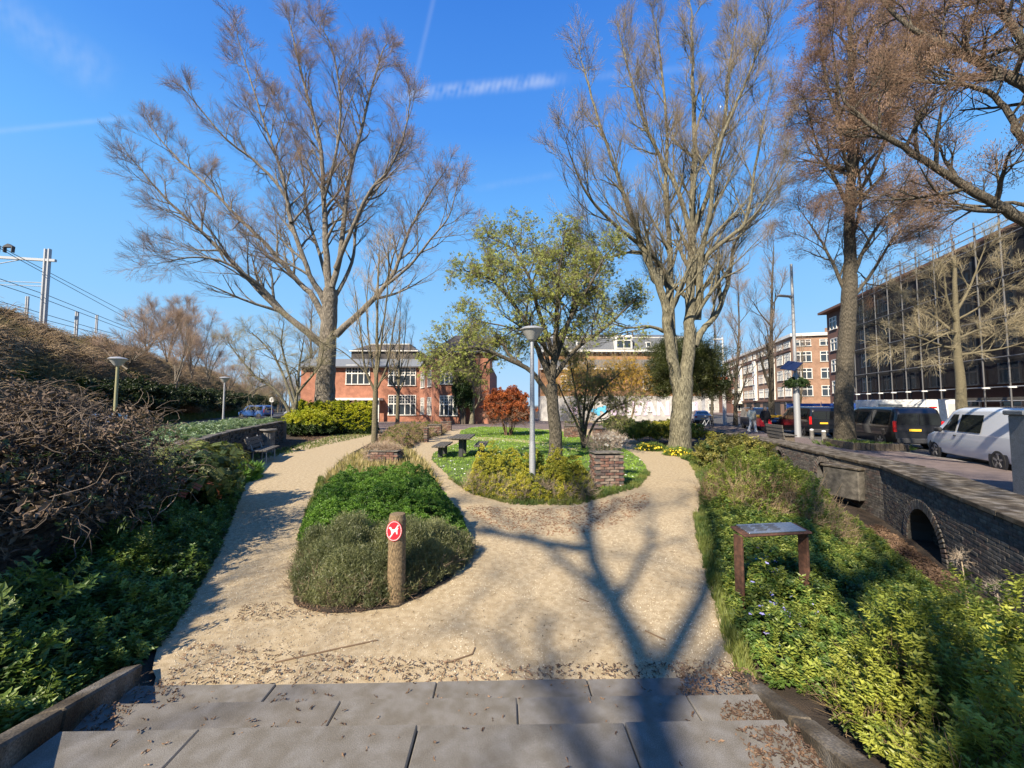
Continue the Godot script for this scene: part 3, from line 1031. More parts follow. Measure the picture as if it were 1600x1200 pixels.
func hardscape() -> void:
	for k in 5:
		var t := brick_tone(k, true)
		brick_mats.append(tinted("brick", t, "brick_dull_%d" % k))
		brick_mats[k].vertex_color_use_as_albedo = true
		t = brick_tone(k, false)
		warm_mats.append(tinted("brick", t, "brick_warm_%d" % k))
	rng.seed = 4
	steps()
	street_wall()
	rng.seed = 41
	planter_wall()
	var a := P(386, 721)
	bench(Vector3(-8.72, 0, -13.9), 0.32, "grey slatted wooden bench against the slate wall")
	bench(P(992, 690) + Vector3(0.35, 0, 0), PI + 0.1, "dark slatted bench beside the yellow flowers and the forked tree", 1.7)
	bin(P(418, 709), "ribbed concrete litter bin with flared rim beside the slatted bench")
	lamp(P(832, 769, 0.04), 3.72, M.galvanised, "grey garden lamp with conical head among the yellow variegated shrubs")
	lamp(Vector3(-14.2, 0, -14.0), 3.72, M.lichen_pole, "garden lamp with lichen-yellow pole behind the slate wall")
	lamp(Vector3(-17.4, 0, -23.6), 3.72, M.galvanised, "pale slim garden lamp on the verge by the lane")
	pier(P(948, 758, 0.04), 0.72, 0.78, 0.45, 0.12, "square red brick pier topped with dry flower stems by the lamp", true)
	pier(P(602, 733, 0.04), 0.95, 0.55, 0.5, -0.1, "low brick pier smothered in dry grass behind the round hedge", false)
	pier(P(632, 696), 0.32, 0.6, 0.5, 0.0, "narrow brick pier at the bend of the path past the picnic table", false)
	pier(P(666, 691), 0.2, 0.75, 0.45, 0.0, "thin dark brick pier at the path edge by the brown shrub", false)
	pier(P(679, 681), 0.9, 0.72, 0.6, 0.06, "wide brick block at the lawn edge, the one closer to the picnic table", false)
	pier(P(697, 673), 0.85, 0.7, 0.6, 0.06, "wide brick block at the lawn edge, the one closer to the school", false)
	pier(P(893, 684), 0.9, 0.72, 0.55, 0.0, "brick block on the lawn behind the multi-stemmed small tree", false)
	pier(P(938, 690), 0.8, 0.7, 0.55, -0.1, "brick block on the lawn beside the path to the graffiti wall", false)
	var c := P(725, 711)
	plank_set("picnic_table", "dark weathered plank picnic table on the lawn", Vector3(c.x, 0.045, -15.2), 0.78, 0.74, 2.0, 6)
	plank_set("picnic_bench", "backless plank bench beside the picnic table, on its school side", Vector3(c.x - 0.75, 0.045, -15.1), 0.5, 0.45, 1.9, 5)
	plank_set("picnic_bench", "backless plank bench beside the picnic table, on its lamp side", Vector3(c.x + 0.72, 0.045, -15.3), 0.44, 0.45, 1.9, 4)
	no_dogs_post()
	info_panel()
	cabinet()
func tinted(from: String, c: Color, called: String) -> StandardMaterial3D:
	var m: StandardMaterial3D = M[from].duplicate()
	m.resource_name = called
	m.albedo_color = c.linear_to_srgb()
	return m
# ---------------------------------------------------------------- leaves, shrubs, ground cover
func leaf(s: Shape, at: Vector3, d: Vector3, up: Vector3, l: float, w: float, fold := 0.25) -> void:
	d = d.normalized()
	var side := d.cross(up).normalized()
	var nn := side.cross(d).normalized()
	var mid := at + d * l * 0.45 - nn * w * fold
	var a := at + d * l * 0.42 + side * w * 0.5
	var b := at + d * l * 0.42 - side * w * 0.5
	var tip := at + d * l + nn * l * -0.12
	s.tri(at, a, mid, nn); s.tri(a, tip, mid, nn)
	s.tri(at, mid, b, nn); s.tri(mid, tip, b, nn)
var leafy := {}
func rdir() -> Vector3:
	var z := rr(-1, 1)
	var a := rr(0, TAU)
	var r := sqrt(1.0 - z * z)
	return Vector3(r * cos(a), z, r * sin(a))
func leaf_kinds() -> void:
	rng.seed = 99
	var s := Shape.new()   # small round leaves in a ball, one metre = one unit
	for k in 16:
		var d := rdir()
		d.y = absf(d.y) * 0.8 + 0.1
		leaf(s, d * rr(0.1, 0.5), d + rdir() * 0.5, rdir(), rr(0.4, 0.55), rr(0.3, 0.4))
	leafy.ball = s.mesh()
	s = Shape.new()   # flat whorls that lie close to the ground
	for k in 9:
		var a := rr(0, TAU)
		var d := Vector3(cos(a), rr(0.0, 0.45), sin(a))
		leaf(s, Vector3(rr(-0.3, 0.3), rr(0, 0.35), rr(-0.3, 0.3)), d, Vector3.UP + rdir() * 0.3, rr(0.45, 0.7), rr(0.25, 0.36))
	leafy.mat = s.mesh()
	s = Shape.new()   # upright sprays of toothed leaflets on a stem
	for st in 2:
		var lean := Vector3(rr(-0.35, 0.35), 1, rr(-0.35, 0.35))
		s.tube(PackedVector3Array([Vector3.ZERO, lean * 0.5, lean]), PackedFloat32Array([0.015, 0.012, 0.006]), 3)
		for k in 7:
			var a := k * 2.4 + st
			var p := lean * (0.25 + k * 0.12)
			var d := Vector3(cos(a), 0.55, sin(a))
			leaf(s, p, d, Vector3.UP + rdir() * 0.3, rr(0.3, 0.42), rr(0.15, 0.22))
	leafy.spray = s.mesh()
	s = Shape.new()   # grey needles on upright shoots
	for st in 7:
		var b := Vector3(rr(-0.3, 0.3), 0, rr(-0.3, 0.3))
		var lean := Vector3(rr(-0.35, 0.35), 1, rr(-0.35, 0.35))
		for k in 6:
			var a := k * 2.4 + st
			leaf(s, b + lean * (0.2 + k * 0.13), Vector3(cos(a), 1.1, sin(a)), rdir(), rr(0.22, 0.32), 0.045, 0.05)
	leafy.needle = s.mesh()
	s = Shape.new()   # bunch of blades
	for k in 9:
		var a := rr(0, TAU)
		var b := Vector3(cos(a), 0, sin(a)) * rr(0, 0.25)
		var lean := Vector3(cos(a), 0, sin(a)) * rr(0.05, 0.5)
		var h := rr(0.6, 1.0)
		var w := Vector3(-sin(a), 0, cos(a)) * 0.035
		var m := b + lean * 0.35 + Vector3.UP * h * 0.55
		s.quad(b - w, b + w, m + w * 0.8, m - w * 0.8, lean + Vector3.UP * 0.1)
		s.tri(m - w * 0.8, m + w * 0.8, b + lean + Vector3.UP * h, lean + Vector3.UP * 0.1)
	leafy.blades = s.mesh()
	s = Shape.new()   # long pinnate leaf
	s.tube(PackedVector3Array([Vector3.ZERO, Vector3(0, 0.35, 0.4), Vector3(0, 0.35, 0.95)]), PackedFloat32Array([0.012, 0.01, 0.006]), 3)
	for k in 6:
		for sd in [-1.0, 1.0]:
			var p := Vector3(0, 0.33, 0.3 + 0.11 * k)
			leaf(s, p, Vector3(sd, 0.1, 0.45), Vector3.UP, 0.34, 0.13, 0.15)
	leafy.pinnate = s.mesh()
	s = Shape.new()   # curled dead leaf pair
	leaf(s, Vector3.ZERO, Vector3(1, 0.25, 0), Vector3(0.2, 1, 0.3), 1.0, 0.5, 0.5)
	leaf(s, Vector3(0.1, 0.02, 0), Vector3(-0.6, 0.3, 0.8), Vector3(-0.2, 1, 0.1), 0.8, 0.45, -0.4)
	leafy.dead = s.mesh()
	s = Shape.new()   # forked bare twigs
	for k in 7:
		var d := (Vector3.UP * rr(0.5, 1.4) + rdir() * 0.9).normalized()
		var st := Vector3(rr(-0.2, 0.2), rr(0, 0.3), rr(-0.2, 0.2))
		var m := st + d * 0.45 + rdir() * 0.08
		s.tube(PackedVector3Array([st, m, st + d + rdir() * 0.2]), PackedFloat32Array([0.016, 0.011, 0.005]), 3)
		var d2 := (d + rdir() * 0.8).normalized()
		s.tube(PackedVector3Array([m, m + d2 * 0.4]), PackedFloat32Array([0.009, 0.004]), 3)
	leafy.twigs = s.mesh()
	s = Shape.new()   # arching tangle of thin canes
	for k in 6:
		var a := rr(0, TAU)
		var o := Vector3(cos(a), 0, sin(a))
		var pts := PackedVector3Array()
		var rad := PackedFloat32Array()
		var b := Vector3(rr(-0.4, 0.4), rr(-0.1, 0.2), rr(-0.4, 0.4))
		for i in 6:
			var t := i / 5.0
			pts.append(b + o * t * rr(0.8, 1.1) + Vector3.UP * (1.3 * t - 1.1 * t * t) * 0.8 + rdir() * 0.04)
			rad.append(0.014 - 0.009 * t)
		s.tube(pts, rad, 3)
	leafy.canes = s.mesh()
	s = Shape.new()   # spray at the end of a branch: one shoot and its side twigs
	s.tube(PackedVector3Array([Vector3.ZERO, Vector3(0.03, 0.35, 0.0), Vector3(0.0, 0.7, 0.04), Vector3(0.03, 1.0, 0.02)]), PackedFloat32Array([0.008, 0.006, 0.005, 0.003]), 3)
	for k in 9:
		var a := k * 2.4
		var y := 0.1 + 0.085 * k
		var o := Vector3(cos(a) * 0.75, 0.8, sin(a) * 0.75).normalized()
		var l := rr(0.25, 0.5) * (1.15 - 0.5 * y)
		s.tube(PackedVector3Array([Vector3(0.02, y, 0.02), Vector3(0.02, y, 0.02) + o * l * 0.5, Vector3(0.02, y, 0.02) + (o + Vector3.UP * 0.35).normalized() * l]), PackedFloat32Array([0.005, 0.004, 0.0025]), 3)
	leafy.shoot = s.mesh()
	var t := Shape.new()   # the same shoot with buds or catkins hanging from it
	t.v = s.v.duplicate(); t.n = s.n.duplicate(); t.c = s.c.duplicate(); t.ix = s.ix.duplicate()
	for k in 16:
		var a := k * 2.4
		var y := 0.15 + 0.055 * k
		var p := Vector3(cos(a) * rr(0.05, 0.35), y + rr(0.0, 0.2), sin(a) * rr(0.05, 0.35))
		t.tube(PackedVector3Array([p, p + Vector3(rr(-0.02, 0.02), -0.05, 0), p + Vector3(rr(-0.03, 0.03), -0.11, 0)]), PackedFloat32Array([0.006, 0.014, 0.006]), 3)
	leafy.catkin = t.mesh()
	s = Shape.new()   # rounded chip of stone
	for k in 8:
		var sg := Vector3(1 if k & 1 else -1, 1 if k & 2 else -1, 1 if k & 4 else -1)
		s.tri(Vector3(sg.x * 0.6, 0, 0.1), Vector3(0.1, sg.y * 0.35, 0), Vector3(0, 0.05, sg.z * 0.5), sg)
	leafy.stone = s.mesh()
	s = Shape.new()   # five-petalled flower
	for k in 5:
		var a := TAU * k / 5.0
		leaf(s, Vector3.ZERO, Vector3(cos(a), 0.25, sin(a)), Vector3.UP, 0.5, 0.45, 0.0)
	leafy.flower = s.mesh()
func edge_gap(p: Vector2, poly: PackedVector2Array) -> float:
	var best := 1e9
	for i in poly.size():
		var q := Geometry2D.get_closest_point_to_segment(p, poly[i], poly[(i + 1) % poly.size()])
		best = minf(best, (q - p).length_squared())
	return sqrt(best)
# scatter clusters over a footprint with a rounded, lumpy top. o: plants' node at the world origin of at
func spread(o: Node3D, called: String, poly: PackedVector2Array, m: int, kind: String, material: Material, ca: Color, cb: Color, size: float, high: float, soft: float, lump := 0.3, fill := 0.5, tilt := 0.7, on_ground := true, level := 0.0, from := 0.0) -> void:
	var buf := PackedFloat32Array()
	var lo := poly[0]
	var hi := poly[0]
	for p in poly:
		lo = lo.min(p); hi = hi.max(p)
	var got := 0
	var tries := 0
	while got < m and tries < m * 8:
		tries += 1
		var p := Vector2(rr(lo.x, hi.x), rr(lo.y, hi.y))
		if not Geometry2D.is_point_in_polygon(p, poly): continue
		var e := edge_gap(p, poly)
		var h := high * sqrt(clampf(e / soft, 0.03, 1.0)) * (1.0 + lump * bumps.get_noise_2d(p.x * 1.3 + 7.0, p.y * 1.3) * 2.0)
		var t := 1.0 - fill * pow(rng.randf(), 1.6)
		if t < from: continue
		var y := (ground_h(p.x, p.y) + 0.03 if on_ground else level) + h * t - size * 0.3
		var tone := clampf(0.5 + bumps.get_noise_2d(p.x * 0.9 - 31.0, p.y * 0.9) * 1.2 + rr(-0.45, 0.45), 0.0, 1.0)
		var c := mixc(ca, cb, tone) * rr(0.8, 1.2)
		put(buf, spin(tilt).scaled(Vector3.ONE * size * rr(0.7, 1.25)), Vector3(p.x, y, p.y) - o.position, c)
		got += 1
	copies(o, called, leafy[kind], material, buf)
func middle(poly: PackedVector2Array) -> Vector3:
	var c := Vector2.ZERO
	for p in poly: c += p
	c /= poly.size()
	return Vector3(c.x, ground_h(c.x, c.y), c.y)
func bush(o: Node3D, called: String, center: Vector3, radii: Vector3, m: int, kind: String, material: Material, ca: Color, cb: Color, size: float, tilt := 1.2, shell := 0.55, lump := 0.3) -> void:
	var buf := PackedFloat32Array()
	for i in m:
		var d := rdir()
		if d.y < -0.5: d.y = -d.y
		var r := pow(lerpf(shell * shell * shell, 1.0, rng.randf()), 0.3333) * (1.0 + lump * 2.0 * bumps.get_noise_3d(d.x * 2.0 + center.x, d.y * 2.0, d.z * 2.0 + center.z))
		var p := center + d * radii * r
		var b := along(d + Vector3.UP * 0.5 + rdir() * tilt, rr(0, TAU))
		var tone := clampf(0.5 + bumps.get_noise_3d(p.x * 1.4, p.y * 1.4, p.z * 1.4) * 1.2 + rr(-0.4, 0.4), 0.0, 1.0)
		put(buf, b.scaled(Vector3.ONE * size * rr(0.7, 1.25)), p, mixc(ca, cb, tone) * rr(0.8, 1.2))
	copies(o, called, leafy[kind], material, buf)
func stems(o: Node3D, m: int, base_r: float, top_r: float, h: float, r: float, material: Material, c := Color(0.16, 0.11, 0.07), at := Vector3.ZERO) -> void:
	var s := Shape.new()
	s.col = c
	for k in m:
		var a := rr(0, TAU)
		var q := sqrt(rng.randf())
		var p0 := at + Vector3(cos(a), 0, sin(a)) * base_r * q
		var p2 := at + Vector3(cos(a), 0, sin(a)) * top_r * q + Vector3.UP * h * rr(0.75, 1.05)
		var p1 := p0.lerp(p2, 0.5) + rdir() * h * 0.06
		s.tube(PackedVector3Array([p0 - Vector3.UP * 0.05, p1, p2]), PackedFloat32Array([r, r * 0.75, r * 0.4]), 4)
	part(o, "stems", s.mesh(), M.twig).set_meta("kind", "stuff")
func world_poly(a: Array) -> PackedVector2Array:
	var o := PackedVector2Array()
	for p in a: o.append(Vector2(p[0], p[1]))
	return o
func planting() -> void:
	leaf_kinds()
	rng.seed = 1234
	var o: Node3D
	var poly: PackedVector2Array
	# --- front island
	poly = smooth_poly(poly_px([[464, 864], [560, 872], [660, 868], [738, 858], [718, 815], [690, 782], [600, 776], [505, 782], [474, 820]]), 1)
	o = thing("clipped_hedge", "rounded bright green clipped hedge between the two gravel paths", "hedge", middle(poly))
	spread(o, "foliage", poly, 10500, "ball", M.leaf, Color(0.06, 0.14, 0.02), Color(0.18, 0.32, 0.04), 0.055, 0.66, 0.5, 0.24, 0.75)
	stems(o, 60, 0.9, 1.0, 0.45, 0.008, M.twig)
	poly = smooth_poly(poly_px([[460, 922], [476, 950], [560, 956], [632, 944], [700, 906], [737, 876], [734, 860], [640, 872], [560, 876], [468, 868]]), 1)
	o = thing("lavender_bed", "grey-green woody lavender clump around the no-dogs post", "lavender", middle(poly))
	spread(o, "foliage", poly, 5200, "needle", M.leaf, Color(0.1, 0.115, 0.05), Color(0.22, 0.23, 0.1), 0.13, 0.42, 0.3, 0.5, 0.9, 0.7)
	spread(o, "bare_twigs", poly, 900, "twigs", M.twig, Color(0.16, 0.11, 0.07), Color(0.3, 0.22, 0.15), 0.16, 0.2, 0.1, 0.2, 1.0, 1.2)
	poly = smooth_poly(poly_px([[505, 780], [600, 774], [690, 780], [668, 740], [642, 712], [600, 704], [545, 722], [515, 748]]), 1)
	o = thing("ornamental_grass", "straw-yellow ornamental grass around the low brick pier behind the hedge", "ornamental grass", middle(poly))
	spread(o, "blades", poly, 2200, "blades", M.blade, Color(0.3, 0.24, 0.07), Color(0.42, 0.34, 0.17), 0.4, 0.18, 0.2, 0.3, 0.9, 0.35)
	spread(o, "green_blades", poly, 900, "blades", M.blade, Color(0.12, 0.17, 0.03), Color(0.25, 0.27, 0.06), 0.32, 0.15, 0.2, 0.3, 0.9, 0.35)
	bush(o, "dry_stems", P(600, 733) + Vector3(0, 0.5, 0.1) - o.position, Vector3(0.55, 0.25, 0.35), 420, "twigs", M.twig, Color(0.3, 0.21, 0.14), Color(0.5, 0.4, 0.29), 0.16)
	poly = smooth_poly(poly_px([[590, 712], [640, 704], [655, 692], [700, 678], [690, 670], [620, 672], [588, 690]]), 1)
	o = thing("low_shrub", "low yellow-green and brown shrubs around the narrow piers by the slender tree", "shrub", middle(poly))
	spread(o, "foliage", poly, 1600, "ball", M.leaf, Color(0.11, 0.14, 0.03), Color(0.26, 0.24, 0.06), 0.13, 0.55, 0.5, 0.5, 0.8)
	spread(o, "bare_twigs", poly, 900, "twigs", M.twig, Color(0.2, 0.12, 0.08), Color(0.32, 0.22, 0.14), 0.35, 0.45, 0.4, 0.4, 0.8, 0.8)
	# --- lawn island
	poly = smooth_poly(poly_px([[722, 768], [760, 779], [800, 786], [870, 787], [930, 780], [925, 762], [850, 762], [780, 760], [738, 756]]), 1)
	o = thing("variegated_shrub", "row of yellow variegated evergreen shrubs round the foot of the garden lamp", "shrub", middle(poly))
	spread(o, "foliage", poly, 3600, "ball", M.leaf, Color(0.30, 0.30, 0.03), Color(0.48, 0.43, 0.05), 0.07, 0.6, 0.35, 0.75, 0.5)
	spread(o, "green_foliage", poly, 2600, "ball", M.leaf, Color(0.06, 0.1, 0.025), Color(0.17, 0.2, 0.04), 0.075, 0.52, 0.35, 0.45, 0.9)
	spread(o, "bare_twigs", poly, 700, "twigs", M.twig, Color(0.2, 0.15, 0.1), Color(0.38, 0.3, 0.2), 0.28, 0.28, 0.2, 0.3, 0.8, 0.6)
	var lawn := Node3D.new()
	lawn.name = "grass"
	add_child(lawn)
	tag(lawn, "short green lawn grass around the picnic table", "grass", "", "stuff")
	spread(lawn, "blades", island_lawn, 28000, "blades", M.blade, Color(0.17, 0.3, 0.03), Color(0.34, 0.5, 0.07), 0.09, 0.03, 0.1, 0.5, 0.5, 0.9)
	var gravel := Node3D.new()
	gravel.name = "gravel"
	add_child(gravel)
	tag(gravel, "loose small stones and grit on the pale garden path", "gravel", "", "stuff")
	spread(gravel, "stones", poly_px([[262, 1062], [1155, 1080], [1135, 985], [1105, 885], [1090, 805], [760, 800], [745, 870], [700, 915], [560, 970], [460, 955], [470, 860], [390, 780], [340, 868], [285, 958]]), 15000, "stone", M.petal, Color(0.26, 0.21, 0.14), Color(0.56, 0.49, 0.36), 0.011, 0.002, 0.05, 0.3, 1.0, 1.4, false, 0.016)
	var daisies := Node3D.new()
	daisies.name = "daisies"
	add_child(daisies)
	tag(daisies, "tiny white daisies scattered through the lawn", "daisies", "", "stuff")
	spread(daisies, "flowers", island_lawn, 900, "flower", M.petal, Color(0.75, 0.75, 0.68), Color(0.85, 0.85, 0.8), 0.06, 0.1, 0.05, 0.2, 0.1, 0.3)
	var edge := Node3D.new()
	edge.name = "weeds"
	add_child(edge)
	tag(edge, "rough grass and weeds along the edges of the gravel paths", "weeds", "", "stuff")
	for q in [[[384, 724], [440, 712], [520, 694], [600, 676], [560, 672], [470, 694], [400, 710]], [[700, 748], [735, 772], [800, 790], [900, 791], [1000, 762], [1016, 740], [1006, 738], [990, 752], [900, 780], [800, 782], [740, 768]], [[1088, 800], [1096, 760], [1075, 720], [1020, 702], [1030, 698], [1090, 716], [1112, 760], [1108, 800]], [[1128, 985], [1100, 885], [1084, 805], [1106, 800], [1122, 885], [1158, 990], [1180, 1070], [1155, 1080]], [[500, 745], [480, 800], [466, 870], [472, 870], [488, 800], [508, 750]]]:
		spread(edge, "blades", poly_px(q), 1500, "blades", M.blade, Color(0.07, 0.12, 0.025), Color(0.2, 0.22, 0.05), 0.13, 0.03, 0.1, 0.5, 0.6, 0.4)
	o = thing("copper_shrub", "rust-orange rounded shrub on the far lawn", "shrub", P(794, 681))
	bush(o, "foliage", Vector3(0, 1.75, 0), Vector3(1.35, 1.25, 1.3), 2600, "ball", M.leaf_dry, Color(0.2, 0.045, 0.015), Color(0.45, 0.13, 0.03), 0.17, 1.2, 0.3, 0.45)
	bush(o, "inner_twigs", Vector3(0, 1.3, 0), Vector3(1.2, 1.1, 1.2), 500, "twigs", M.twig, Color(0.2, 0.12, 0.08), Color(0.3, 0.18, 0.12), 0.5, 0.8, 0.2)
	stems(o, 12, 0.25, 0.8, 1.5, 0.04, M.twig, Color(0.2, 0.12, 0.08))
	o = thing("dry_flower_stems", "dry white seed heads on stems above the square brick pier", "dried plant", P(948, 752) + Vector3(0, 0.8, -0.1))
	bush(o, "twigs", Vector3(0.05, 0.12, -0.1), Vector3(0.45, 0.25, 0.3), 160, "twigs", M.twig, Color(0.2, 0.15, 0.11), Color(0.42, 0.35, 0.28), 0.2)
	bush(o, "seed_heads", Vector3(0.1, 0.22, 0), Vector3(0.42, 0.2, 0.25), 90, "ball", M.leaf_dry, Color(0.5, 0.46, 0.4), Color(0.72, 0.7, 0.65), 0.05)
	stems(o, 14, 0.2, 0.35, 0.4, 0.007, M.twig, Color(0.3, 0.23, 0.16), Vector3(0, -0.05, 0))
	# --- right-hand bed, sloping down to the arched wall
	poly = PackedVector2Array([Vector2(1.78, -2.8), P2(1146, 985), P2(1116, 885), P2(1101, 805), P2(1108, 750), P2(1094, 728), Vector2(6.2, -14.5), Vector2(8.4, -13.5), Vector2(8.7, -9.9), Vector2(6.7, -6.2), Vector2(5.7, -4.0), Vector2(3.2, -2.4)])
	o = thing("periwinkle", "dark green trailing periwinkle carpeting the bed below the arched wall", "ground cover", middle(poly))
	spread(o, "foliage", poly, 34000, "mat", M.leaf, Color(0.04, 0.085, 0.018), Color(0.13, 0.21, 0.04), 0.065, 0.2, 0.3, 0.6, 0.8, 0.6)
	spread(o, "young_foliage", poly, 8000, "spray", M.leaf, Color(0.14, 0.19, 0.03), Color(0.3, 0.34, 0.06), 0.1, 0.2, 0.3, 0.6, 0.6, 0.5)
	poly = PackedVector2Array([Vector2(1.9, -3.05), P2(1150, 985), P2(1128, 885), Vector2(3.3, -5.2), Vector2(2.9, -3.6)])
	spread(o, "flowers", poly, 70, "flower", M.petal, Color(0.3, 0.27, 0.66), Color(0.42, 0.4, 0.75), 0.045, 0.26, 0.2, 0.5, 0.2, 0.8)
	poly = smooth_poly(world_poly([[1.75, -2.2], [2.1, -2.7], [2.7, -3.1], [3.4, -3.6], [4.4, -4.0], [5.4, -4.2], [6.2, -4.4], [6.0, -3.2], [5.2, -1.9], [4.0, -1.0], [2.2, -1.0], [1.6, -1.3]]), 1)
	o = thing("rose_shrub", "mass of fresh yellow-green rose leaves beside the steps", "rose bush", middle(poly))
	spread(o, "foliage", poly, 19000, "spray", M.leaf, Color(0.1, 0.15, 0.02), Color(0.38, 0.4, 0.065), 0.078, 0.62, 0.5, 1.0, 0.75, 0.6)
	spread(o, "low_foliage", poly, 5000, "ball", M.leaf, Color(0.05, 0.09, 0.018), Color(0.16, 0.21, 0.04), 0.04, 0.4, 0.5, 0.5, 1.0, 0.7)
	spread(o, "bare_twigs", poly, 700, "twigs", M.twig, Color(0.1, 0.065, 0.035), Color(0.2, 0.14, 0.07), 0.2, 0.4, 0.4, 0.8, 0.9, 0.4)
	poly = smooth_poly(world_poly([[3.75, -7.0], [4.7, -6.3], [5.9, -6.9], [6.9, -8.0], [7.3, -9.2], [6.6, -9.8], [5.2, -9.6], [4.1, -8.8]]), 1)
	o = thing("hydrangea", "thicket of pale woody stems with fresh green leaf tips in front of the wall arches", "hydrangea", middle(poly))
	spread(o, "foliage", poly, 3200, "spray", M.leaf, Color(0.12, 0.18, 0.025), Color(0.34, 0.38, 0.06), 0.13, 0.72, 0.5, 0.35, 0.55, 0.7)
	spread(o, "bare_twigs", poly, 1500, "twigs", M.twig, Color(0.22, 0.15, 0.08), Color(0.42, 0.31, 0.18), 0.3, 0.5, 0.4, 0.3, 0.9, 0.35)
	stems(o, 70, 0.8, 1.1, 0.7, 0.007, M.twig, Color(0.34, 0.25, 0.14), Vector3(-0.2, 0.1, 0.2))
	o = thing("evergreen_shrub", "broad evergreen shrub with yellow and orange leaves against the arched wall", "shrub", Vector3(6.9, -0.05, -12.2))
	bush(o, "foliage", Vector3(0, 0.35, 0), Vector3(1.0, 0.55, 0.9), 2300, "spray", M.leaf, Color(0.06, 0.1, 0.025), Color(0.3, 0.26, 0.06), 0.2, 1.0, 0.4, 0.35)
	bush(o, "orange_foliage", Vector3(-0.1, 0.18, 0.5), Vector3(0.8, 0.16, 0.45), 70, "spray", M.leaf, Color(0.5, 0.2, 0.04), Color(0.6, 0.32, 0.06), 0.16, 1.0, 0.5, 0.3)
	stems(o, 24, 0.3, 0.8, 0.8, 0.012, M.twig)
	for q in [[1172, 7.0], [1246, 3.2]]: pass
	for q in [[Vector3(4.97, 0, -4.4), 1.15, "tall dry seed stalk with branching head in front of the wall arch"], [Vector3(5.28, 0, -4.35), 0.95, "shorter dry seed stalk with pale tufted top near the wall foot"], [Vector3(5.75, 0, -4.3), 1.25, "dry seed stalk with spread umbels at the end of the wall"]]:
		var at: Vector3 = q[0]
		at.y = ground_h(at.x, at.z)
		o = thing("seed_stalk", q[2], "dried plant", at, "dry seed stalks by the wall")
		var s := Shape.new()
		s.col = Color(0.42, 0.33, 0.21)
		s.tube(PackedVector3Array([Vector3.ZERO, Vector3(0.02, q[1] * 0.5, 0.01), Vector3(-0.02, q[1], 0.0)]), PackedFloat32Array([0.012, 0.01, 0.005]), 5)
		part(o, "stem", s.mesh(), M.twig)
		bush(o, "seed_head", Vector3(-0.02, q[1] + 0.02, 0), Vector3(0.05, 0.1, 0.05), 14, "twigs", M.twig, Color(0.4, 0.3, 0.2), Color(0.6, 0.5, 0.36), 0.08)
	for q in [[P(1018, 704), 0.5, 0.16, "low yellow daffodil patch at the foot of the forked tree"], [P(1060, 712), 0.4, 0.14, "small yellow flower patch in the grass beside the forked trunk"]]:
		o = thing("yellow_flowers", q[3], "flowers", q[0], "yellow flower patches")
		bush(o, "foliage", Vector3(0, 0.08, 0), Vector3(q[1] * 1.3, q[2] * 1.2, q[1]), 420, "blades", M.blade, Color(0.08, 0.15, 0.03), Color(0.2, 0.26, 0.05), 0.16, 0.4, 0.1)
		bush(o, "flowers", Vector3(0, 0.14, 0), Vector3(q[1] * 1.3, q[2] * 1.2, q[1]), 170, "flower", M.petal, Color(0.7, 0.5, 0.02), Color(0.8, 0.65, 0.05), 0.09, 0.5, 0.3)
	# --- left-hand bed in the shade
	poly = PackedVector2Array([Vector2(-2.5, -1.8), Vector2(-2.8, -2.9), P2(250, 1010), P2(288, 955), P2(338, 868), P2(365, 800), P2(386, 748), Vector2(-8.8, -12.3), Vector2(-6.0, -6.3), Vector2(-4.3, -2.4)])
	o = thing("ivy", "dark glossy ivy carpet in the shaded bed along the slate wall", "ground cover", middle(poly))
	spread(o, "foliage", poly, 22000, "mat", M.leaf, Color(0.035, 0.07, 0.018), Color(0.12, 0.19, 0.04), 0.075, 0.3, 0.5, 0.7, 0.8, 0.7)
	spread(o, "young_foliage", poly, 2600, "spray", M.leaf, Color(0.08, 0.15, 0.025), Color(0.2, 0.27, 0.05), 0.12, 0.34, 0.5, 0.7, 0.6, 0.6)
	o = thing("brown_leaved_shrub", "large tangled shrub of dull brown leaves beside the slate wall", "shrub", Vector3(-5.95, 0, -4.3))
	bush(o, "foliage", Vector3(0, 1.1, 0), Vector3(1.55, 0.98, 1.7), 7500, "dead", M.leaf_dry, Color(0.065, 0.045, 0.032), Color(0.2, 0.14, 0.095), 0.085, 1.2, 0.5, 0.3)
	bush(o, "bare_twigs", Vector3(0, 1.0, 0), Vector3(1.65, 1.0, 1.8), 650, "canes", M.twig, Color(0.08, 0.06, 0.045), Color(0.24, 0.18, 0.125), 0.36, 1.5, 0.4, 0.3)
	bush(o, "green_foliage", Vector3(0.4, 0.9, 0.2), Vector3(1.4, 0.8, 1.5), 260, "mat", M.leaf, Color(0.04, 0.07, 0.03), Color(0.1, 0.14, 0.05), 0.1, 1.0, 0.7, 0.3)
	stems(o, 40, 0.5, 1.3, 1.5, 0.016, M.twig, Color(0.13, 0.09, 0.07))
	o = thing("mahonia", "spreading evergreen shrub with long divided leaves and red tinted shoots by the slate wall", "shrub", Vector3(-5.85, 0, -7.1))
	bush(o, "foliage", Vector3(0, 0.75, 0), Vector3(0.85, 0.45, 0.9), 1700, "pinnate", M.leaf, Color(0.06, 0.095, 0.025), Color(0.22, 0.23, 0.06), 0.19, 0.9, 0.35, 0.3)
	bush(o, "red_foliage", Vector3(0.3, 0.45, 0.45), Vector3(0.7, 0.3, 0.4), 40, "pinnate", M.leaf, Color(0.5, 0.06, 0.03), Color(0.62, 0.18, 0.1), 0.15, 0.7, 0.7, 0.3)
	stems(o, 9, 0.3, 0.6, 0.8, 0.02, M.twig, Color(0.24, 0.16, 0.09))
	o = thing("grass_tuft", "bright green leafy tuft at the path edge before the slatted bench", "plant", P(372, 752))
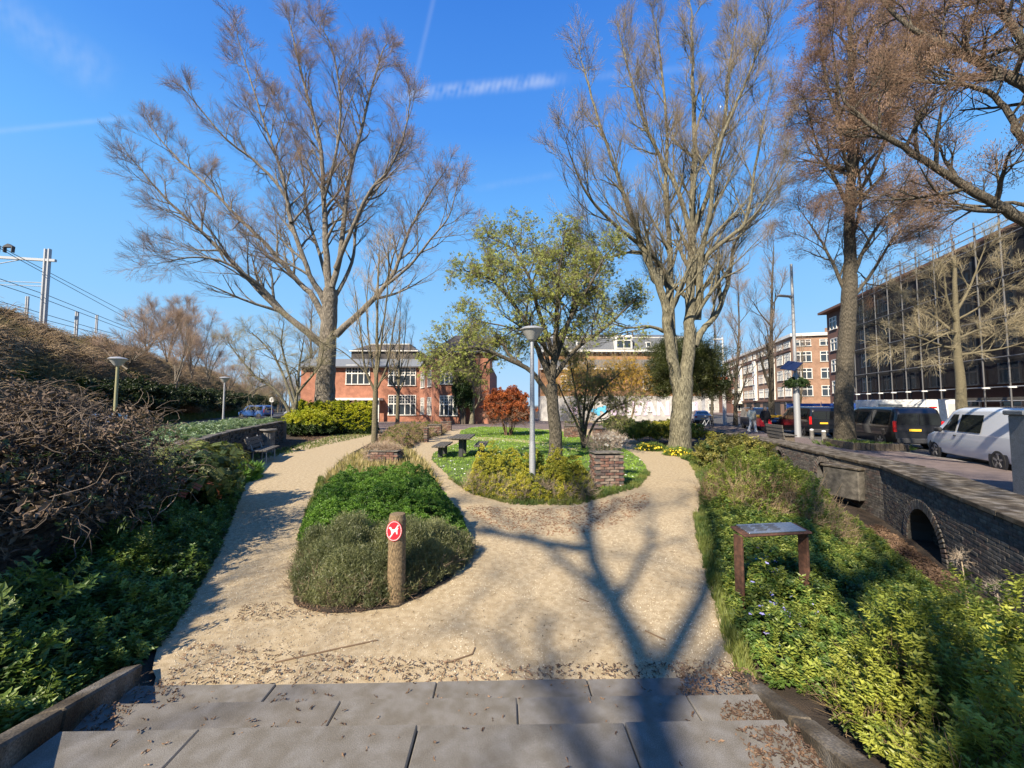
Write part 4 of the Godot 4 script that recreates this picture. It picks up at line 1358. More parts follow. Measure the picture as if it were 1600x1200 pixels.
	bush(o, "foliage", Vector3(-0.1, 0.08, 0), Vector3(0.45, 0.26, 0.8), 900, "blades", M.blade, Color(0.08, 0.19, 0.02), Color(0.17, 0.3, 0.04), 0.22, 0.5, 0.1)
	poly = PackedVector2Array()
	for i in 4: poly.append(left_line[i] + Vector2(-0.05, 0))
	for i in range(3, -1, -1): poly.append(left_line[i] + Vector2(-2.6, 0))
	o = thing("sage_ground_cover", "pale grey-green ground cover filling the raised bed on the slate wall", "ground cover", middle(poly) + Vector3(0, 1.0, 0))
	spread(o, "foliage", poly, 9000, "mat", M.leaf, Color(0.1, 0.16, 0.06), Color(0.3, 0.38, 0.24), 0.13, 0.22, 0.3, 0.6, 0.7, 0.6, false, 1.0)
	o = thing("evergreen_bush", "dense tall evergreen bush beside the steps, shading the bed", "bush", Vector3(-5.5, 0.2, -0.9))
	bush(o, "foliage", Vector3(0, 1.35, 0), Vector3(1.25, 1.25, 1.15), 4200, "ball", M.leaf, Color(0.02, 0.045, 0.012), Color(0.06, 0.1, 0.03), 0.15, 1.0, 0.3, 0.2)
	stems(o, 14, 0.3, 0.8, 1.6, 0.03, M.twig)
	o = thing("sapling_sprig", "young leafy sprigs growing by the side kerb of the steps", "plant", Vector3(-3.35, 0.05, -2.75))
	bush(o, "foliage", Vector3(-0.25, 0.35, 0), Vector3(0.5, 0.3, 0.4), 60, "spray", M.leaf, Color(0.07, 0.13, 0.025), Color(0.18, 0.24, 0.05), 0.17, 0.8, 0.2)
	# --- hedges and shrubs further off
	poly = world_poly([[-15.3, -26.4], [-9.6, -26.6], [-9.6, -28.2], [-15.3, -28.0]])
	o = thing("golden_hedge", "dark hedge with bright yellow-green young tops below the great poplar", "hedge", middle(poly))
	spread(o, "foliage", poly, 5200, "ball", M.leaf, Color(0.018, 0.04, 0.01), Color(0.05, 0.085, 0.02), 0.2, 1.75, 0.35, 0.15, 0.95)
	spread(o, "yellow_foliage", poly, 2600, "ball", M.leaf, Color(0.36, 0.4, 0.02), Color(0.56, 0.52, 0.04), 0.17, 1.95, 0.3, 0.2, 0.22)
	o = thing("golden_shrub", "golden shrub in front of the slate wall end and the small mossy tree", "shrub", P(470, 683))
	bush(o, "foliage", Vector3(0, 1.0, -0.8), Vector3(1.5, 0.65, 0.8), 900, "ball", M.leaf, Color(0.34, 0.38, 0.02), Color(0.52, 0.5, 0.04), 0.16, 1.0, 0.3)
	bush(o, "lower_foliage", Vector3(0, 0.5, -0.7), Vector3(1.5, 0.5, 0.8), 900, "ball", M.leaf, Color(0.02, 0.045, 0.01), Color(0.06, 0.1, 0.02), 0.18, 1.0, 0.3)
	o = thing("laurel_shrub", "low yellow-leaved hedge behind the dark bench by the forked tree", "hedge", Vector3(7.9, 0, -20.5))
	bush(o, "foliage", Vector3(0, 0.55, 0), Vector3(2.2, 0.55, 0.9), 1900, "ball", M.leaf, Color(0.1, 0.13, 0.02), Color(0.36, 0.33, 0.04), 0.15, 1.0, 0.4)
	o = thing("yew", "dark broad yew behind the forked tree trunk", "yew tree", Vector3(15.4, 0, -34.5))
	bush(o, "crown", Vector3(0, 4.3, 0), Vector3(2.9, 3.2, 2.6), 3600, "needle", M.leaf, Color(0.03, 0.045, 0.012), Color(0.09, 0.1, 0.025), 0.75, 1.0, 0.4, 0.45)
	stems(o, 5, 0.3, 1.0, 3.5, 0.12, M.twig, Color(0.1, 0.07, 0.05))
	for q in [[Vector3(10.4, 0, -35.5), 2.3, 2.6, "golden-leaved small tree before the graffiti wall, beside the yew"], [Vector3(6.6, 0, -36.5), 2.4, 3.0, "golden-leaved small tree before the graffiti wall, seen through the leafing tree"]]:
		o = thing("golden_tree", q[3], "tree", q[0], "golden trees by the graffiti wall")
		bush(o, "crown", Vector3(0, 4.0, 0), Vector3(q[1], 2.2, 2.0), 1100, "ball", M.leaf, Color(0.36, 0.22, 0.02), Color(0.55, 0.38, 0.05), 0.17, 1.2, 0.2, 0.5)
		bush(o, "twigs", Vector3(0, 3.6, 0), Vector3(q[1], 2.4, 2.0), 300, "shoot", M.twig, Color(0.25, 0.18, 0.09), Color(0.38, 0.28, 0.13), 1.3, 0.6, 0.1, 0.3)
		stems(o, 6, 0.3, 1.4, 3.6, 0.06, M.twig, Color(0.2, 0.15, 0.09))
	o = thing("green_shrub", "small dark green shrub beside the path before the graffiti wall", "shrub", P(968, 677))
	bush(o, "foliage", Vector3(0, 0.55, 0), Vector3(1.1, 0.6, 0.9), 900, "ball", M.leaf, Color(0.04, 0.07, 0.02), Color(0.14, 0.17, 0.05), 0.16, 1.0, 0.3, 0.4)
	o = thing("ivy_clad_tree", "column of dark ivy smothering a trunk beside the school", "tree", Vector3(-5.1, 0, -41.0))
	bush(o, "crown", Vector3(0, 3.6, 0), Vector3(0.95, 3.8, 1.0), 2000, "ball", M.leaf, Color(0.012, 0.032, 0.009), Color(0.035, 0.07, 0.018), 0.28, 1.0, 0.5, 0.3)
	stems(o, 3, 0.2, 0.4, 6.5, 0.2, M.twig, Color(0.1, 0.08, 0.06))
	# dead leaves and fallen twigs
	var litter := Node3D.new()
	litter.name = "leaf_litter"
	add_child(litter)
	tag(litter, "dry brown leaves and bits of bark lying by the steps and beds", "leaf litter", "", "stuff")
	for q in [[[[-2.45, -2.78], [-1.0, -2.85], [1.8, -2.85], [1.75, -3.1], [0.2, -3.02], [-1.4, -3.15], [-2.6, -3.3]], 900, 0.025], [[[1.0, -2.42], [1.6, -2.42], [1.62, -2.8], [1.15, -2.8]], 500, 0.15], [[[1.05, -2.07], [1.52, -2.07], [1.55, -2.42], [1.25, -2.42]], 550, 0.2], [[[1.0, -1.55], [1.42, -1.5], [1.44, -2.04], [1.12, -2.04]], 550, 0.355], [[[-2.6, -2.4], [-2.1, -2.4], [-2.2, -2.8], [-2.55, -2.8]], 130, 0.06], [[[-2.45, -2.05], [-2.1, -2.05], [-2.2, -2.42], [-2.45, -2.42]], 120, 0.2], [[[4.9, -4.0], [5.9, -3.4], [6.6, -4.9], [9.3, -10.0], [7.6, -10.2], [5.6, -6.4]], 6500, -9.0], [[[-11.4, -22.0], [-9.5, -22.5], [-10.5, -26.4], [-14.5, -26.2]], 1300, -9.0], [[[-2.5, -3.6], [-1.4, -3.75], [-0.7, -4.5], [-0.5, -5.0], [-1.0, -4.8], [-1.7, -4.0], [-2.6, -3.9]], 700, 0.03], [[[-2.1, -1.5], [1.3, -1.5], [1.35, -2.05], [-2.1, -2.08]], 70, 0.35], [[[-2.3, -2.1], [1.4, -2.1], [1.45, -2.44], [-2.3, -2.46]], 60, 0.2], [[[-2.4, -2.5], [1.5, -2.5], [1.55, -2.8], [-2.4, -2.84]], 90, 0.05]]:
		var pl := world_poly(q[0])
		var at_level: bool = q[2] > -5.0
		spread(litter, "leaves", pl, q[1], "dead", M.leaf_dry, Color(0.07, 0.04, 0.025), Color(0.26, 0.165, 0.1), 0.022 if at_level else 0.07, 0.012, 0.05, 0.3, 1.0, 0.9, not at_level, q[2])
	spread(litter, "needles", smooth_poly(poly_px([[720, 788], [800, 796], [900, 796], [1020, 765], [1010, 800], [930, 835], [840, 840], [750, 820]]), 1), 1900, "dead", M.leaf_dry, Color(0.14, 0.055, 0.025), Color(0.26, 0.12, 0.05), 0.03, 0.004, 0.05, 0.3, 1.0, 0.4, false, 0.02)
	spread(litter, "crumbs", poly_px([[300, 1050], [1140, 1072], [1085, 800], [1060, 740], [760, 800], [640, 960], [420, 955], [470, 760], [400, 760]]), 1500, "dead", M.leaf_dry, Color(0.09, 0.06, 0.035), Color(0.3, 0.22, 0.13), 0.016, 0.002, 0.05, 0.3, 1.0, 0.4, false, 0.018)
	var where := ["long thin fallen twig on the gravel by the bottom step", "short fallen twig on the gravel beside the rose bed", "short fallen twig on the gravel near the bottom step", "tiny fallen twig on the gravel before the lamp shrubs", "bent fallen twig on the gravel at the step edge"]
	var which := -1
	for q in [[[430, 1035], [520, 1015], [590, 1000]], [[1008, 985], [1040, 1000]], [[1490 * 0.5 + 700, 1010], [1500 * 0.5 + 750, 1018]], [[905, 935], [920, 940]], [[700, 1035], [738, 1022], [742, 1012]]]:
		var s := Shape.new()
		s.col = Color(0.15, 0.1, 0.06)
		var pts := PackedVector3Array()
		var rad := PackedFloat32Array()
		for p in q:
			pts.append(P(p[0], p[1], 0.018))
			rad.append(0.006)
		which += 1
		var tw := thing("fallen_twig", where[which], "twig", pts[0], "fallen twigs on the gravel")
		for i in pts.size(): pts[i] -= tw.position
		s.tube(pts, rad, 5)
		part(tw, "stick", s.mesh(), M.twig)
# ---------------------------------------------------------------- trees
func curve(pts: PackedVector3Array, steps: int) -> PackedVector3Array:
	var o := PackedVector3Array()
	var m := pts.size()
	for i in m - 1:
		for k in steps:
			var t := float(k) / steps
			o.append(pts[i].cubic_interpolate(pts[i + 1], pts[maxi(i - 1, 0)], pts[mini(i + 2, m - 1)], t))
	o.append(pts[m - 1])
	return o
# one grown branch and its children; tips collects [place, direction, size]
func grow(s: Shape, tips: Array, p: Vector3, d: Vector3, l: float, r: float, lvl: int, k: Dictionary) -> void:
	var pts := PackedVector3Array([p])
	var rad := PackedFloat32Array([r])
	var segs := 5 if lvl < 2 else 4
	for i in segs:
		d = (d + rdir() * k.wander + Vector3.UP * k.up).normalized()
		p += d * l / segs
		pts.append(p)
		rad.append(lerpf(r, maxf(r * 0.3, 0.006), (i + 1.0) / segs))
	s.tube(pts, rad, 5 if r > 0.05 else (4 if r > 0.02 else 3))
	if lvl >= k.levels or l < k.least:
		for i in range(1, pts.size()):
			if rng.randf() < k.dense:
				tips.append([pts[i], (pts[i] - pts[i - 1]).normalized(), k.spray * rr(0.7, 1.2)])
		return
	var kids: int = k.kids[mini(lvl, k.kids.size() - 1)]
	for i in kids:
		var t := (i + rr(0.3, 1.0)) / kids
		t = lerpf(0.22, 1.0, t)
		var x := t * segs
		var a := mini(int(x), segs - 1)
		var q := pts[a].lerp(pts[a + 1], x - a)
		var dd := (pts[a + 1] - pts[a]).normalized()
		var side := dd.cross(rdir()).normalized()
		var nd := dd.rotated(side, k.angle * rr(0.6, 1.3))
		grow(s, tips, q, nd, l * rr(0.42, 0.68) * (1.15 - 0.4 * t), maxf(lerpf(r, r * 0.35, t) * rr(0.55, 0.75), 0.008), lvl + 1, k)
# limbs: [[pixel points], radius at start, radius at end, depth at start, depth at end]
func tree(called: String, label: String, group: String, base: Vector3, limbs: Array, k: Dictionary, bark: Material, twig_a: Color, twig_b: Color, kind := "shoot", extra := []) -> Node3D:
	var o := thing(called, label, "tree", base, group)
	var trunk := Shape.new()
	var br := Shape.new()
	br.col = k.get("bark_tone", Color.WHITE)
	var tips := []
	for li in limbs.size():
		var q: Array = limbs[li]
		var pts := PackedVector3Array()
		var m: int = q[0].size()
		for i in m:
			var p = q[0][i]
			var dep := lerpf(q[3], q[4], float(i) / (m - 1))
			pts.append(((p as Vector3) if p is Vector3 else Q(p[0], p[1], dep)) - base)
		pts = curve(pts, 5)
		for i in range(1, pts.size() - 1):
			pts[i] += rdir() * q[1] * (0.04 if li == 0 else 0.12)
		var rad := PackedFloat32Array()
		for i in pts.size():
			var t := float(i) / (pts.size() - 1)
			var r := lerpf(q[1], q[2], pow(t, 0.8))
			if li == 0: r *= 1.0 + k.get("flare", 0.45) * exp(-t * 14.0)
			rad.append(r)
		trunk.tube(pts, rad, 12 if q[1] > 0.2 else 8)
		if li == 0 and not k.get("from_trunk", false): continue
		var l := 0.0
		for i in pts.size() - 1: l += (pts[i + 1] - pts[i]).length()
		var cnt := int(l * k.density)
		for c in cnt:
			var t := lerpf(k.get("bare", 0.2), 1.0, (c + rng.randf()) / cnt)
			var x := t * (pts.size() - 1)
			var a := mini(int(x), pts.size() - 2)
			var dd := (pts[a + 1] - pts[a]).normalized()
			var nd := dd.rotated(dd.cross(rdir()).normalized(), k.angle * rr(0.7, 1.4))
			grow(br, tips, pts[a].lerp(pts[a + 1], x - a), nd, k.reach * rr(0.55, 1.1) * (1.15 - 0.8 * t), clampf(lerpf(q[1], q[2], t) * 0.55, 0.018, 0.13), 1, k)
		grow(br, tips, pts[-1], (pts[-1] - pts[-2]).normalized(), k.reach * 0.35, maxf(q[2], 0.012), 1, k)
	part(o, "trunk", trunk.mesh(), bark)
	part(o, "branches", br.mesh(), bark).set_meta("kind", "stuff")
	var buf := PackedFloat32Array()
	for t in tips:
		put(buf, along((t[1] as Vector3) + rdir() * 0.5 + Vector3.UP * k.up * 2.0, rr(0, TAU)).scaled(Vector3.ONE * t[2]), t[0], vary(twig_a, twig_b))
	copies(o, "crown", leafy[kind], M.twig, buf)
	for e in extra:   # leaves: [kind, per tip, size, colour a, colour b, spread, name]
		var lb := PackedFloat32Array()
		for t in tips:
			for i in e[1]:
				var at: Vector3 = t[0] + (t[1] as Vector3) * rng.randf() * t[2] * 0.8 + rdir() * e[5]
				put(lb, along(rdir() + Vector3.UP * 0.5, rr(0, TAU)).scaled(Vector3.ONE * e[2] * rr(0.7, 1.3)), at, vary(e[3], e[4]))
		copies(o, e[6], leafy[e[0]], M.leaf, lb)
	return o
func trees() -> void:
	rng.seed = 77
	var k := {"wander": 0.16, "up": 0.06, "levels": 3, "least": 0.5, "dense": 0.42, "spray": 0.95, "kids": [0, 5, 4, 2], "angle": 0.6, "density": 1.0, "reach": 4.4, "bare": 0.25, "flare": 0.25}
	var b := Q(509, 672, 29.0)
	b.y = 0.0
	tree("poplar_tree", "huge bare poplar with massive grey trunk rising behind the golden hedge", "", b, [
		[[b, [508, 610], [511, 560], [514, 500], [517, 452]], 0.78, 0.5, 29, 29],
		[[[505, 540], [478, 517], [440, 487], [402, 450], [352, 398], [301, 350], [253, 304], [214, 258]], 0.3, 0.04, 29, 26],
		[[[447, 492], [415, 455], [385, 430], [345, 408], [300, 402], [265, 408]], 0.16, 0.03, 28.5, 24],
		[[[507, 500], [488, 462], [466, 440], [418, 385], [370, 337], [319, 286], [272, 242], [240, 205]], 0.27, 0.04, 29, 32],
		[[[512, 480], [496, 450], [484, 430], [455, 348], [444, 304], [400, 253], [352, 216], [300, 154]], 0.26, 0.04, 29, 27],
		[[[455, 348], [440, 270], [412, 190], [390, 120], [372, 62]], 0.14, 0.03, 28, 30],
		[[[515, 455], [510, 400], [506, 311], [499, 220], [473, 121], [455, 45]], 0.3, 0.04, 29, 29.5],
		[[[518, 450], [531, 400], [546, 275], [565, 201], [583, 128], [600, 75]], 0.26, 0.04, 29, 31],
		[[[506, 311], [525, 240], [532, 160], [520, 80], [500, 40]], 0.13, 0.03, 29, 27],
		[[[524, 420], [545, 370], [575, 304], [608, 264], [630, 215], [640, 165]], 0.2, 0.03, 29, 26.5],
		[[[524, 524], [560, 490], [590, 460], [618, 420], [634, 374], [660, 322], [690, 275]], 0.28, 0.04, 29, 30],
		[[[600, 448], [640, 415], [672, 375], [700, 340], [712, 300]], 0.13, 0.03, 29, 27],
		[[[520, 470], [500, 400], [480, 330], [470, 250], [440, 160]], 0.17, 0.03, 29, 34],
		[[[520, 470], [550, 410], [560, 340], [600, 280], [620, 240]], 0.17, 0.03, 29, 34],
	], k, M.bark_grey, Color(0.13, 0.09, 0.065), Color(0.3, 0.21, 0.15))
	b = P(1062, 703)
	k = {"wander": 0.13, "up": 0.1, "levels": 3, "least": 0.4, "dense": 0.36, "spray": 0.75, "kids": [0, 5, 4, 2], "angle": 0.55, "density": 1.3, "reach": 3.2, "bare": 0.22, "flare": 0.35}
	tree("forked_tree", "tall bare tree with a forked mossy trunk beside the street wall", "", b, [
		[[b, [1064, 660], [1066, 620], [1068, 590]], 0.47, 0.4, 17.2, 17.2],
		[[[1062, 625], [1052, 570], [1044, 520], [1038, 470], [1020, 425], [1003, 385], [985, 330], [960, 260], [930, 170], [910, 100]], 0.27, 0.03, 17.2, 16],
		[[[1055, 585], [1050, 520], [1048, 450], [1046, 380], [1040, 300], [1042, 210], [1035, 120], [1025, 40]], 0.2, 0.03, 17.2, 18.5],
		[[[1070, 610], [1076, 540], [1078, 480], [1080, 410], [1082, 320], [1085, 200], [1082, 100], [1080, 15]], 0.32, 0.03, 17.2, 17],
		[[[1085, 540], [1098, 515], [1120, 490], [1135, 450], [1143, 410], [1150, 375], [1185, 330], [1220, 260]], 0.17, 0.03, 17.2, 18],
		[[[1083, 445], [1105, 400], [1140, 370], [1165, 345], [1180, 260], [1195, 180]], 0.14, 0.03, 17.2, 15],
		[[[1046, 440], [1025, 405], [995, 393], [960, 400], [915, 410]], 0.1, 0.03, 17.2, 16],
		[[[1038, 518], [1015, 510], [985, 512], [955, 505]], 0.09, 0.025, 17.2, 16.5],
		[[[1081, 380], [1060, 300], [1010, 200], [985, 120], [970, 60]], 0.13, 0.03, 17.2, 19],
		[[[1082, 370], [1110, 290], [1130, 200], [1140, 100], [1150, 40]], 0.13, 0.03, 17.2, 19],
		[[[1090, 500], [1095, 400], [1110, 330], [1120, 240], [1160, 140], [1190, 70]], 0.15, 0.03, 17.2, 14.5],
		[[[1003, 385], [960, 350], [915, 300], [890, 240]], 0.1, 0.025, 16.8, 14.5],
	], k, M.bark_mossy, Color(0.14, 0.11, 0.075), Color(0.31, 0.25, 0.17))
	# small leafing tree behind the lamp
	b = P(868, 722, 0.04)
	k = {"wander": 0.3, "up": 0.02, "levels": 3, "least": 0.25, "dense": 0.6, "spray": 0.5, "kids": [0, 4, 3, 3], "angle": 0.8, "density": 2.6, "reach": 1.7, "bare": 0.25, "flare": 0.3}
	tree("leafing_tree", "small spreading tree coming into pale green leaf behind the lamp", "", b, [
		[[b, [868, 680], [864, 640], [862, 600]], 0.24, 0.19, 13.5, 13.5],
		[[[862, 605], [866, 560], [870, 500], [872, 440], [880, 380]], 0.16, 0.03, 13.5, 13.2],
		[[[862, 600], [840, 545], [820, 500], [790, 460], [760, 430], [735, 425]], 0.12, 0.025, 13.5, 12.6],
		[[[858, 620], [830, 580], [790, 560], [750, 545], [715, 545], [692, 560]], 0.11, 0.025, 13.5, 12.4],
		[[[866, 560], [840, 480], [825, 430], [800, 390], [775, 375]], 0.1, 0.025, 13.5, 14.5],
		[[[868, 545], [900, 480], [925, 440], [945, 400]], 0.1, 0.025, 13.5, 13],
		[[[865, 590], [900, 545], [935, 520], [970, 490], [990, 470]], 0.1, 0.025, 13.5, 14],
		[[[862, 600], [850, 540], [830, 520], [790, 510], [740, 500]], 0.09, 0.02, 13.5, 15.5],
		[[[866, 570], [890, 500], [900, 440], [910, 390]], 0.08, 0.02, 13.5, 15.5],
	], k, M.bark_dark, Color(0.12, 0.1, 0.07), Color(0.24, 0.2, 0.13), "shoot", [["ball", 4, 0.075, Color(0.22, 0.25, 0.05), Color(0.5, 0.52, 0.16), 0.16, "leaves"]])
	b = P(912, 702)
	k.reach = 1.3
	k.dense = 0.8
	tree("multi_stem_tree", "small multi-stemmed tree with sparse young leaves above the brick pier", "", b, [
		[[b, [908, 680], [900, 660], [885, 630], [872, 600]], 0.09, 0.03, 17.5, 17],
		[[[912, 698], [915, 670], [922, 640], [940, 610], [960, 590]], 0.09, 0.03, 17.5, 17.5],
		[[[911, 698], [912, 650], [915, 610], [918, 570]], 0.08, 0.03, 17.5, 18],
		[[[913, 698], [930, 660], [955, 640], [985, 625]], 0.07, 0.025, 17.5, 16.5],
		[[[911, 690], [905, 640], [895, 590], [890, 560]], 0.07, 0.025, 17.5, 16.5],
	], k, M.bark_dark, Color(0.16, 0.13, 0.08), Color(0.3, 0.25, 0.15), "shoot", [["ball", 1, 0.085, Color(0.16, 0.18, 0.05), Color(0.4, 0.4, 0.13), 0.15, "leaves"]])
	# small mossy tree left
	b = P(459, 681)
	k = {"wander": 0.32, "up": 0.03, "levels": 3, "least": 0.3, "dense": 0.4, "spray": 0.7, "kids": [0, 4, 3, 2], "angle": 0.75, "density": 1.6, "reach": 2.2, "bare": 0.25, "flare": 0.3}
	tree("mossy_tree", "small crooked tree with moss-green branches at the end of the slate wall", "", b, [
		[[b, [460, 650], [462, 630]], 0.2, 0.17, 26, 26],
		[[[459, 660], [445, 630], [425, 605], [400, 590], [375, 560], [360, 540]], 0.13, 0.03, 26, 25],
		[[[462, 635], [466, 600], [468, 570], [475, 530]], 0.13, 0.03, 26, 26],
		[[[460, 640], [448, 600], [430, 560], [405, 530], [390, 520]], 0.11, 0.03, 26, 27],
		[[[464, 615], [485, 590], [500, 570], [505, 545]], 0.1, 0.03, 26, 25],
		[[[462, 625], [450, 580], [440, 540], [442, 515]], 0.1, 0.03, 26, 24.5],
	], k, M.bark_mossy, Color(0.22, 0.2, 0.1), Color(0.4, 0.35, 0.2))
	# two slender trees on the front island
	k = {"wander": 0.1, "up": 0.12, "levels": 3, "least": 0.3, "dense": 0.3, "spray": 0.7, "kids": [0, 3, 2], "angle": 0.5, "density": 1.2, "reach": 1.8, "bare": 0.15, "flare": 0.15}
	for q in [[585, 696, 19.3, 0.16, 1.0, "slender bare young tree with smooth trunk between the two paths"], [621, 667, 36.0, 0.2, 0.62, "slender bare young tree standing before the school front"]]:
		b = P(q[0], q[1])
		var x: float = q[0]
		var f: float = q[4]
		var y0: float = q[1]
		var z: float = q[2]
		var at := func(dx: float, dy: float) -> Array: return [x + dx * f, y0 - dy * f]
		tree("slender_tree", q[5], "slender young trees", b, [
			[[b, at.call(1, 50), at.call(2, 85)], q[3], q[3] * 0.75, z, z],
			[[at.call(2, 80), at.call(4, 150), at.call(5, 230), at.call(8, 300)], q[3] * 0.7, 0.02, z, z],
			[[at.call(2, 82), at.call(-14, 120), at.call(-22, 180), at.call(-30, 240)], q[3] * 0.45, 0.02, z, z - 0.5],
			[[at.call(2, 85), at.call(18, 120), at.call(26, 160), at.call(38, 230)], q[3] * 0.45, 0.02, z, z + 0.5],
			[[at.call(3, 100), at.call(-8, 160), at.call(-12, 220), at.call(-8, 280)], q[3] * 0.35, 0.02, z, z + 1.0],
			[[at.call(3, 100), at.call(12, 170), at.call(20, 240), at.call(22, 290)], q[3] * 0.35, 0.02, z, z - 1.0],
			[[at.call(-6, 105), at.call(-30, 130), at.call(-55, 150), at.call(-80, 160)], q[3] * 0.25, 0.015, z, z - 1.0],
		], k, M.bark_pale, Color(0.28, 0.21, 0.14), Color(0.46, 0.37, 0.25))
	# alder on the street with catkins
	k = {"wander": 0.2, "up": 0.02, "levels": 3, "least": 0.35, "dense": 0.45, "spray": 0.72, "kids": [0, 5, 4, 2], "angle": 0.75, "density": 1.7, "reach": 2.9, "bare": 0.2, "flare": 0.3}
	b = P(1321, 692, 0.11)
	tree("alder_tree", "tall dark-trunked street alder hung with brown catkins beside the black van", "", b, [
		[[b, [1318, 640], [1321, 560], [1326, 480], [1328, 430]], 0.42, 0.3, 19.2, 19.2],
		[[[1328, 435], [1328, 340], [1331, 230], [1330, 120], [1327, 20], [1325, -80]], 0.28, 0.05, 19.2, 19.2],
		[[[1330, 440], [1350, 390], [1375, 350], [1410, 320]], 0.12, 0.03, 19.2, 18],
		[[[1326, 470], [1305, 420], [1285, 380], [1262, 345]], 0.11, 0.03, 19.2, 20],
		[[[1332, 465], [1360, 430], [1395, 375], [1440, 335]], 0.1, 0.03, 19.2, 20],
		[[[1328, 330], [1300, 270], [1275, 220], [1262, 170]], 0.11, 0.03, 19.2, 18.5],
		[[[1330, 320], [1365, 260], [1395, 190], [1420, 130]], 0.11, 0.03, 19.2, 18.5],
		[[[1330, 230], [1300, 160], [1285, 90], [1280, 20]], 0.11, 0.03, 19.2, 20],
		[[[1331, 220], [1360, 150], [1380, 70], [1390, 0]], 0.11, 0.03, 19.2, 20.5],
		[[[1329, 380], [1345, 320], [1340, 250], [1350, 200]], 0.09, 0.03, 19.2, 16],
		[[[1329, 280], [1315, 220], [1310, 150], [1300, 60]], 0.09, 0.03, 19.2, 16.5],
	], k, M.bark_dark, Color(0.13, 0.075, 0.05), Color(0.3, 0.19, 0.12), "catkin")
	# its neighbour just outside the picture, whose limbs reach in
	b = Vector3(12.3, 0.11, -7.6)
	k.density = 2.0
	k.reach = 1.8
	k.spray = 0.42
	tree("alder_tree", "street alder with lichened limbs reaching over the pavement by the cabinet", "", b, [
		[[b, Vector3(12.3, 2.5, -7.6), Vector3(12.1, 4.6, -7.7), Vector3(12.2, 8.0, -7.8), Vector3(12.0, 11.0, -8.0)], 0.3, 0.1, 7, 7],
		[[Vector3(12.15, 4.4, -7.7), [1600, 345], [1540, 310], [1470, 268], [1400, 222], [1360, 195], [1325, 165]], 0.13, 0.03, 7.7, 8.4],
		[[Vector3(12.2, 7.0, -7.7), [1600, 132], [1560, 115], [1500, 82], [1420, 40], [1375, -5]], 0.13, 0.03, 7.7, 9.0],
		[[Vector3(12.2, 6.0, -7.7), [1600, 218], [1582, 185], [1545, 145], [1490, 130], [1420, 125], [1370, 105]], 0.08, 0.02, 7.7, 8.4],
		[[Vector3(12.2, 6.4, -7.7), [1600, 70], [1570, 20], [1540, -40]], 0.1, 0.03, 7.7, 8.4],
		[[Vector3(12.2, 5.2, -7.7), [1600, 320], [1540, 322], [1480, 318], [1430, 315]], 0.05, 0.015, 7.7, 9.5],
		[[Vector3(12.2, 7.0, -7.7), [1600, 85], [1540, 90], [1480, 88], [1420, 80]], 0.06, 0.02, 7.7, 10.0],
	], k, M.bark_dark, Color(0.13, 0.08, 0.055), Color(0.32, 0.21, 0.13), "catkin")
	# plane tree across the street
	k = {"wander": 0.22, "up": 0.03, "levels": 3, "least": 0.3, "dense": 0.35, "spray": 0.8, "kids": [0, 4, 3, 2], "angle": 0.55, "density": 1.5, "reach": 2.2, "bare": 0.2, "flare": 0.15}
	b = Q(1506, 676, 22.5)
	b.y = 0.12
	tree("street_tree", "pale-trunked bare street tree with flat spreading branches before the scaffold", "", b, [
		[[b, [1503, 640], [1500, 590], [1495, 540], [1494, 500], [1492, 450], [1491, 400]], 0.3, 0.08, 22.5, 22.5],
		[[[1496, 545], [1470, 540], [1430, 525], [1390, 512], [1360, 505]], 0.09, 0.02, 22.5, 22],
		[[[1495, 525], [1460, 495], [1425, 475], [1405, 455]], 0.09, 0.02, 22.5, 23.5],
		[[[1496, 555], [1530, 550], [1565, 545], [1600, 535]], 0.09, 0.02, 22.5, 22],
		[[[1495, 530], [1530, 515], [1570, 505], [1610, 495]], 0.09, 0.02, 22.5, 24],
		[[[1494, 505], [1480, 470], [1475, 430], [1465, 395]], 0.08, 0.02, 22.5, 21.5],
		[[[1493, 490], [1515, 450], [1530, 410], [1540, 385]], 0.08, 0.02, 22.5, 22],
		[[[1494, 520], [1480, 520], [1440, 540], [1400, 545]], 0.06, 0.02, 22.5, 20],
		[[[1494, 500], [1530, 480], [1560, 455], [1580, 440]], 0.07, 0.02, 22.5, 21],
	], k, M.bark_pale, Color(0.28, 0.23, 0.14), Color(0.46, 0.39, 0.24))
	# bare trees further along the street and beyond the garden
	k = {"wander": 0.13, "up": 0.1, "levels": 3, "least": 0.4, "dense": 0.4, "spray": 1.1, "kids": [0, 4, 3, 2], "angle": 0.5, "density": 1.0, "reach": 3.6, "bare": 0.15, "flare": 0.2, "from_trunk": true}
	for q in [[1205, 672, 31.0, 385, 0.27, M.bark_dark, "dark-trunked bare street tree behind the two walkers"], [1149, 668, 38.0, 440, 0.22, M.bark_dark, "bare street tree by the parked cars beyond the yew"], [737, 664, 41.0, 520, 0.26, M.bark_mossy, "bare tree with pale trunk beside the ivy column"], [1112, 662, 60.0, 470, 0.25, M.bark_dark, "distant bare tree at the far end of the street"], [1249, 664, 45.0, 545, 0.13, M.bark_pale, "small bare street tree before the brick corner house"], [485, 655, 62.0, 455, 0.4, M.bark_grey, "tall narrow bare poplar far behind the great poplar"]]:
		b = Q(q[0], q[1], q[2])
		b.y = 0.05
		var top := Q(q[0] + 4, q[3], q[2])
		k.reach = (top.y) * (0.26 if q[4] < 0.35 else 0.2)
		tree("bare_tree", q[6], "bare trees beyond the garden", b, [[[b, b.lerp(top, 0.3) + rdir() * 0.15, b.lerp(top, 0.65) + rdir() * 0.25, top], q[4], 0.03, 0, 0]], k, q[5], Color(0.18, 0.13, 0.1), Color(0.34, 0.26, 0.19))
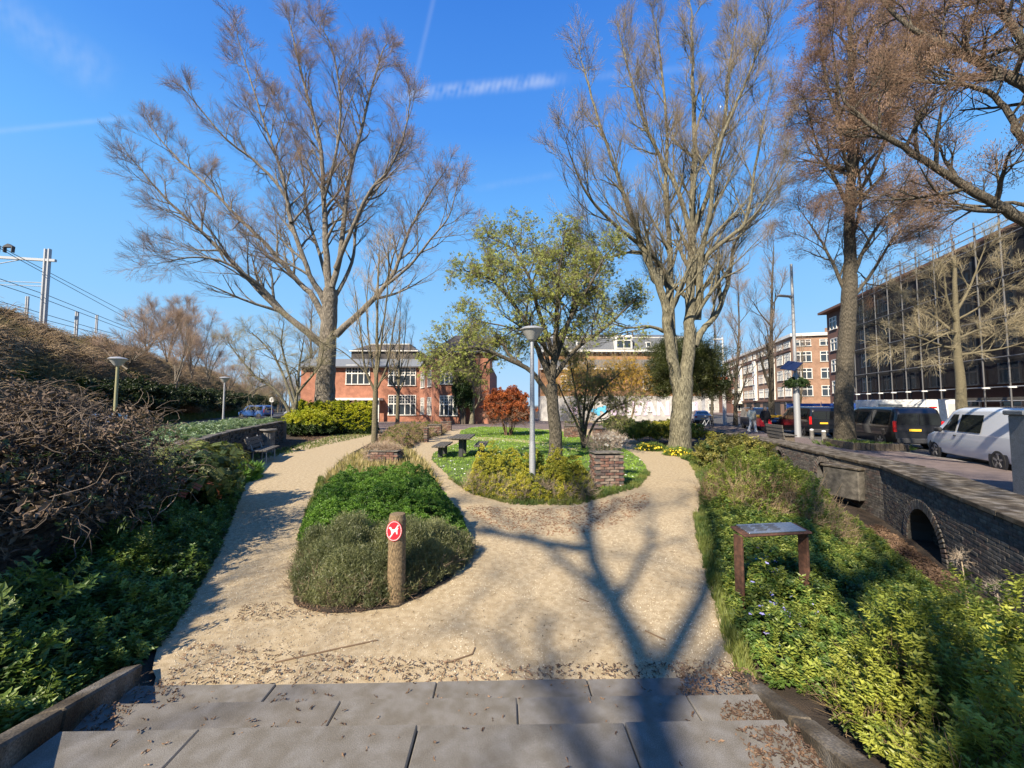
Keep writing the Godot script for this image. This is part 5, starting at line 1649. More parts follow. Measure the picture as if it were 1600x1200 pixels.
	# the tree behind the steps whose shadow lies across the gravel
	k = {"wander": 0.2, "up": 0.05, "levels": 3, "least": 0.4, "dense": 0.5, "spray": 0.9, "kids": [0, 4, 3, 2], "angle": 0.6, "density": 1.0, "reach": 4.6, "bare": 0.2, "flare": 0.3}
	b = Vector3(-6.29, 0.4, 10.06)
	tree("shade_tree", "stout bare tree behind the steps casting its branching shadow over the gravel", "", b, [
		[[b, Vector3(-6.37, 4.42, 10.06), Vector3(-6.21, 7.82, 9.89), Vector3(-6.12, 10.03, 9.72)], 0.30, 0.23, 0, 0],
		[[Vector3(-6.12, 9.69, 9.72), Vector3(-7.48, 12.24, 9.72), Vector3(-9.01, 14.62, 9.38), Vector3(-10.37, 17.68, 9.04)], 0.17, 0.07, 0, 0],
		[[Vector3(-6.12, 9.69, 9.72), Vector3(-5.78, 12.24, 9.72), Vector3(-6.12, 14.96, 9.72), Vector3(-5.61, 18.70, 9.72)], 0.17, 0.07, 0, 0],
		[[Vector3(-7.48, 12.07, 9.72), Vector3(-7.31, 14.62, 9.55), Vector3(-7.82, 17.68, 9.04), Vector3(-7.48, 20.40, 9.04)], 0.11, 0.05, 0, 0],
		[[Vector3(-6.21, 7.82, 9.89), Vector3(-8.50, 9.35, 10.06), Vector3(-11.39, 10.20, 10.06), Vector3(-14.11, 12.24, 9.72)], 0.11, 0.05, 0, 0],
		[[Vector3(-5.95, 10.88, 9.72), Vector3(-3.91, 12.41, 9.38), Vector3(-2.21, 13.60, 9.04), Vector3(-0.85, 15.98, 8.70)], 0.11, 0.05, 0, 0],
		[[Vector3(-5.87, 13.60, 9.72), Vector3(-4.42, 15.64, 9.72), Vector3(-3.23, 18.36, 9.72)], 0.13, 0.05, 0, 0],
		[[Vector3(-9.01, 14.45, 9.38), Vector3(-11.22, 15.30, 9.38), Vector3(-13.43, 15.98, 9.38)], 0.11, 0.05, 0, 0],
	], k, M.bark_grey, Color(0.2, 0.15, 0.1), Color(0.35, 0.27, 0.2))
# ---------------------------------------------------------------- the railway bank
func on_bank(off: float, z: float) -> Vector3:
	var prof := [[-17.3, 0.0], [-18.0, 0.25], [-20.5, 0.9], [-23.0, 3.2], [-27.0, 6.4], [-30.5, 8.6], [-33.0, 9.3], [-48.0, 9.4]]
	var y := 0.0
	for i in prof.size() - 1:
		if off <= prof[i][0] and off >= prof[i + 1][0]:
			y = lerpf(prof[i][1], prof[i + 1][1], (off - prof[i][0]) / (prof[i + 1][0] - prof[i][0]))
	return Vector3(off + 0.456 * z, y, z)
func bank_growth() -> void:
	rng.seed = 555
	var o := Node3D.new()
	o.name = "undergrowth"
	add_child(o)
	tag(o, "brown bramble tangle and dark ivy covering the railway bank", "undergrowth", "", "stuff")
	var canes := PackedFloat32Array()
	var ivy := PackedFloat32Array()
	var dry := PackedFloat32Array()
	for i in 30000:
		var z := -8.0 - 100.0 * pow(rng.randf(), 1.35)
		var off := rr(-34.0, -20.0)
		var p := on_bank(off, z)
		var n1 := bumps.get_noise_2d(off * 0.22, z * 0.12)
		var n2 := bumps.get_noise_2d(off * 0.3 + 50.0, z * 0.16)
		p.y += maxf(0.0, 0.9 + n1 * 2.2) * rng.randf()
		var low := smoothstep(-25.0, -22.0, off)
		if n2 + low * 0.3 - (0.25 if off < -29.0 else 0.0) > 0.36:
			put(ivy, spin(1.2).scaled(Vector3.ONE * rr(0.5, 1.0)), p + Vector3.UP * rr(0.0, 0.8) * low, vary(Color(0.02, 0.04, 0.012), Color(0.06, 0.085, 0.022)))
		else:
			var c := vary(Color(0.16, 0.105, 0.06), Color(0.42, 0.31, 0.18)) if n1 > -0.15 else vary(Color(0.13, 0.11, 0.045), Color(0.24, 0.19, 0.07))
			put(canes, spin(0.9).scaled(Vector3.ONE * rr(0.8, 1.9)), p, c)
			if i % 2 == 0:
				put(dry, spin(1.2).scaled(Vector3.ONE * rr(0.35, 0.7)), p + Vector3.UP * 0.2, c * 0.8)
	copies(o, "bramble_canes", leafy.canes, M.twig, canes)
	copies(o, "dry_leaves", leafy.ball, M.leaf_dry, dry)
	copies(o, "ivy_leaves", leafy.ball, M.leaf, ivy)
	var v := Node3D.new()
	v.name = "verge_grass"
	add_child(v)
	tag(v, "rough green grass on the verge below the railway bank", "grass", "", "stuff")
	var bl := PackedFloat32Array()
	for i in 7000:
		var z := -10.0 - 80.0 * pow(rng.randf(), 1.3)
		put(bl, spin(0.3).scaled(Vector3.ONE * rr(0.2, 0.45)), on_bank(rr(-21.0, -17.5), z), vary(Color(0.07, 0.1, 0.02), Color(0.15, 0.17, 0.04)))
	for i in 5000:
		var z := -6.0 - 50.0 * pow(rng.randf(), 1.3)
		put(bl, spin(0.3).scaled(Vector3.ONE * rr(0.15, 0.3)), Vector3(rr(-10.3, -5.6) + 0.456 * z, 0.02, z), vary(Color(0.08, 0.12, 0.02), Color(0.17, 0.2, 0.04)))
	copies(v, "blades", leafy.blades, M.blade, bl)
	# evergreen thickets along the foot of the bank
	var foot := ["dark evergreen thicket at the foot of the bank behind the lichened lamp", "dark evergreen thicket at the foot of the bank beyond the parked scooter", "dark evergreen thicket at the foot of the bank behind the slim lamp", "dark evergreen thicket at the foot of the bank near the blue van", "dark evergreen thicket at the far end of the lane"]
	for i in range(1, 5):
		var z: float = [-27.0, -38.0, -50.0, -68.0, -92.0][i]
		var p := on_bank(-21.5, z)
		var q := thing("thicket", foot[i], "thicket", p, "thickets at the foot of the bank")
		bush(q, "foliage", Vector3(0, 0.9, 0), Vector3(3.0 + i * 0.6, 1.5, 4.5 + i), 1500, "ball", M.leaf, Color(0.012, 0.025, 0.008), Color(0.04, 0.06, 0.018), 0.42 + 0.05 * i, 1.0, 0.6, 0.4)
	# bare shrubs and small trees on the slope
	var k := {"wander": 0.2, "up": 0.08, "levels": 3, "least": 0.35, "dense": 0.3, "spray": 1.2, "kids": [0, 4, 3, 2], "angle": 0.5, "density": 1.2, "reach": 2.4, "bare": 0.1, "flare": 0.1, "from_trunk": true}
	var names := ["bare brown shrub crowning the railway bank behind the wires", "reddish bare shrub on the bank slope above the lichened lamp", "tall bare grey shrub on the bank beside the signal post", "bare twiggy shrub on the bank above the dark thicket", "bare twiggy shrub on the slope between the two garden lamps", "many-stemmed bare shrub on the bank above the slim lamp", "pale bare shrub near the end of the bank", "bare shrub where the bank meets the lane"]
	var spots := [[230, 545, 50, 488], [200, 570, 40, 520], [262, 560, 52, 486], [300, 585, 54, 492], [275, 600, 46, 510], [325, 590, 60, 520], [355, 612, 75, 560], [395, 618, 90, 575]]
	for i in spots.size():
		var q: Array = spots[i]
		var b := Q(q[0], q[1], q[2])
		var limbs := []
		for m in 5:
			var t := Q(q[0] + rr(-42, 42) * 50.0 / q[2], q[3] + rr(-8, 25), q[2] + rr(-3, 3))
			limbs.append([[b + rdir() * 0.2 * Vector3(1, 0, 1), b.lerp(t, 0.5) + rdir() * 0.4, t], 0.09, 0.02, 0, 0])
		limbs[0][0][0] = b - Vector3.UP * 0.5
		tree("bank_shrub", names[i], "bare shrubs on the railway bank", b, limbs, k, M.bark_grey, Color(0.2, 0.13, 0.09), Color(0.4, 0.29, 0.2))
	# far wood behind the lane
	var w := Node3D.new()
	w.name = "far_wood"
	add_child(w)
	tag(w, "distant mass of bare trees closing the view at the end of the lane", "trees", "", "stuff")
	var buf := PackedFloat32Array()
	var stm := Shape.new()
	for i in 60:
		var x := rr(-95, -30)
		var z := -118.0 + rr(-10, 10)
		var h := rr(6.0, 9.0) if x > -52.0 else rr(8.0, 14.0)
		stm.col = Color(0.16, 0.13, 0.1)
		stm.tube(PackedVector3Array([Vector3(x, 0, z), Vector3(x + rr(-1, 1), h * 0.9, z)]), PackedFloat32Array([0.2, 0.04]), 4)
		for m in 70:
			put(buf, along(rdir() + Vector3.UP * 1.2, rr(0, TAU)).scaled(Vector3.ONE * rr(1.6, 3.2)), Vector3(x, h * 0.55, z) + rdir() * Vector3(2.6, h * 0.45, 2.6) * rng.randf(), vary(Color(0.16, 0.12, 0.08), Color(0.34, 0.27, 0.18)))
	part(w, "stems", stm.mesh(), M.twig)
	copies(w, "twigs", leafy.shoot, M.twig, buf)
# ---------------------------------------------------------------- buildings
var win_cache := {}
func window(parent: Node3D, at: Vector3, turn: Basis, w: float, h: float, cols: int, transom: float, bars := 0, pane_mat: Material = null) -> void:
	var key := [w, h, cols, transom, bars]
	if not win_cache.has(key):
		var s := Shape.new()
		var f := 0.1
		s.box(Vector3(0, h * 0.5 - f * 0.5, 0.03), Vector3(w, f, 0.1)); s.box(Vector3(0, -h * 0.5 + f * 0.5, 0.05), Vector3(w + 0.1, f, 0.16))
		for x in [-1.0, 1.0]: s.box(Vector3(x * (w * 0.5 - f * 0.5), 0, 0.03), Vector3(f, h - 2.0 * f, 0.1))
		for c in range(1, cols): s.box(Vector3(-w * 0.5 + w * c / cols, 0, 0.025), Vector3(0.11, h - 2.0 * f, 0.08))
		if transom > 0.0: s.box(Vector3(0, -h * 0.5 + h * transom, 0.028), Vector3(w - 2.0 * f, 0.13, 0.1))
		if bars > 0:
			var y0 := -h * 0.5 + h * transom
			for c in cols * 2:
				if c % 2 == 1: s.box(Vector3(-w * 0.5 + w * c / (cols * 2.0), (y0 + h * 0.5) * 0.5, 0.02), Vector3(0.045, h * 0.5 - y0 - f, 0.05))
			for b in range(1, bars): s.box(Vector3(0, lerpf(y0, h * 0.5, float(b) / bars), 0.018), Vector3(w - 2.0 * f, 0.045, 0.05))
		var p := Shape.new()
		p.box(Vector3(0, 0, 0.0), Vector3(w - 0.06, h - 0.06, 0.02))
		win_cache[key] = [s.mesh(), p.mesh()]
	var o := Node3D.new()
	o.name = "window"
	parent.add_child(o, true)
	o.transform = Transform3D(turn, at)
	part(o, "frame", win_cache[key][0], M.trim)
	part(o, "pane", win_cache[key][1], pane_mat if pane_mat else M.pane)
func plan_walls(s: Shape, plan: PackedVector2Array, y0: float, y1: float) -> void:
	# plan in x, z; walls and a flat top
	var f := Basis(Vector3(1, 0, 0), Vector3(0, 0, 1), Vector3(0, 1, 0))
	s.prism(plan, y0, y1, f)
func school() -> void:
	var o := thing("brick_school", "two-storey red brick school with white many-paned windows and dark hipped roofs", "building", Vector3(-11, 0, -48))
	var off := -o.position
	var s := Shape.new()
	var plan := PackedVector2Array()
	for p in [[-26.0, -48.0], [-11.5, -48.0], [-8.3, -42.0], [-2.4, -42.0], [-2.4, -62.0], [-26.0, -62.0]]:
		plan.append(Vector2(p[0] + 11.0, p[1] + 48.0))
	plan_walls(s, plan, 0.0, 6.6)
	part(o, "wall", s.mesh(), M.wall_red)
	s = Shape.new()
	s.box(Vector3(5.65, 7.1, 3.0), Vector3(5.9, 1.0, 6.0))
	part(o, "upper_wall", s.mesh(), M.wall_red)
	# eaves, sloping roofs
	s = Shape.new()
	s.box(Vector3(-7.3, 6.68, 0.0), Vector3(15.6, 0.16, 1.1))
	s.box(Vector3(5.65, 7.66, 2.9), Vector3(6.9, 0.14, 7.2))
	part(o, "eaves", s.mesh(), M.roof_dark)
	s = Shape.new()
	s.quad(Vector3(-15.2, 6.76, 0.5), Vector3(-0.2, 6.76, 0.5), Vector3(-0.2, 8.0, -2.2), Vector3(-15.2, 8.0, -2.2), Vector3(0, 1, 1))
	s.box(Vector3(-7.7, 7.3, -7.0), Vector3(15.0, 1.4, 9.6))
	part(o, "gutter_roof", s.mesh(), M.zinc)
	s = Shape.new()
	s.box(Vector3(-5.6, 8.5, -6.0), Vector3(8.6, 1.0, 7.0))
	s.box(Vector3(-0.5, 8.2, -6.0), Vector3(4.0, 0.7, 6.0))
	part(o, "attic", s.mesh(), M.roof_dark)
	s = Shape.new()
	s.box(Vector3(-5.6, 9.06, -5.9), Vector3(8.9, 0.12, 7.4))
	s.box(Vector3(-5.6, 10.28, -6.1), Vector3(5.6, 0.1, 3.4))
	part(o, "attic_trim", s.mesh(), M.trim)
	s = Shape.new()
	for q in [[[-10.0, 9.12, -2.3], [-1.2, 9.12, -2.3], [-2.9, 10.25, -4.6], [-8.3, 10.25, -4.6]], [[-1.2, 9.12, -2.3], [-1.2, 9.12, -9.6], [-2.9, 10.25, -7.6], [-2.9, 10.25, -4.6]], [[-10.0, 9.12, -2.3], [-10.0, 9.12, -9.6], [-8.3, 10.25, -7.6], [-8.3, 10.25, -4.6]], [[2.2, 7.74, 6.5], [9.2, 7.74, 6.5], [7.2, 10.4, 1.5], [4.2, 10.4, 1.5]], [[2.2, 7.74, 6.5], [2.2, 7.74, -4.0], [4.2, 10.4, -2.0], [4.2, 10.4, 1.5]], [[9.2, 7.74, 6.5], [9.2, 7.74, -4.0], [7.2, 10.4, -2.0], [7.2, 10.4, 1.5]]]:
		var v := []
		for p in q: v.append(Vector3(p[0], p[1], p[2]))
		s.quad(v[0], v[1], v[2], v[3], Vector3(0, 1, 0))
	part(o, "roof", s.mesh(), M.roof_dark)
	for q in [[541, 578, 570, 601, 48.0, 4], [607, 650, 573, 603, 48.0, 5], [607, 650, 617, 649, 48.0, 5], [688, 717, 572, 601, 42.0, 4], [687, 715, 618, 650, 42.0, 4]]:
		var a := Q(q[0], q[2], q[4])
		var b := Q(q[1], q[3], q[4])
		window(o, (a + b) * 0.5 + off + Vector3(0, 0, 0.02), Basis.IDENTITY, snappedf(b.x - a.x, 0.01), snappedf(a.y - b.y, 0.01), q[5], 0.56, 3)
	var cant := Basis(Vector3.UP, -atan2(6.0, 3.2) + 0.0)
	for q in [[0.3, 5.0, 1.5, 1.9], [0.72, 5.0, 1.3, 1.9], [0.3, 1.9, 1.4, 2.0], [0.72, 1.9, 1.4, 2.0]]:
		window(o, Vector3(-0.5, q[1], 0).lerp(Vector3(2.7, q[1], 6.0), q[0]) + Vector3(-0.02, 0, 0.01), Basis(Vector3(3.2, 0, 6.0).normalized(), Vector3.UP, Vector3(-6.0, 0, 3.2).normalized()), q[2], q[3], 2, 0.56, 3)
	# porch
	s = Shape.new()
	s.box(Vector3(-8.0, 2.75, 0.8), Vector3(6.4, 0.28, 1.6))
	s.box(Vector3(-10.9, 1.3, 0.9), Vector3(0.4, 2.6, 0.4))
	s.box(Vector3(-5.1, 1.3, 0.9), Vector3(0.25, 2.6, 0.3))
	part(o, "porch", s.mesh(), M.trim)
	s = Shape.new()
	s.box(Vector3(-7.6, 1.25, 0.05), Vector3(4.6, 2.5, 0.12))
	part(o, "door", s.mesh(), M.dark_void)
	s = Shape.new()
	s.prism(PackedVector2Array([Vector2(-8.6, 2.0), Vector2(-7.5, 2.7), Vector2(-6.4, 2.0), Vector2(-6.5, 1.85), Vector2(-7.5, 2.5), Vector2(-8.5, 1.85)]), 1.7, 1.8)
	part(o, "porch_gable", s.mesh(), M.wall_brown)
func graffiti_house() -> void:
	var o := thing("mansard_house", "orange brick building with grey mansard roof, white dormer and graffitied white ground floor", "building", Vector3(14, 0, -50))
	var s := Shape.new()
	s.box(Vector3(0, 1.6, -3.0), Vector3(20.5, 3.2, 6.06))
	part(o, "painted_wall", s.mesh(), M.white_wall)
	s = Shape.new()
	s.box(Vector3(0, 4.9, -3.0), Vector3(20.5, 3.4, 6.0))
	s.box(Vector3(0, 7.9, -4.6), Vector3(20.3, 2.6, 6.0))
	part(o, "wall", s.mesh(), M.wall_orange)
	s = Shape.new()
	s.box(Vector3(0, 6.66, 0.1), Vector3(20.9, 0.22, 0.6))
	s.box(Vector3(0, 9.2, -1.45), Vector3(20.8, 0.28, 0.8))
	for k in 34: s.box(Vector3(-10.0 + k * 0.606, 8.98, -1.5), Vector3(0.22, 0.2, 0.45))
	part(o, "cornice", s.mesh(), M.trim)
	s = Shape.new()
	s.quad(Vector3(-10.3, 6.78, 0.3), Vector3(10.3, 6.78, 0.3), Vector3(10.3, 8.1, -1.62), Vector3(-10.3, 8.1, -1.62), Vector3(0, 1, 1))
	s.quad(Vector3(-10.2, 9.34, -1.6), Vector3(10.2, 9.34, -1.6), Vector3(10.0, 11.2, -2.6), Vector3(-10.0, 11.2, -2.6), Vector3(0, 0.3, 1))
	s.quad(Vector3(-10.0, 11.2, -2.6), Vector3(10.0, 11.2, -2.6), Vector3(9.6, 12.2, -6.0), Vector3(-9.6, 12.2, -6.0), Vector3(0, 1, 0.3))
	s.quad(Vector3(10.2, 9.34, -1.6), Vector3(10.2, 9.34, -8.0), Vector3(9.6, 12.2, -6.0), Vector3(10.0, 11.2, -2.6), Vector3(1, 0, 0))
	s.quad(Vector3(-10.2, 9.34, -1.6), Vector3(-10.2, 9.34, -8.0), Vector3(-9.6, 12.2, -6.0), Vector3(-10.0, 11.2, -2.6), Vector3(-1, 0, 0))
	part(o, "roof", s.mesh(), M.roof_slate)
	s = Shape.new()
	s.box(Vector3(0, 11.22, -2.62), Vector3(20.0, 0.1, 0.14))
	part(o, "roof_edge", s.mesh(), M.trim)
	s = Shape.new()
	s.box(Vector3(0.8, 10.35, -2.2), Vector3(2.3, 1.9, 1.7))
	var d := part(o, "dormer", s.mesh(), M.trim)
	window(o, Vector3(0.8, 10.3, -1.32), Basis.IDENTITY, 2.0, 1.6, 2, 0.7, 0)
	window(o, Vector3(4.3, 10.1, -1.98), Basis(Vector3.RIGHT, -0.49), 0.7, 0.9, 1, 0.0, 0)
	window(o, Vector3(-5.0, 10.1, -1.98), Basis(Vector3.RIGHT, -0.49), 0.7, 0.9, 1, 0.0, 0)
	for x in [-7.0, -3.5, 3.5, 7.0]: window(o, Vector3(x, 4.9, 0.02), Basis.IDENTITY, 1.5, 1.9, 2, 0.6, 0)
	s = Shape.new()
	for x in [2.0, 2.7]:
		s.lathe(PackedVector2Array([Vector2(0.12, 11.3), Vector2(0.12, 12.2), Vector2(0.17, 12.25), Vector2(0.0, 12.3)]), 8, Vector3(x, 0, -3.6))
	part(o, "chimney_pots", s.mesh(), M.roof_dark)
	# painted lettering on the ground floor
	var font := SystemFont.new()
	font.font_names = PackedStringArray(["Droid Sans"])
	font.font_weight = 800
	for q in [[0.0, M.lilac_paint, 0.07, 1.08], [0.0, M.white_paint, 0.1, 1.0]]:
		var tm := TextMesh.new()
		tm.text = "SVANGH"
		tm.font = font
		tm.font_size = 64
		tm.pixel_size = 0.036 * q[3]
		tm.depth = q[2]
		part(o, "lettering", tm, q[1], Vector3(4.9, 1.55, 0.05))
	for q in [[Vector3(-3.2, 1.3, 0.08), 0.6, M.blue_paint], [Vector3(-2.4, 1.5, 0.07), 0.5, M.blue_paint], [Vector3(-6.0, 1.5, 0.07), 0.7, M.lilac_paint], [Vector3(-1.0, 1.3, 0.06), 0.6, M.lilac_paint]]:
		s = Shape.new()
		var pl := PackedVector2Array()
		for k in 14:
			var a := TAU * k / 14.0
			var r: float = q[1] * (0.75 + 0.35 * sin(a * 3.0 + q[1] * 9.0))
			pl.append(Vector2(cos(a) * r * 1.5, sin(a) * r))
		s.prism(pl, 0.0, 0.015)
		part(o, "paint_tag", s.mesh(), q[2], q[0])
func street_basis(n: Vector2) -> Basis:  # x along the wall, y up, z outwards
	var z := Vector3(n.x, 0, n.y).normalized()
	return Basis(Vector3.UP.cross(z), Vector3.UP, z)
func corner_house() -> void:
	# corner facing the street; long side runs away along the street
	var c := Vector3(50.6, 0, -70)
	var o := thing("corner_apartments", "four-storey pale brick corner apartment block with white window bands beyond the solar lamp", "building", c)
	var along_street := Vector3(0.26, 0, -0.966)
	var across := Vector3(0.966, 0, 0.26)
	var s := Shape.new()
	var plan := PackedVector2Array()
	for p in [Vector3.ZERO, across * 13.0, across * 13.0 + along_street * 48.0, along_street * 48.0]: plan.append(Vector2(p.x, p.z))
	plan_walls(s, plan, 0.0, 14.4)
	part(o, "wall", s.mesh(), M.wall_tan)
	s = Shape.new()
	var plan2 := PackedVector2Array()
	for p in [Vector3.ZERO, across * 13.0, across * 13.0 + along_street * 48.0, along_street * 48.0]:
		var q: Vector3 = p - across * 0.4 - along_street * 0.4
		plan2.append(Vector2(q.x, q.z))
	plan_walls(s, plan2, 14.42, 14.95)
	part(o, "cornice", s.mesh(), M.trim)
	s = Shape.new()
	s.box(across * 7.0 + along_street * 2.0 + Vector3(0, 15.4, 0), Vector3(1.6, 1.4, 1.0))
	part(o, "chimney", s.mesh(), M.wall_tan)
	s = Shape.new()
	for k in 2:
		s.box(across * -0.08 + along_street * 24.0 + Vector3(0, 3.0 + k * 9.1, 0), Vector3(0.3, 0.3, 47.0), Basis(across, Vector3.UP, across.cross(Vector3.UP)))
	part(o, "string_course", s.mesh(), M.wall_brown)
	var bs := street_basis(Vector2(-0.966, -0.26))
	var bf := street_basis(Vector2(-0.26, 0.966))
	for fl in 4:
		var y: float = [4.6, 7.7, 10.7, 13.2][fl]
		var h := 1.9 if fl < 3 else 1.2
		for k in 13:
			window(o, along_street * (2.2 + k * 3.5) - across * 0.02 + Vector3(0, y, 0), bs, 2.7 if k % 3 != 2 else 1.5, h, 4 if k % 3 != 2 else 2, 0.68, 0, M.curtain if (k * 7 + fl * 3) % 4 == 0 else null)
		for q in [[1.6, 2.6, 3], [5.2, 2.0, 2]]:
			window(o, across * q[0] - along_street * 0.02 + Vector3(0, y, 0), bf, q[1], h, q[2], 0.68, 0)
	s = Shape.new()
	for k in 8:
		s.box(along_street * (2.5 + k * 5.6) - across * 0.03 + Vector3(0, 1.4, 0), Vector3(0.12, 2.4, 3.6), Basis(across, Vector3.UP, across.cross(Vector3.UP)))
	part(o, "shop_front", s.mesh(), M.dark_void)
	# white bay windows standing proud
	for k in 4:
		var bay := Shape.new()
		bay.box(Vector3.ZERO, Vector3(1.5, 9.0, 0.5))
		part(o, "bay", bay.mesh(), M.trim, along_street * (9.2 + k * 10.5) - across * 0.2 + Vector3(0, 7.6, 0), bs)
		for fl in 3: window(o, along_street * (9.2 + k * 10.5) - across * 0.47 + Vector3(0, 4.6 + 3.05 * fl, 0), bs, 1.2, 1.8, 1, 0.68, 0)
	# houses closing the street
	var e := thing("gabled_house", "distant white-fronted house with orange-red tiled roof at the end of the street", "building", Q(1128, 655, 108.0) * Vector3(1, 0, 1))
	s = Shape.new()
	s.box(Vector3(0, 3.2, -3), Vector3(9.0, 6.4, 6.0))
	part(e, "wall", s.mesh(), M.white_wall)
	s = Shape.new()
	s.quad(Vector3(-4.7, 6.3, 0.3), Vector3(4.7, 6.3, 0.3), Vector3(4.4, 10.2, -3), Vector3(-4.4, 10.2, -3), Vector3(0, 1, 1))
	s.quad(Vector3(-4.7, 6.3, -6.3), Vector3(4.7, 6.3, -6.3), Vector3(4.4, 10.2, -3), Vector3(-4.4, 10.2, -3), Vector3(0, 1, -1))
	s.tri(Vector3(4.5, 6.3, 0), Vector3(4.5, 6.3, -6), Vector3(4.4, 10.1, -3), Vector3(1, 0, 0))
	s.tri(Vector3(-4.5, 6.3, 0), Vector3(-4.5, 6.3, -6), Vector3(-4.4, 10.1, -3), Vector3(-1, 0, 0))
	part(e, "roof", s.mesh(), M.roof_red)
	for x in [-2.8, 0.0, 2.8]:
		for y in [1.6, 4.6]: window(e, Vector3(x, y, 0.02), Basis.IDENTITY, 1.6, 1.8, 2, 0.65, 0)
	e = thing("balcony_flats", "distant flats with white balconies beside the red-roofed house", "building", Q(1168, 655, 100.0) * Vector3(1, 0, 1))
	s = Shape.new()
	s.box(Vector3(0, 4.2, -3), Vector3(8.0, 8.4, 6.0))
	part(e, "wall", s.mesh(), M.wall_brown)
	for y in [2.9, 5.6]:
		s = Shape.new()
		s.box(Vector3(0, y, 0.6), Vector3(7.6, 0.9, 1.2))
		part(e, "balcony", s.mesh(), M.trim)
	for x in [-2.4, 0.0, 2.4]:
		for y in [1.4, 4.2, 7.0]: window(e, Vector3(x, y, 0.02), Basis.IDENTITY, 1.6, 1.5, 2, 0.0, 0)
func scaffold_block() -> void:
	var a := Vector3(43.6, 0, -53.5)   # far end of the street front
	var dir := Vector3(-0.26, 0, 0.966)  # towards the camera
	var out := Vector3(-0.966, 0, -0.26)
	var l := 48.0
	var o := thing("terraced_block", "long dark red brick apartment block wrapped in scaffolding across the street", "building", a)
	var s := Shape.new()
	var plan := PackedVector2Array()
	for p in [Vector3.ZERO, dir * l, dir * l - out * 12.0, -out * 12.0]: plan.append(Vector2(p.x, p.z))
	plan_walls(s, plan, 0.0, 14.6)
	part(o, "wall", s.mesh(), M.wall_brown)
	s = Shape.new()
	var turn := Basis(out, Vector3.UP, out.cross(Vector3.UP))
	s.box(dir * l * 0.5 + out * 0.25 + Vector3(0, 14.75, 0), Vector3(1.3, 0.3, l + 0.8), turn)
	part(o, "eaves", s.mesh(), M.wall_brown)
	s = Shape.new()
	s.quad(out * 0.6 + Vector3(0, 14.92, 0), out * 0.6 + dir * l + Vector3(0, 14.92, 0), -out * 4.0 + dir * l + Vector3(0, 17.2, 0), -out * 4.0 + Vector3(0, 17.2, 0), Vector3(0, 1, 0))
	part(o, "roof", s.mesh(), M.roof_dark)
	var bs := street_basis(Vector2(out.x, out.z))
	for fl in 5:
		for k in 14:
			window(o, dir * (1.7 + k * 3.4) + out * 0.02 + Vector3(0, 1.6 + fl * 2.85, 0), bs, 1.7, 1.7, 2, 0.66, 0)
	var sc := thing("scaffolding", "tube scaffolding hung with dark netting along the brick block", "scaffold", a + dir * 8.0 + out * 0.3)
	var m := 20
	var step := (l - 8.0) / m
	var post := Shape.new()
	post.tube(PackedVector3Array([Vector3.ZERO, Vector3(0, 15.8, 0)]), PackedFloat32Array([0.05, 0.05]), 6)
	var pm := post.mesh()
	for k in m + 1:
		for d in [0.15, 1.62]:
			part(sc, "standard", pm, M.scaffold_tube, dir * k * step + out * d)
	var rail := Shape.new()
	rail.tube(PackedVector3Array([Vector3.ZERO, dir * (l - 8.0)]), PackedFloat32Array([0.045, 0.045]), 6)
	var rm := rail.mesh()
	for y in [0.5, 1.5, 2.3, 3.3, 5.4, 8.2, 11.0, 13.8, 14.8, 15.4]:
		part(sc, "ledger", rm, M.galvanised if y < 3.4 or y > 14.5 else M.scaffold_tube, out * (1.32 if y < 3.4 else 1.66) + Vector3(0, y, 0))
	for y in [2.35, 5.2, 8.0, 10.8, 13.6]:
		var dk := Shape.new()
		dk.box(dir * (l - 8.0) * 0.5 + out * 0.7 + Vector3(0, y, 0), Vector3(1.1, 0.06, l - 8.0), turn)
		dk.box(dir * (l - 8.0) * 0.5 + out * 1.28 + Vector3(0, y + 0.12, 0), Vector3(0.04, 0.2, l - 8.0), turn)
		part(sc, "deck", dk.mesh(), M.wood_grey)
	var tie := Shape.new()
	tie.box(Vector3.ZERO, Vector3(0.45, 0.1, 0.12), turn)
	var tmsh := tie.mesh()
	for k in m + 1:
		part(sc, "bracket", tmsh, M.white_paint, dir * k * step + out * 1.5 + Vector3(0, 3.25, 0))
	for k in m:
		var net := Shape.new()
		var w := 5
		var h := 8
		var pt := func(i: int, j: int) -> Vector3:
			var bulge := 0.12 * bumps.get_noise_2d(k * 3.1 + i * 0.9, j * 0.8) + 0.06 * sin(PI * i / w)
			return dir * (k + float(i) / w) * step + out * (1.4 + bulge) + Vector3(0, lerpf(3.5, 14.3, float(j) / h), 0)
		for i in w:
			for j in h:
				net.quad(pt.call(i, j), pt.call(i + 1, j), pt.call(i + 1, j + 1), pt.call(i, j + 1), out)
		part(sc, "net", net.mesh(), M.net)
	# cabin and tarpaulin fence on the far kerb
	var cb := thing("site_cabin", "white site cabin with small lettering behind the black van", "cabin", Vector3(26.7, 0.0, -26.5), "", -0.27)
	s = Shape.new()
	s.box(Vector3(0, 1.2, 0), Vector3(4.6, 2.3, 2.3), Basis.IDENTITY, 0.03)
	part(cb, "body", s.mesh(), M.white_paint)
	s = Shape.new()
	for x in [-2.2, 2.2]: s.box(Vector3(x, 0.04, 0), Vector3(0.2, 0.1, 2.2))
	part(cb, "skid", s.mesh(), M.steel_dark)
	s = Shape.new()
	s.box(Vector3(-1.5, 1.75, 1.16), Vector3(1.3, 0.6, 0.03))
	part(cb, "vent_panel", s.mesh(), M.cabinet)
	s = Shape.new()
	s.box(Vector3(1.9, 1.15, 1.16), Vector3(0.75, 1.9, 0.03))
	part(cb, "door", s.mesh(), M.shade_grey)
	s = Shape.new()
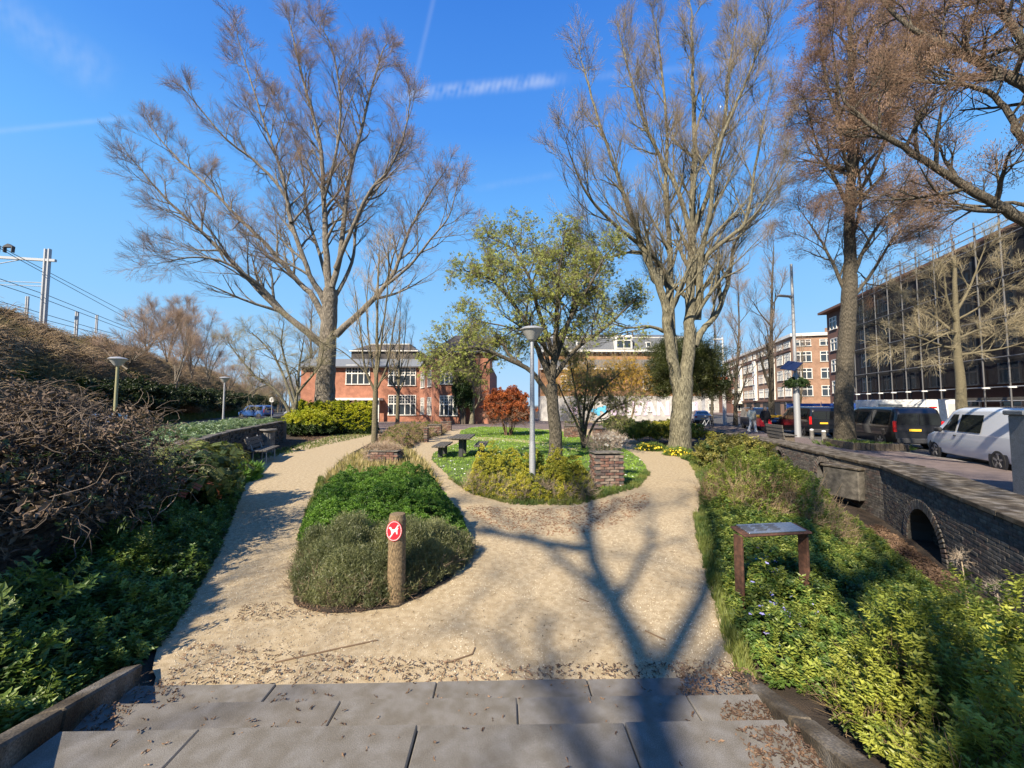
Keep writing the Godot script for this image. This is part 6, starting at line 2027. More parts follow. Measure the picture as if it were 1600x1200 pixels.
	s.box(Vector3(0.4, 1.7, 1.16), Vector3(0.5, 0.12, 0.02)); s.box(Vector3(0.75, 1.85, 1.16), Vector3(0.4, 0.1, 0.02))
	part(cb, "logo", s.mesh(), M.lamp_red)
	var fe := thing("tarpaulin_fence", "blue tarpaulin on a site fence behind the alder", "fence", Vector3(27.6, 0, -33.0), "", -0.27)
	for k in 3:
		s = Shape.new()
		s.box(Vector3(-2.6 + k * 2.6, 1.2, 0), Vector3(2.5, 1.9, 0.03), Basis(Vector3.UP, 0.04 * (k - 1)))
		part(fe, "tarpaulin", s.mesh(), M.tarp_blue)
	for k in 4:
		s = Shape.new()
		s.tube(PackedVector3Array([Vector3(-3.9 + k * 2.6, 0, 0.06), Vector3(-3.9 + k * 2.6, 2.3, 0.06)]), PackedFloat32Array([0.025, 0.025]), 6)
		part(fe, "post", s.mesh(), M.galvanised)
# ---------------------------------------------------------------- vehicles
# local: nose towards -z, origin on the road under the middle. st: [z, bottom, belt, top, half width low, half width belt, half width top]
func body_at(st: Array, z: float, y: float) -> float:
	for i in st.size() - 1:
		if z >= st[i][0] and z <= st[i + 1][0]:
			var t: float = (z - st[i][0]) / (st[i + 1][0] - st[i][0])
			var q := []
			for k in 7: q.append(lerpf(st[i][k], st[i + 1][k], t))
			if y <= q[2]: return lerpf(q[4], q[5], clampf((y - q[1]) / (q[2] - q[1]), 0, 1))
			return lerpf(q[5], q[6], clampf((y - q[2]) / maxf(q[3] - 0.12 - q[2], 0.05), 0, 1))
	return st[-1][5]
func vehicle(called: String, label: String, at: Vector3, turn: float, paint: Material, van: bool, size := 1.0, group := "vehicles parked along the street", rear_panel := false) -> Node3D:
	var o := thing(called, label, "van" if van else "car", at, group, turn)
	var st: Array = [[-2.5, 0.42, 0.62, 0.72, 0.68, 0.72, 0.66], [-2.42, 0.3, 0.7, 0.86, 0.8, 0.85, 0.74], [-2.1, 0.25, 0.86, 1.02, 0.9, 0.93, 0.8], [-1.55, 0.25, 1.0, 1.17, 0.92, 0.96, 0.84], [-0.75, 0.25, 1.05, 1.82, 0.92, 0.965, 0.79], [-0.35, 0.25, 1.05, 1.9, 0.92, 0.965, 0.8], [1.2, 0.25, 1.05, 1.91, 0.92, 0.965, 0.81], [2.25, 0.27, 1.05, 1.88, 0.92, 0.96, 0.8], [2.46, 0.3, 1.05, 1.8, 0.9, 0.94, 0.78], [2.56, 0.42, 1.05, 1.62, 0.86, 0.9, 0.76]] if van else [[-2.05, 0.4, 0.55, 0.62, 0.62, 0.66, 0.6], [-1.95, 0.26, 0.62, 0.76, 0.76, 0.8, 0.66], [-1.5, 0.22, 0.78, 0.9, 0.84, 0.87, 0.74], [-0.95, 0.22, 0.86, 1.0, 0.85, 0.89, 0.76], [-0.2, 0.22, 0.9, 1.43, 0.85, 0.89, 0.62], [0.5, 0.22, 0.92, 1.48, 0.85, 0.89, 0.63], [1.3, 0.22, 0.94, 1.42, 0.85, 0.88, 0.62], [1.85, 0.26, 0.95, 1.15, 0.82, 0.86, 0.66], [2.02, 0.4, 0.8, 0.98, 0.74, 0.78, 0.62]]
	var s := Shape.new()
	var rings := []
	for q in st:
		var r := []
		var half := [[q[4] * 0.9, q[1]], [q[4], q[1] + 0.06], [lerpf(q[4], q[5], 0.7), lerpf(q[1], q[2], 0.55)], [q[5], q[2] - 0.04], [q[5] - 0.015, q[2] + 0.02], [lerpf(q[5], q[6], 0.9), q[3] - 0.16 if q[3] - q[2] > 0.3 else lerpf(q[2], q[3], 0.6)], [q[6] - 0.02, q[3] - 0.05], [q[6] - 0.14, q[3]]]
		for h in half: r.append(Vector3(h[0], h[1], q[0]))
		for i in range(half.size() - 1, -1, -1): r.append(Vector3(-half[i][0], half[i][1], q[0]))
		rings.append(r)
	var cnt: int = rings[0].size()
	var base := 0
	for i in rings.size():
		for k in cnt:
			var du: Vector3 = rings[i][(k + 1) % cnt] - rings[i][(k - 1 + cnt) % cnt]
			var dv: Vector3 = rings[mini(i + 1, rings.size() - 1)][k] - rings[maxi(i - 1, 0)][k]
			var nn := du.cross(dv).normalized()
			var away: Vector3 = rings[i][k] - Vector3(0, 0.9, rings[i][k].z)
			if nn.dot(away) < 0.0: nn = -nn
			s.v.append(rings[i][k]); s.n.append(nn); s.c.append(Color.WHITE)
	for i in rings.size() - 1:
		for k in cnt:
			var a := i * cnt + k
			var b := i * cnt + (k + 1) % cnt
			var nn := (s.v[b] - s.v[a]).cross(s.v[a + cnt] - s.v[a])
			if nn.dot(s.n[a] + s.n[b]) < 0.0:
				s.ix.append_array(PackedInt32Array([a, b, a + cnt, b, b + cnt, a + cnt]))
			else:
				s.ix.append_array(PackedInt32Array([a, a + cnt, b, b, a + cnt, b + cnt]))
	for e in [0, rings.size() - 1]:
		var r: Array = rings[e]
		for k in range(0, cnt / 2 - 1):
			s.quad(r[k], r[k + 1], r[cnt - 2 - k], r[cnt - 1 - k], Vector3(0, 0, -1 if e == 0 else 1))
	part(o, "body", s.mesh(), paint)
	var glass := func(z0: float, z1: float, y0: float, y1: float, sd: float, slope: float) -> Mesh:
		var g := Shape.new()
		var f := func(i: int, j: int) -> Vector3:
			var y := lerpf(y0, y1, j / 3.0)
			var z := lerpf(z0 + slope * j / 3.0, z1, i / 4.0)
			return Vector3(sd * (body_at(st, z, y) + 0.012), y, z)
		for i in 4:
			for j in 3: g.quad(f.call(i, j), f.call(i + 1, j), f.call(i + 1, j + 1), f.call(i, j + 1), Vector3(sd, 0, 0))
		return g.mesh()
	var spans: Array = [[-1.15, -0.3, 1.1, 1.66, 0.5], [-0.2, 0.95, 1.1, 1.66, 0.05], [1.05, 2.2, 1.1, 1.66, 0.0]] if van else [[-0.75, 0.25, 0.95, 1.3, 0.45], [0.33, 1.2, 0.97, 1.3, 0.0]]
	if rear_panel: spans.pop_back()
	for q in spans:
		for sd in [-1.0, 1.0]: part(o, "side_window", glass.call(q[0], q[1], q[2], q[3], sd, q[4]), M.car_glass)
	var lift := Vector3(0, 0.012, -0.012)
	s = Shape.new()
	var f0: Array = st[3]
	var f1: Array = st[4]
	s.quad(Vector3(-f0[6] + 0.1, f0[3] + 0.03, f0[0] + 0.04) + lift, Vector3(f0[6] - 0.1, f0[3] + 0.03, f0[0] + 0.04) + lift, Vector3(f1[6] - 0.15, f1[3] - 0.05, f1[0] - 0.06) + lift, Vector3(-f1[6] + 0.15, f1[3] - 0.05, f1[0] - 0.06) + lift, Vector3(0, 1, -1))
	part(o, "windscreen", s.mesh(), M.car_glass)
	var rz: float = st[-1][0] + 0.012
	s = Shape.new()
	if van:
		for sd in [-1.0, 1.0]:
			s.quad(Vector3(sd * 0.03, 1.1, rz), Vector3(sd * 0.8, 1.1, rz), Vector3(sd * 0.72, 1.55, rz), Vector3(sd * 0.03, 1.58, rz), Vector3(0, 0, 1))
	else:
		var b0: Array = st[-2]
		var b1: Array = st[-3]
		s.quad(Vector3(-b0[6] + 0.1, b0[3] + 0.02, b0[0] + 0.02), Vector3(b0[6] - 0.1, b0[3] + 0.02, b0[0] + 0.02), Vector3(b1[6] - 0.14, b1[3] - 0.02, b1[0] + 0.03), Vector3(-b1[6] + 0.14, b1[3] - 0.02, b1[0] + 0.03), Vector3(0, 1, 1))
	part(o, "rear_window", s.mesh(), M.car_glass)
	var r := 0.33 if van else 0.31
	for z in [st[2][0] + (0.42 if van else 0.25), st[-3][0] - (0.65 if van else 0.05)]:
		for sd in [-1.0, 1.0]:
			var arch := Shape.new()
			var x := body_at(st, z, 0.45)
			arch.lathe(PackedVector2Array([Vector2(0.0, 0), Vector2(r + 0.09, 0.0)]), 20, Vector3.ZERO)
			var w := Node3D.new()
			w.name = "wheel"
			o.add_child(w, true)
			w.position = Vector3(sd * (x - 0.1), r, z)
			var axle := Basis(Vector3(0, 0, 1), -sd * PI / 2)
			part(o, "wheel_arch", arch.mesh(), M.black_plastic, Vector3(sd * (x + 0.006), r + 0.03, z), axle)
			var t := Shape.new()
			t.lathe(PackedVector2Array([Vector2(0.2, -0.1), Vector2(r - 0.03, -0.1), Vector2(r, -0.06), Vector2(r, 0.08), Vector2(r - 0.03, 0.115), Vector2(r - 0.1, 0.12), Vector2(r - 0.11, 0.1)]), 22, Vector3.ZERO, axle)
			part(w, "tyre", t.mesh(), M.rubber)
			t = Shape.new()
			t.lathe(PackedVector2Array([Vector2(r - 0.1, 0.1), Vector2(0.17, 0.07), Vector2(0.05, 0.1), Vector2(0.0, 0.1)]), 22, Vector3.ZERO, axle)
			for k in 5:
				t.box(axle * Vector3(cos(k * TAU / 5) * 0.13, 0.1, sin(k * TAU / 5) * 0.13), Vector3(0.16, 0.03, 0.06), axle * Basis(Vector3.UP, -k * TAU / 5))
			part(w, "rim", t.mesh(), M.hub)
	for sd in [-1.0, 1.0]:
		s = Shape.new()
		if van: s.box(Vector3(sd * 0.86, 1.02, rz - 0.05), Vector3(0.13, 0.5, 0.1), Basis.IDENTITY, 0.02)
		else: s.box(Vector3(sd * 0.66, 0.8, rz - 0.02), Vector3(0.24, 0.15, 0.08), Basis.IDENTITY, 0.02)
		part(o, "tail_light", s.mesh(), M.lamp_red)
		s = Shape.new()
		s.box(Vector3(sd * 0.66, 0.76 if van else 0.65, st[1][0] + 0.06), Vector3(0.3, 0.17, 0.14), Basis(Vector3.UP, -sd * 0.4), 0.03)
		part(o, "headlight", s.mesh(), M.lamp_clear)
		s = Shape.new()
		s.box(Vector3(sd * (st[4][5] + 0.1), st[4][2] + 0.06, st[4][0] - 0.35), Vector3(0.2, 0.16, 0.12), Basis.IDENTITY, 0.03)
		part(o, "mirror", s.mesh(), M.black_plastic)
		s = Shape.new()
		s.box(Vector3(sd * (body_at(st, 0.0, 0.95) + 0.012), 0.95, -0.35 if van else 0.1), Vector3(0.03, 0.035, 0.16), Basis.IDENTITY, 0.01)
		part(o, "handle", s.mesh(), M.black_plastic)
	s = Shape.new()
	s.box(Vector3(0, 0.38, rz - 0.02), Vector3(1.62, 0.24, 0.12), Basis.IDENTITY, 0.04)
	s.box(Vector3(0, 0.4, st[0][0] + 0.02), Vector3(1.2, 0.2, 0.1), Basis.IDENTITY, 0.03)
	part(o, "bumper", s.mesh(), M.black_plastic)
	s = Shape.new()
	s.box(Vector3(-0.15 if van else 0.0, 0.86 if van else 0.62, rz + 0.01), Vector3(0.44, 0.1, 0.012), Basis.IDENTITY, 0.003)
	part(o, "number_plate", s.mesh(), M.plate_yellow)
	s = Shape.new()
	s.box(Vector3(0, 0.5, st[0][0] - 0.03), Vector3(0.52, 0.11, 0.012))
	part(o, "number_plate", s.mesh(), M.plate_yellow)
	if size != 1.0: o.scale = Vector3.ONE * size
	return o
func street_life() -> void:
	# heading: nose along the street, away from the camera
	var h := -atan2(0.26, 0.966)
	vehicle("white_van", "white panel van with dark side windows parked behind the grey cabinet", Vector3(15.75, 0, -12.6), -0.43, M.paint_white, true, 1.0, "vehicles parked along the street", true)
	vehicle("black_van", "black passenger van with yellow plate, parked rear towards the white van", Vector3(18.75, 0, -19.9), h, M.paint_black, true)
	vehicle("black_van", "black van parked between the alder and the navy van", Vector3(20.2, 0, -27.0), h + 0.05, M.paint_black, true)
	vehicle("navy_van", "navy blue van with its windscreen facing the garden, beside the solar lamp", Vector3(20.6, 0, -32.5), PI + h, M.paint_navy, true, 0.95)
	vehicle("silver_car", "silver hatchback parked beyond the two walkers", Vector3(20.3, 0, -42.5), h, M.paint_silver, false)
	vehicle("blue_car", "dark blue hatchback parked beside the far street tree", Vector3(21.4, 0, -48.5), h, M.paint_navy, false)
	vehicle("grey_car", "pale grey car at the far end of the parked row", Vector3(24.0, 0, -57.0), h, M.paint_silver, false)
	vehicle("blue_van", "bright blue delivery van on the lane beyond the slate wall", Vector3(-43.6, 0.01, -66.5), 0.43 + 0.9, M.paint_blue, true, 1.08, "vehicles on the lane")
	vehicle("white_car", "white car parked on the lane behind the small mossy tree", Vector3(-38.5, 0.01, -70.0), 1.2, M.paint_silver, false, 1.1, "vehicles on the lane")
	vehicle("white_car", "white car parked on the lane nearest the great poplar", Vector3(-33.0, 0.01, -72.0), 1.2, M.paint_silver, false, 1.1, "vehicles on the lane")
	vehicle("dark_car", "dark car parked on the lane behind the lichened lamp", Vector3(-25.6, 0.01, -24.6), 0.43 + PI, M.paint_grey, false, 1.0, "vehicles on the lane")
	# tall street light with solar panel and hanging greenery
	var o := thing("street_light", "tall steel street light carrying a solar panel and a hanging green basket", "street light", Vector3(16.9, 0.11, -23.2))
	var s := Shape.new()
	s.lathe(PackedVector2Array([Vector2(0.17, 0), Vector2(0.16, 3.6), Vector2(0.1, 3.8), Vector2(0.07, 10.4), Vector2(0.0, 10.42)]), 12)
	part(o, "pole", s.mesh(), M.galvanised)
	s = Shape.new()
	s.box(Vector3(-0.5, 8.45, 0.0), Vector3(0.85, 0.1, 0.25), Basis(Vector3(0, 0, 1), -0.08), 0.03)
	s.tube(PackedVector3Array([Vector3(0, 8.2, 0), Vector3(-0.25, 8.42, 0)]), PackedFloat32Array([0.03, 0.03]), 6)
	part(o, "luminaire", s.mesh(), M.shade_grey)
	s = Shape.new()
	s.box(Vector3.ZERO, Vector3(0.7, 0.04, 1.0), Basis.IDENTITY, 0.006)
	part(o, "solar_panel", s.mesh(), M.solar, Vector3(-0.42, 4.2, 0.25), Basis(Vector3(0, 0, 1), 0.75) * Basis(Vector3.RIGHT, 0.3))
	bush(o, "hanging_basket", Vector3(0.05, 3.1, 0), Vector3(0.62, 0.38, 0.6), 420, "ball", M.leaf, Color(0.02, 0.05, 0.012), Color(0.07, 0.12, 0.03), 0.13, 1.0, 0.5)
	o = thing("banner_pole", "white lamp pole with a hanging green basket by the far parked cars", "lamp post", Q(1133, 668, 40.0) * Vector3(1, 0, 1))
	s = Shape.new()
	s.lathe(PackedVector2Array([Vector2(0.18, 0), Vector2(0.17, 4.4), Vector2(0.09, 4.5), Vector2(0.07, 9.0), Vector2(0.0, 9.02)]), 10)
	part(o, "pole", s.mesh(), M.white_paint)
	s = Shape.new()
	s.box(Vector3(-0.5, 8.8, 0), Vector3(0.9, 0.1, 0.25), Basis.IDENTITY, 0.03)
	part(o, "luminaire", s.mesh(), M.white_paint)
	bush(o, "hanging_basket", Vector3(0, 4.1, 0), Vector3(0.75, 0.5, 0.7), 300, "ball", M.leaf, Color(0.02, 0.05, 0.012), Color(0.07, 0.12, 0.03), 0.18, 1.0, 0.5)
	# bench on the pavement, seen from behind, and timber edging round the tree pit
	o = thing("street_bench", "heavy timber bench facing the street, its slatted back to the garden", "bench", Vector3(13.35, 0.11, -19.6), "", -0.26)
	slats(o, "backrest_slat", 4, Vector3(0.05, 0.15, 2.1), Vector3(-0.2, 0.58, 0), Vector3(-0.02, 0.17, 0), M.wood_grey)
	slats(o, "seat_slat", 4, Vector3(0.11, 0.05, 2.1), Vector3(0.12, 0.44, 0), Vector3(0.125, 0, 0), M.wood_grey)
	for z in [-0.9, 0.9]:
		s = Shape.new()
		s.box(Vector3(0.05, 0.22, z), Vector3(0.5, 0.44, 0.09), Basis.IDENTITY, 0.01)
		part(o, "leg", s.mesh(), M.wood)
	o = thing("timber_edging", "low upright timber edging round the tree pit by the alder", "edging", Vector3(14.6, 0.11, -17.6), "", -0.26)
	s = Shape.new()
	s.box(Vector3.ZERO, Vector3(0.09, 0.3, 0.15), Basis.IDENTITY, 0.01)
	var em := s.mesh()
	for k in 15: part(o, "stake", em, M.wood, Vector3(rr(-0.01, 0.01), 0.14 + rr(-0.02, 0.02), -1.15 + k * 0.165))
	for k in 11: part(o, "stake", em, M.wood, Vector3(0.12 + k * 0.165, 0.14 + rr(-0.02, 0.02), 1.25), Basis(Vector3.UP, PI / 2))
	var g := thing("pit_grass", "tufts of grass in the tree pit at the foot of the alder", "grass", Vector3(15.8, 0.11, -18.0))
	bush(g, "blades", Vector3(0, 0.02, 0), Vector3(1.4, 0.08, 1.6), 500, "blades", M.blade, Color(0.07, 0.13, 0.025), Color(0.2, 0.24, 0.05), 0.22, 0.4, 0.1)
	# yellow and red cargo cart beyond the walkers
	o = thing("cargo_cart", "yellow tray on a red cart standing beyond the walkers", "cart", Vector3(19.2, 0.11, -29.5), "", -0.26)
	s = Shape.new()
	s.box(Vector3(0.3, 1.05, 0), Vector3(1.9, 0.2, 0.9), Basis.IDENTITY, 0.04)
	part(o, "tray", s.mesh(), M.yellow_plastic)
	s = Shape.new()
	s.box(Vector3(-0.2, 0.62, 0), Vector3(0.8, 0.66, 0.7), Basis.IDENTITY, 0.03)
	part(o, "box", s.mesh(), M.red_paint)
	for x in [-0.4, 0.3]:
		s = Shape.new()
		s.lathe(PackedVector2Array([Vector2(0.0, -0.04), Vector2(0.16, -0.04), Vector2(0.16, 0.04), Vector2(0.0, 0.04)]), 14, Vector3(x, 0.16, 0.36), Basis(Vector3.RIGHT, PI / 2))
		part(o, "wheel", s.mesh(), M.rubber)
	bicycle(Q(1104, 668, 31.0) * Vector3(1, 0, 1) + Vector3(0, 0.11, 0), 0.5, "parked bicycle with pale frame beyond the end of the arched wall", M.paint_silver)
	bicycle(Q(1112, 668, 33.0) * Vector3(1, 0, 1) + Vector3(0, 0.11, 0), 0.9, "parked bicycle with black frame beyond the end of the arched wall", M.black_plastic)
	bicycle(Q(379, 655, 40.0) * Vector3(1, 0, 1), 0.2, "parked bicycle on the verge beside the slim garden lamp", M.black_plastic)
	for q in [[Vector3(16.2, 0.11, -20.4), "short concrete bollard at the kerb between the tall street light and the alder"], [Vector3(16.5, 0.11, -21.6), "short concrete bollard at the kerb at the foot of the tall street light"]]:
		var bo := thing("bollard", q[1], "bollard", q[0], "kerb bollards")
		var bs := Shape.new()
		bs.lathe(PackedVector2Array([Vector2(0.1, 0), Vector2(0.1, 0.5)]), 12)
		part(bo, "shaft", bs.mesh(), M.concrete)
		bs = Shape.new()
		bs.lathe(PackedVector2Array([Vector2(0.1, 0.5), Vector2(0.08, 0.56), Vector2(0.0, 0.58)]), 12)
		part(bo, "cap", bs.mesh(), M.white_paint)
	# traffic sign by the lane
	o = thing("traffic_sign", "round white traffic sign on a pole by the blue van", "traffic sign", Q(424, 652, 52.0) * Vector3(1, 0, 1))
	s = Shape.new()
	s.tube(PackedVector3Array([Vector3.ZERO, Vector3(0, 3.1, 0)]), PackedFloat32Array([0.04, 0.04]), 6)
	part(o, "pole", s.mesh(), M.galvanised)
	s = Shape.new()
	s.prism(ellipse(0.34, 0.34, 24), 0.0, 0.03, Basis.IDENTITY, Vector3(0, 2.75, 0.05))
	part(o, "disc", s.mesh(), M.white_paint)
	s = Shape.new()
	s.box(Vector3(0, 2.75, 0.09), Vector3(0.08, 0.3, 0.012))
	part(o, "marking", s.mesh(), M.steel_dark)
func bicycle(at: Vector3, turn: float, label: String, paint: Material) -> void:
	var o := thing("bicycle", label, "bicycle", at, "parked bicycles", turn)
	for x in [-0.52, 0.52]:
		var w := Node3D.new()
		w.name = "wheel"
		o.add_child(w, true)
		w.position = Vector3(x, 0.34, 0)
		var tm := TorusMesh.new()
		tm.inner_radius = 0.31
		tm.outer_radius = 0.345
		tm.rings = 24
		tm.ring_segments = 6
		part(w, "tyre", tm, M.rubber, Vector3.ZERO, Basis(Vector3.RIGHT, PI / 2))
		var sp := Shape.new()
		for k in 8: sp.tube(PackedVector3Array([Vector3.ZERO, Vector3(cos(k * TAU / 8), sin(k * TAU / 8), 0) * 0.31]), PackedFloat32Array([0.004, 0.004]), 3)
		part(w, "spokes", sp.mesh(), M.hub)
	var s := Shape.new()
	for q in [[[-0.52, 0.34], [-0.1, 0.3]], [[-0.1, 0.3], [-0.22, 0.8]], [[-0.52, 0.34], [-0.2, 0.72]], [[-0.1, 0.3], [0.36, 0.75]], [[-0.2, 0.72], [0.34, 0.82]], [[0.52, 0.34], [0.32, 0.98]]]:
		s.tube(PackedVector3Array([Vector3(q[0][0], q[0][1], 0), Vector3(q[1][0], q[1][1], 0)]), PackedFloat32Array([0.02, 0.02]), 5)
	part(o, "frame", s.mesh(), paint)
	s = Shape.new()
	s.box(Vector3(-0.24, 0.86, 0), Vector3(0.26, 0.06, 0.16), Basis.IDENTITY, 0.02)
	part(o, "saddle", s.mesh(), M.black_plastic)
	s = Shape.new()
	s.tube(PackedVector3Array([Vector3(0.18, 1.02, -0.28), Vector3(0.32, 1.02, -0.08), Vector3(0.32, 1.02, 0.08), Vector3(0.18, 1.02, 0.28)]), PackedFloat32Array([0.014, 0.014, 0.014, 0.014]), 5)
	part(o, "handlebar", s.mesh(), M.hub)
# ---------------------------------------------------------------- railway gear
func railway() -> void:
	var base := Q(67, 506, 44.0)
	var o := thing("catenary_mast", "steel overhead-line mast with twin posts and a long cross beam above the bank", "mast", base)
	var s := Shape.new()
	for x in [-0.22, 0.22]: s.box(Vector3(x, 4.0, 0), Vector3(0.16, 9.4, 0.3))
	part(o, "post", s.mesh(), M.galvanised)
	s = Shape.new()
	s.box(Vector3(-6.0, 7.75, 0), Vector3(14.0, 0.28, 0.24), Basis(Vector3(0, 0, 1), -0.06))
	part(o, "beam", s.mesh(), M.galvanised)
	s = Shape.new()
	s.tube(PackedVector3Array([Vector3(-0.4, 7.4, 0), Vector3(-2.5, 7.55, 0), Vector3(-6.0, 6.9, 0)]), PackedFloat32Array([0.05, 0.05, 0.05]), 5)
	for y in [4.35, 4.75]: s.tube(PackedVector3Array([Vector3(-0.3, y, 0), Vector3(-6.5, y + 0.25, 0)]), PackedFloat32Array([0.045, 0.03]), 5)
	part(o, "bracket", s.mesh(), M.galvanised)
	for x in [-4.5, -6.2]:
		s = Shape.new()
		s.prism(PackedVector2Array([Vector2(-0.55, 8.9), Vector2(0, 9.2), Vector2(0.55, 8.9), Vector2(0.5, 8.2), Vector2(0.42, 8.2), Vector2(0.42, 8.78), Vector2(-0.42, 8.78), Vector2(-0.42, 8.2), Vector2(-0.5, 8.2)]), -0.15, 0.15, Basis.IDENTITY, Vector3(x, 0.1, 0))
		part(o, "insulator_frame", s.mesh(), M.steel_dark)
	var labels := ["twin-post rail signal standard behind the catenary mast", "slim steel fence post on the bank below the wires", "short steel post on the bank towards the bare shrubs"]
	var posts := [[40, 508, 463, 52.0], [118, 528, 487, 50.0], [150, 520, 492, 70.0]]
	for i in 3:
		var q: Array = posts[i]
		var a := Q(q[0], q[1], q[3])
		var t := Q(q[0] + 2, q[2], q[3])
		var p := thing("rail_post", labels[i], "post", a, "posts on the railway bank")
		s = Shape.new()
		for x in [-0.13, 0.13]: s.box(Vector3(x, (t.y - a.y) * 0.5, 0), Vector3(0.12, t.y - a.y, 0.16))
		part(p, "post", s.mesh(), M.galvanised)
	var wl := ["upper overhead wire sagging away above the railway bank", "lower overhead wire sagging away above the railway bank", "contact wire running low over the railway bank", "return wire running lowest over the railway bank", "top rail wire of the bank fence", "lower rail wire of the bank fence"]
	var wires := [[[-60, 350, 37.0], [22, 397, 41.0], [198, 489, 64.0], [330, 565, 110.0]], [[-60, 352, 37.0], [22, 401, 41.0], [198, 497, 64.0], [330, 570, 110.0]], [[-60, 415, 36.0], [76, 462, 45.0], [200, 512, 62.0], [330, 575, 110.0]], [[-60, 425, 36.0], [76, 470, 45.0], [200, 517, 62.0], [330, 580, 110.0]], [[-60, 455, 36.0], [40, 482, 44.0], [118, 505, 50.0], [190, 525, 60.0]], [[-60, 465, 36.0], [40, 492, 44.0], [118, 512, 50.0], [190, 530, 60.0]]]
	for i in wires.size():
		var pts := PackedVector3Array()
		var rad := PackedFloat32Array()
		for q in wires[i]:
			pts.append(Q(q[0], q[1], q[2]))
			rad.append(0.035)
		var w := thing("overhead_wire", wl[i], "wire", pts[0], "railway wires")
		for k in pts.size(): pts[k] -= w.position
		s = Shape.new()
		s.tube(pts, rad, 5)
		part(w, "cable", s.mesh(), M.steel_dark)
# ---------------------------------------------------------------- people: one skin per figure, meshed from joined tapered bones
func capsule(p: Vector3, a: Vector3, b: Vector3, ra: float, rb: float) -> float:
	var ab := b - a
	var t := clampf((p - a).dot(ab) / maxf(ab.length_squared(), 1e-6), 0.0, 1.0)
	return (p - a - ab * t).length() - lerpf(ra, rb, t)
func skinned(bones: Array, cell: float, blend: float) -> ArrayMesh:
	# bones: [a, b, radius a, radius b, colour]
	var lo := Vector3.INF
	var hi := -Vector3.INF
	for q in bones:
		var r := maxf(q[2], q[3]) + cell * 2.0
		lo = lo.min((q[0] as Vector3).min(q[1]) - Vector3.ONE * r)
		hi = hi.max((q[0] as Vector3).max(q[1]) + Vector3.ONE * r)
	var n := Vector3i(((hi - lo) / cell).ceil()) + Vector3i.ONE
	var field := PackedFloat32Array()
	field.resize(n.x * n.y * n.z)
	field.fill(1e3)
	for q in bones:
		var r := maxf(q[2], q[3]) + blend + cell * 2.0
		var b0 := Vector3i((((q[0] as Vector3).min(q[1]) - Vector3.ONE * r - lo) / cell).floor()).max(Vector3i.ZERO)
		var b1 := Vector3i((((q[0] as Vector3).max(q[1]) + Vector3.ONE * r - lo) / cell).ceil()).min(n - Vector3i.ONE)
		for z in range(b0.z, b1.z + 1):
			for y in range(b0.y, b1.y + 1):
				for x in range(b0.x, b1.x + 1):
					var k := (z * n.y + y) * n.x + x
					var d := capsule(lo + Vector3(x, y, z) * cell, q[0], q[1], q[2], q[3])
					var o := field[k]
					var h := clampf(0.5 + 0.5 * (o - d) / blend, 0.0, 1.0)
					field[k] = lerpf(o, d, h) - blend * h * (1.0 - h) if o < 100.0 else d
	var s := Shape.new()
	var where := {}
	for z in n.z - 1:
		for y in n.y - 1:
			for x in n.x - 1:
				var k := (z * n.y + y) * n.x + x
				var acc := Vector3.ZERO
				var cnt := 0
				var inside := 0
				for e in 8:
					if field[k + (e & 1) + ((e >> 1) & 1) * n.x + ((e >> 2) & 1) * n.x * n.y] < 0.0: inside += 1
				if inside == 0 or inside == 8: continue
				for e in 12:
					var ax := e / 4
					var m := e % 4
					var a := Vector3i.ZERO
					a[(ax + 1) % 3] = m & 1
					a[(ax + 2) % 3] = m >> 1
					var b := a
					b[ax] = 1
					var fa := field[k + a.x + a.y * n.x + a.z * n.x * n.y]
					var fb := field[k + b.x + b.y * n.x + b.z * n.x * n.y]
					if (fa < 0.0) != (fb < 0.0):
						acc += Vector3(a).lerp(Vector3(b), fa / (fa - fb))
						cnt += 1
				var p := lo + (Vector3(x, y, z) + acc / cnt) * cell
				var g := Vector3(field[k + 1] - field[k], field[k + n.x] - field[k], field[k + n.x * n.y] - field[k])
				where[k] = s.v.size()
				s.v.append(p)
				s.n.append(g.normalized() if g.length() > 1e-6 else Vector3.UP)
				var best := 1e9
				var col := Color.WHITE
				for q in bones:
					var d := capsule(p, q[0], q[1], q[2], q[3])
					if d < best:
						best = d
						col = q[4]
				s.c.append(col)
	var strides := [1, n.x, n.x * n.y]
	for z in range(1, n.z - 1):
		for y in range(1, n.y - 1):
			for x in range(1, n.x - 1):
				var k := (z * n.y + y) * n.x + x
				for ax in 3:
					var f0 := field[k]
					var f1 := field[k + strides[ax]]
					if (f0 < 0.0) == (f1 < 0.0): continue
					var u: int = strides[(ax + 1) % 3]
					var w: int = strides[(ax + 2) % 3]
					var q := [where.get(k, -1), where.get(k - u, -1), where.get(k - u - w, -1), where.get(k - w, -1)]
					if -1 in q: continue
					var nn := (s.v[q[2]] - s.v[q[0]]).cross(s.v[q[1]] - s.v[q[0]])
					var want := s.n[q[0]] + s.n[q[1]] + s.n[q[2]]
					if nn.dot(want) < 0.0: s.ix.append_array(PackedInt32Array([q[0], q[2], q[1], q[0], q[3], q[2]]))
					else: s.ix.append_array(PackedInt32Array([q[0], q[1], q[2], q[0], q[2], q[3]]))
	return s.mesh()
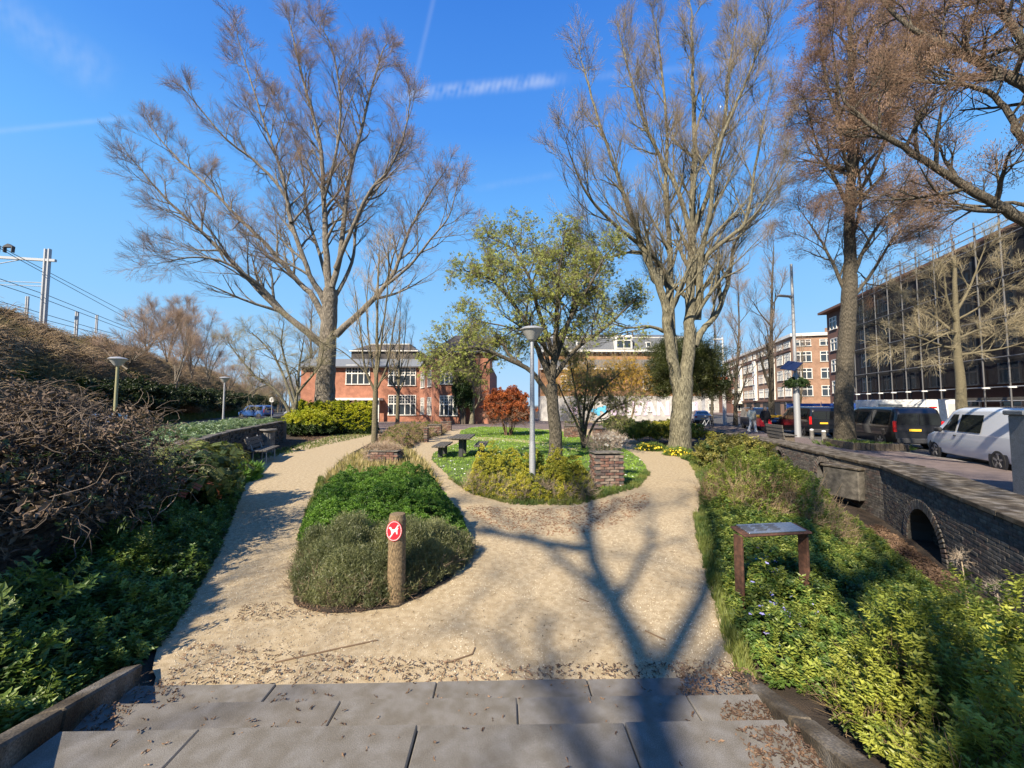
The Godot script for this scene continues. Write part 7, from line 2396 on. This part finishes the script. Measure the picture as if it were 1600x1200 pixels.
func person(at: Vector3, turn: float, label: String, top: Color, legs: Color, hairc: Color, puffy: float, stride: float) -> void:
	var o := thing("person", label, "person", at, "", turn)
	# faces +z; one foot forward
	var skin := Color(0.5, 0.33, 0.25)
	var shoe := Color(0.6, 0.6, 0.58) if legs.r > 0.3 else Color(0.03, 0.03, 0.03)
	var hip := Vector3(0, 0.93, 0)
	var bones := []
	for sd in [-1.0, 1.0]:
		var f: float = sd * stride
		var h := hip + Vector3(sd * 0.09, 0, 0)
		var knee := Vector3(sd * 0.1, 0.5, 0.06 + f * 0.14)
		var ank := Vector3(sd * 0.1, 0.09, f * 0.3 - 0.03)
		bones.append([h, knee, 0.1, 0.075, legs])
		bones.append([knee, ank, 0.075, 0.06 if legs.r < 0.3 else 0.085, legs])
		bones.append([ank + Vector3(0, -0.04, -0.02), ank + Vector3(0, -0.05, 0.15), 0.045, 0.035, shoe])
		var sh := Vector3(sd * 0.18, 1.42, 0)
		var el := Vector3(sd * 0.27, 1.14, -0.03 - f * 0.06)
		var wr := Vector3(sd * 0.25, 0.92, 0.1 - f * 0.14)
		bones.append([sh, el, 0.07 + puffy, 0.058 + puffy, top])
		bones.append([el, wr, 0.056 + puffy, 0.045 + puffy * 0.7, top])
		bones.append([wr + Vector3(0, -0.03, 0.01), wr + Vector3(0, -0.09, 0.03), 0.035, 0.03, skin])
		for i in 4: bones.append([wr + Vector3(0.012 * (i - 1.5), -0.1, 0.03), wr + Vector3(0.014 * (i - 1.5), -0.16 - 0.008 * (i % 2), 0.05), 0.01, 0.008, skin])
		bones.append([wr + Vector3(-sd * 0.03, -0.06, 0.03), wr + Vector3(-sd * 0.045, -0.11, 0.06), 0.011, 0.009, skin])
	bones.append([hip + Vector3(-0.06, 0.02, 0), hip + Vector3(0.06, 0.02, 0), 0.13, 0.13, legs])
	bones.append([Vector3(0, 1.02, 0), Vector3(0, 1.3, 0), 0.145 + puffy * 1.4, 0.16 + puffy * 1.4, top])
	bones.append([Vector3(-0.1, 1.38, 0), Vector3(0.1, 1.38, 0), 0.1 + puffy, 0.1 + puffy, top])
	bones.append([Vector3(0, 1.44, 0), Vector3(0, 1.54, 0.01), 0.055, 0.052, skin])
	bones.append([Vector3(0, 1.6, 0.02), Vector3(0, 1.67, 0.01), 0.085, 0.1, skin])
	bones.append([Vector3(0, 1.615, 0.11), Vector3(0, 1.6, 0.125), 0.014, 0.016, skin])
	for sd in [-1.0, 1.0]: bones.append([Vector3(sd * 0.1, 1.64, 0), Vector3(sd * 0.1, 1.61, 0), 0.018, 0.015, skin])
	part(o, "body", skinned(bones, 0.024, 0.03), M.cloth)
	var hair := [[Vector3(0, 1.7, -0.02), Vector3(0, 1.66, -0.05), 0.1, 0.1, hairc], [Vector3(-0.07, 1.64, -0.04), Vector3(-0.08, 1.48, -0.06), 0.05, 0.04, hairc], [Vector3(0.07, 1.64, -0.04), Vector3(0.08, 1.48, -0.06), 0.05, 0.04, hairc]]
	part(o, "hair", skinned(hair, 0.022, 0.03), M.cloth)
	for sd in [-1.0, 1.0]:
		var s := Shape.new()
		s.col = Color(0.03, 0.02, 0.02)
		s.box(Vector3(sd * 0.035, 1.645, 0.104), Vector3(0.026, 0.012, 0.012), Basis.IDENTITY, 0.003)
		part(o, "eye", s.mesh(), M.cloth)
	var s := Shape.new()
	s.col = Color(0.4, 0.16, 0.14)
	s.box(Vector3(0, 1.57, 0.1), Vector3(0.045, 0.012, 0.014), Basis.IDENTITY, 0.003)
	part(o, "mouth", s.mesh(), M.cloth)
func people() -> void:
	mat("cloth", Color(1, 1, 1), 0.9)
	var a := Q(1176, 677, 27.5)
	a.y = 0.11
	person(a, 0.2, "person in a pale green padded jacket and wide white trousers walking on the pavement", Color(0.58, 0.58, 0.47), Color(0.82, 0.8, 0.76), Color(0.06, 0.03, 0.02), 0.055, 0.7)
	a = Q(1197, 680, 26.6)
	a.y = 0.11
	person(a, 0.1, "person dressed all in black walking beside the one in white trousers", Color(0.014, 0.014, 0.016), Color(0.014, 0.014, 0.016), Color(0.3, 0.2, 0.12), 0.035, -0.6)
func _ready() -> void:
	rng.seed = 20240331
	bumps.seed = 5
	bumps.frequency = 1.0
	sky_and_camera()
	materials()
	ground()
	hardscape()
	planting()
	trees()
	bank_growth()
	school()
	graffiti_house()
	corner_house()
	scaffold_block()
	street_life()
	railway()
	people()
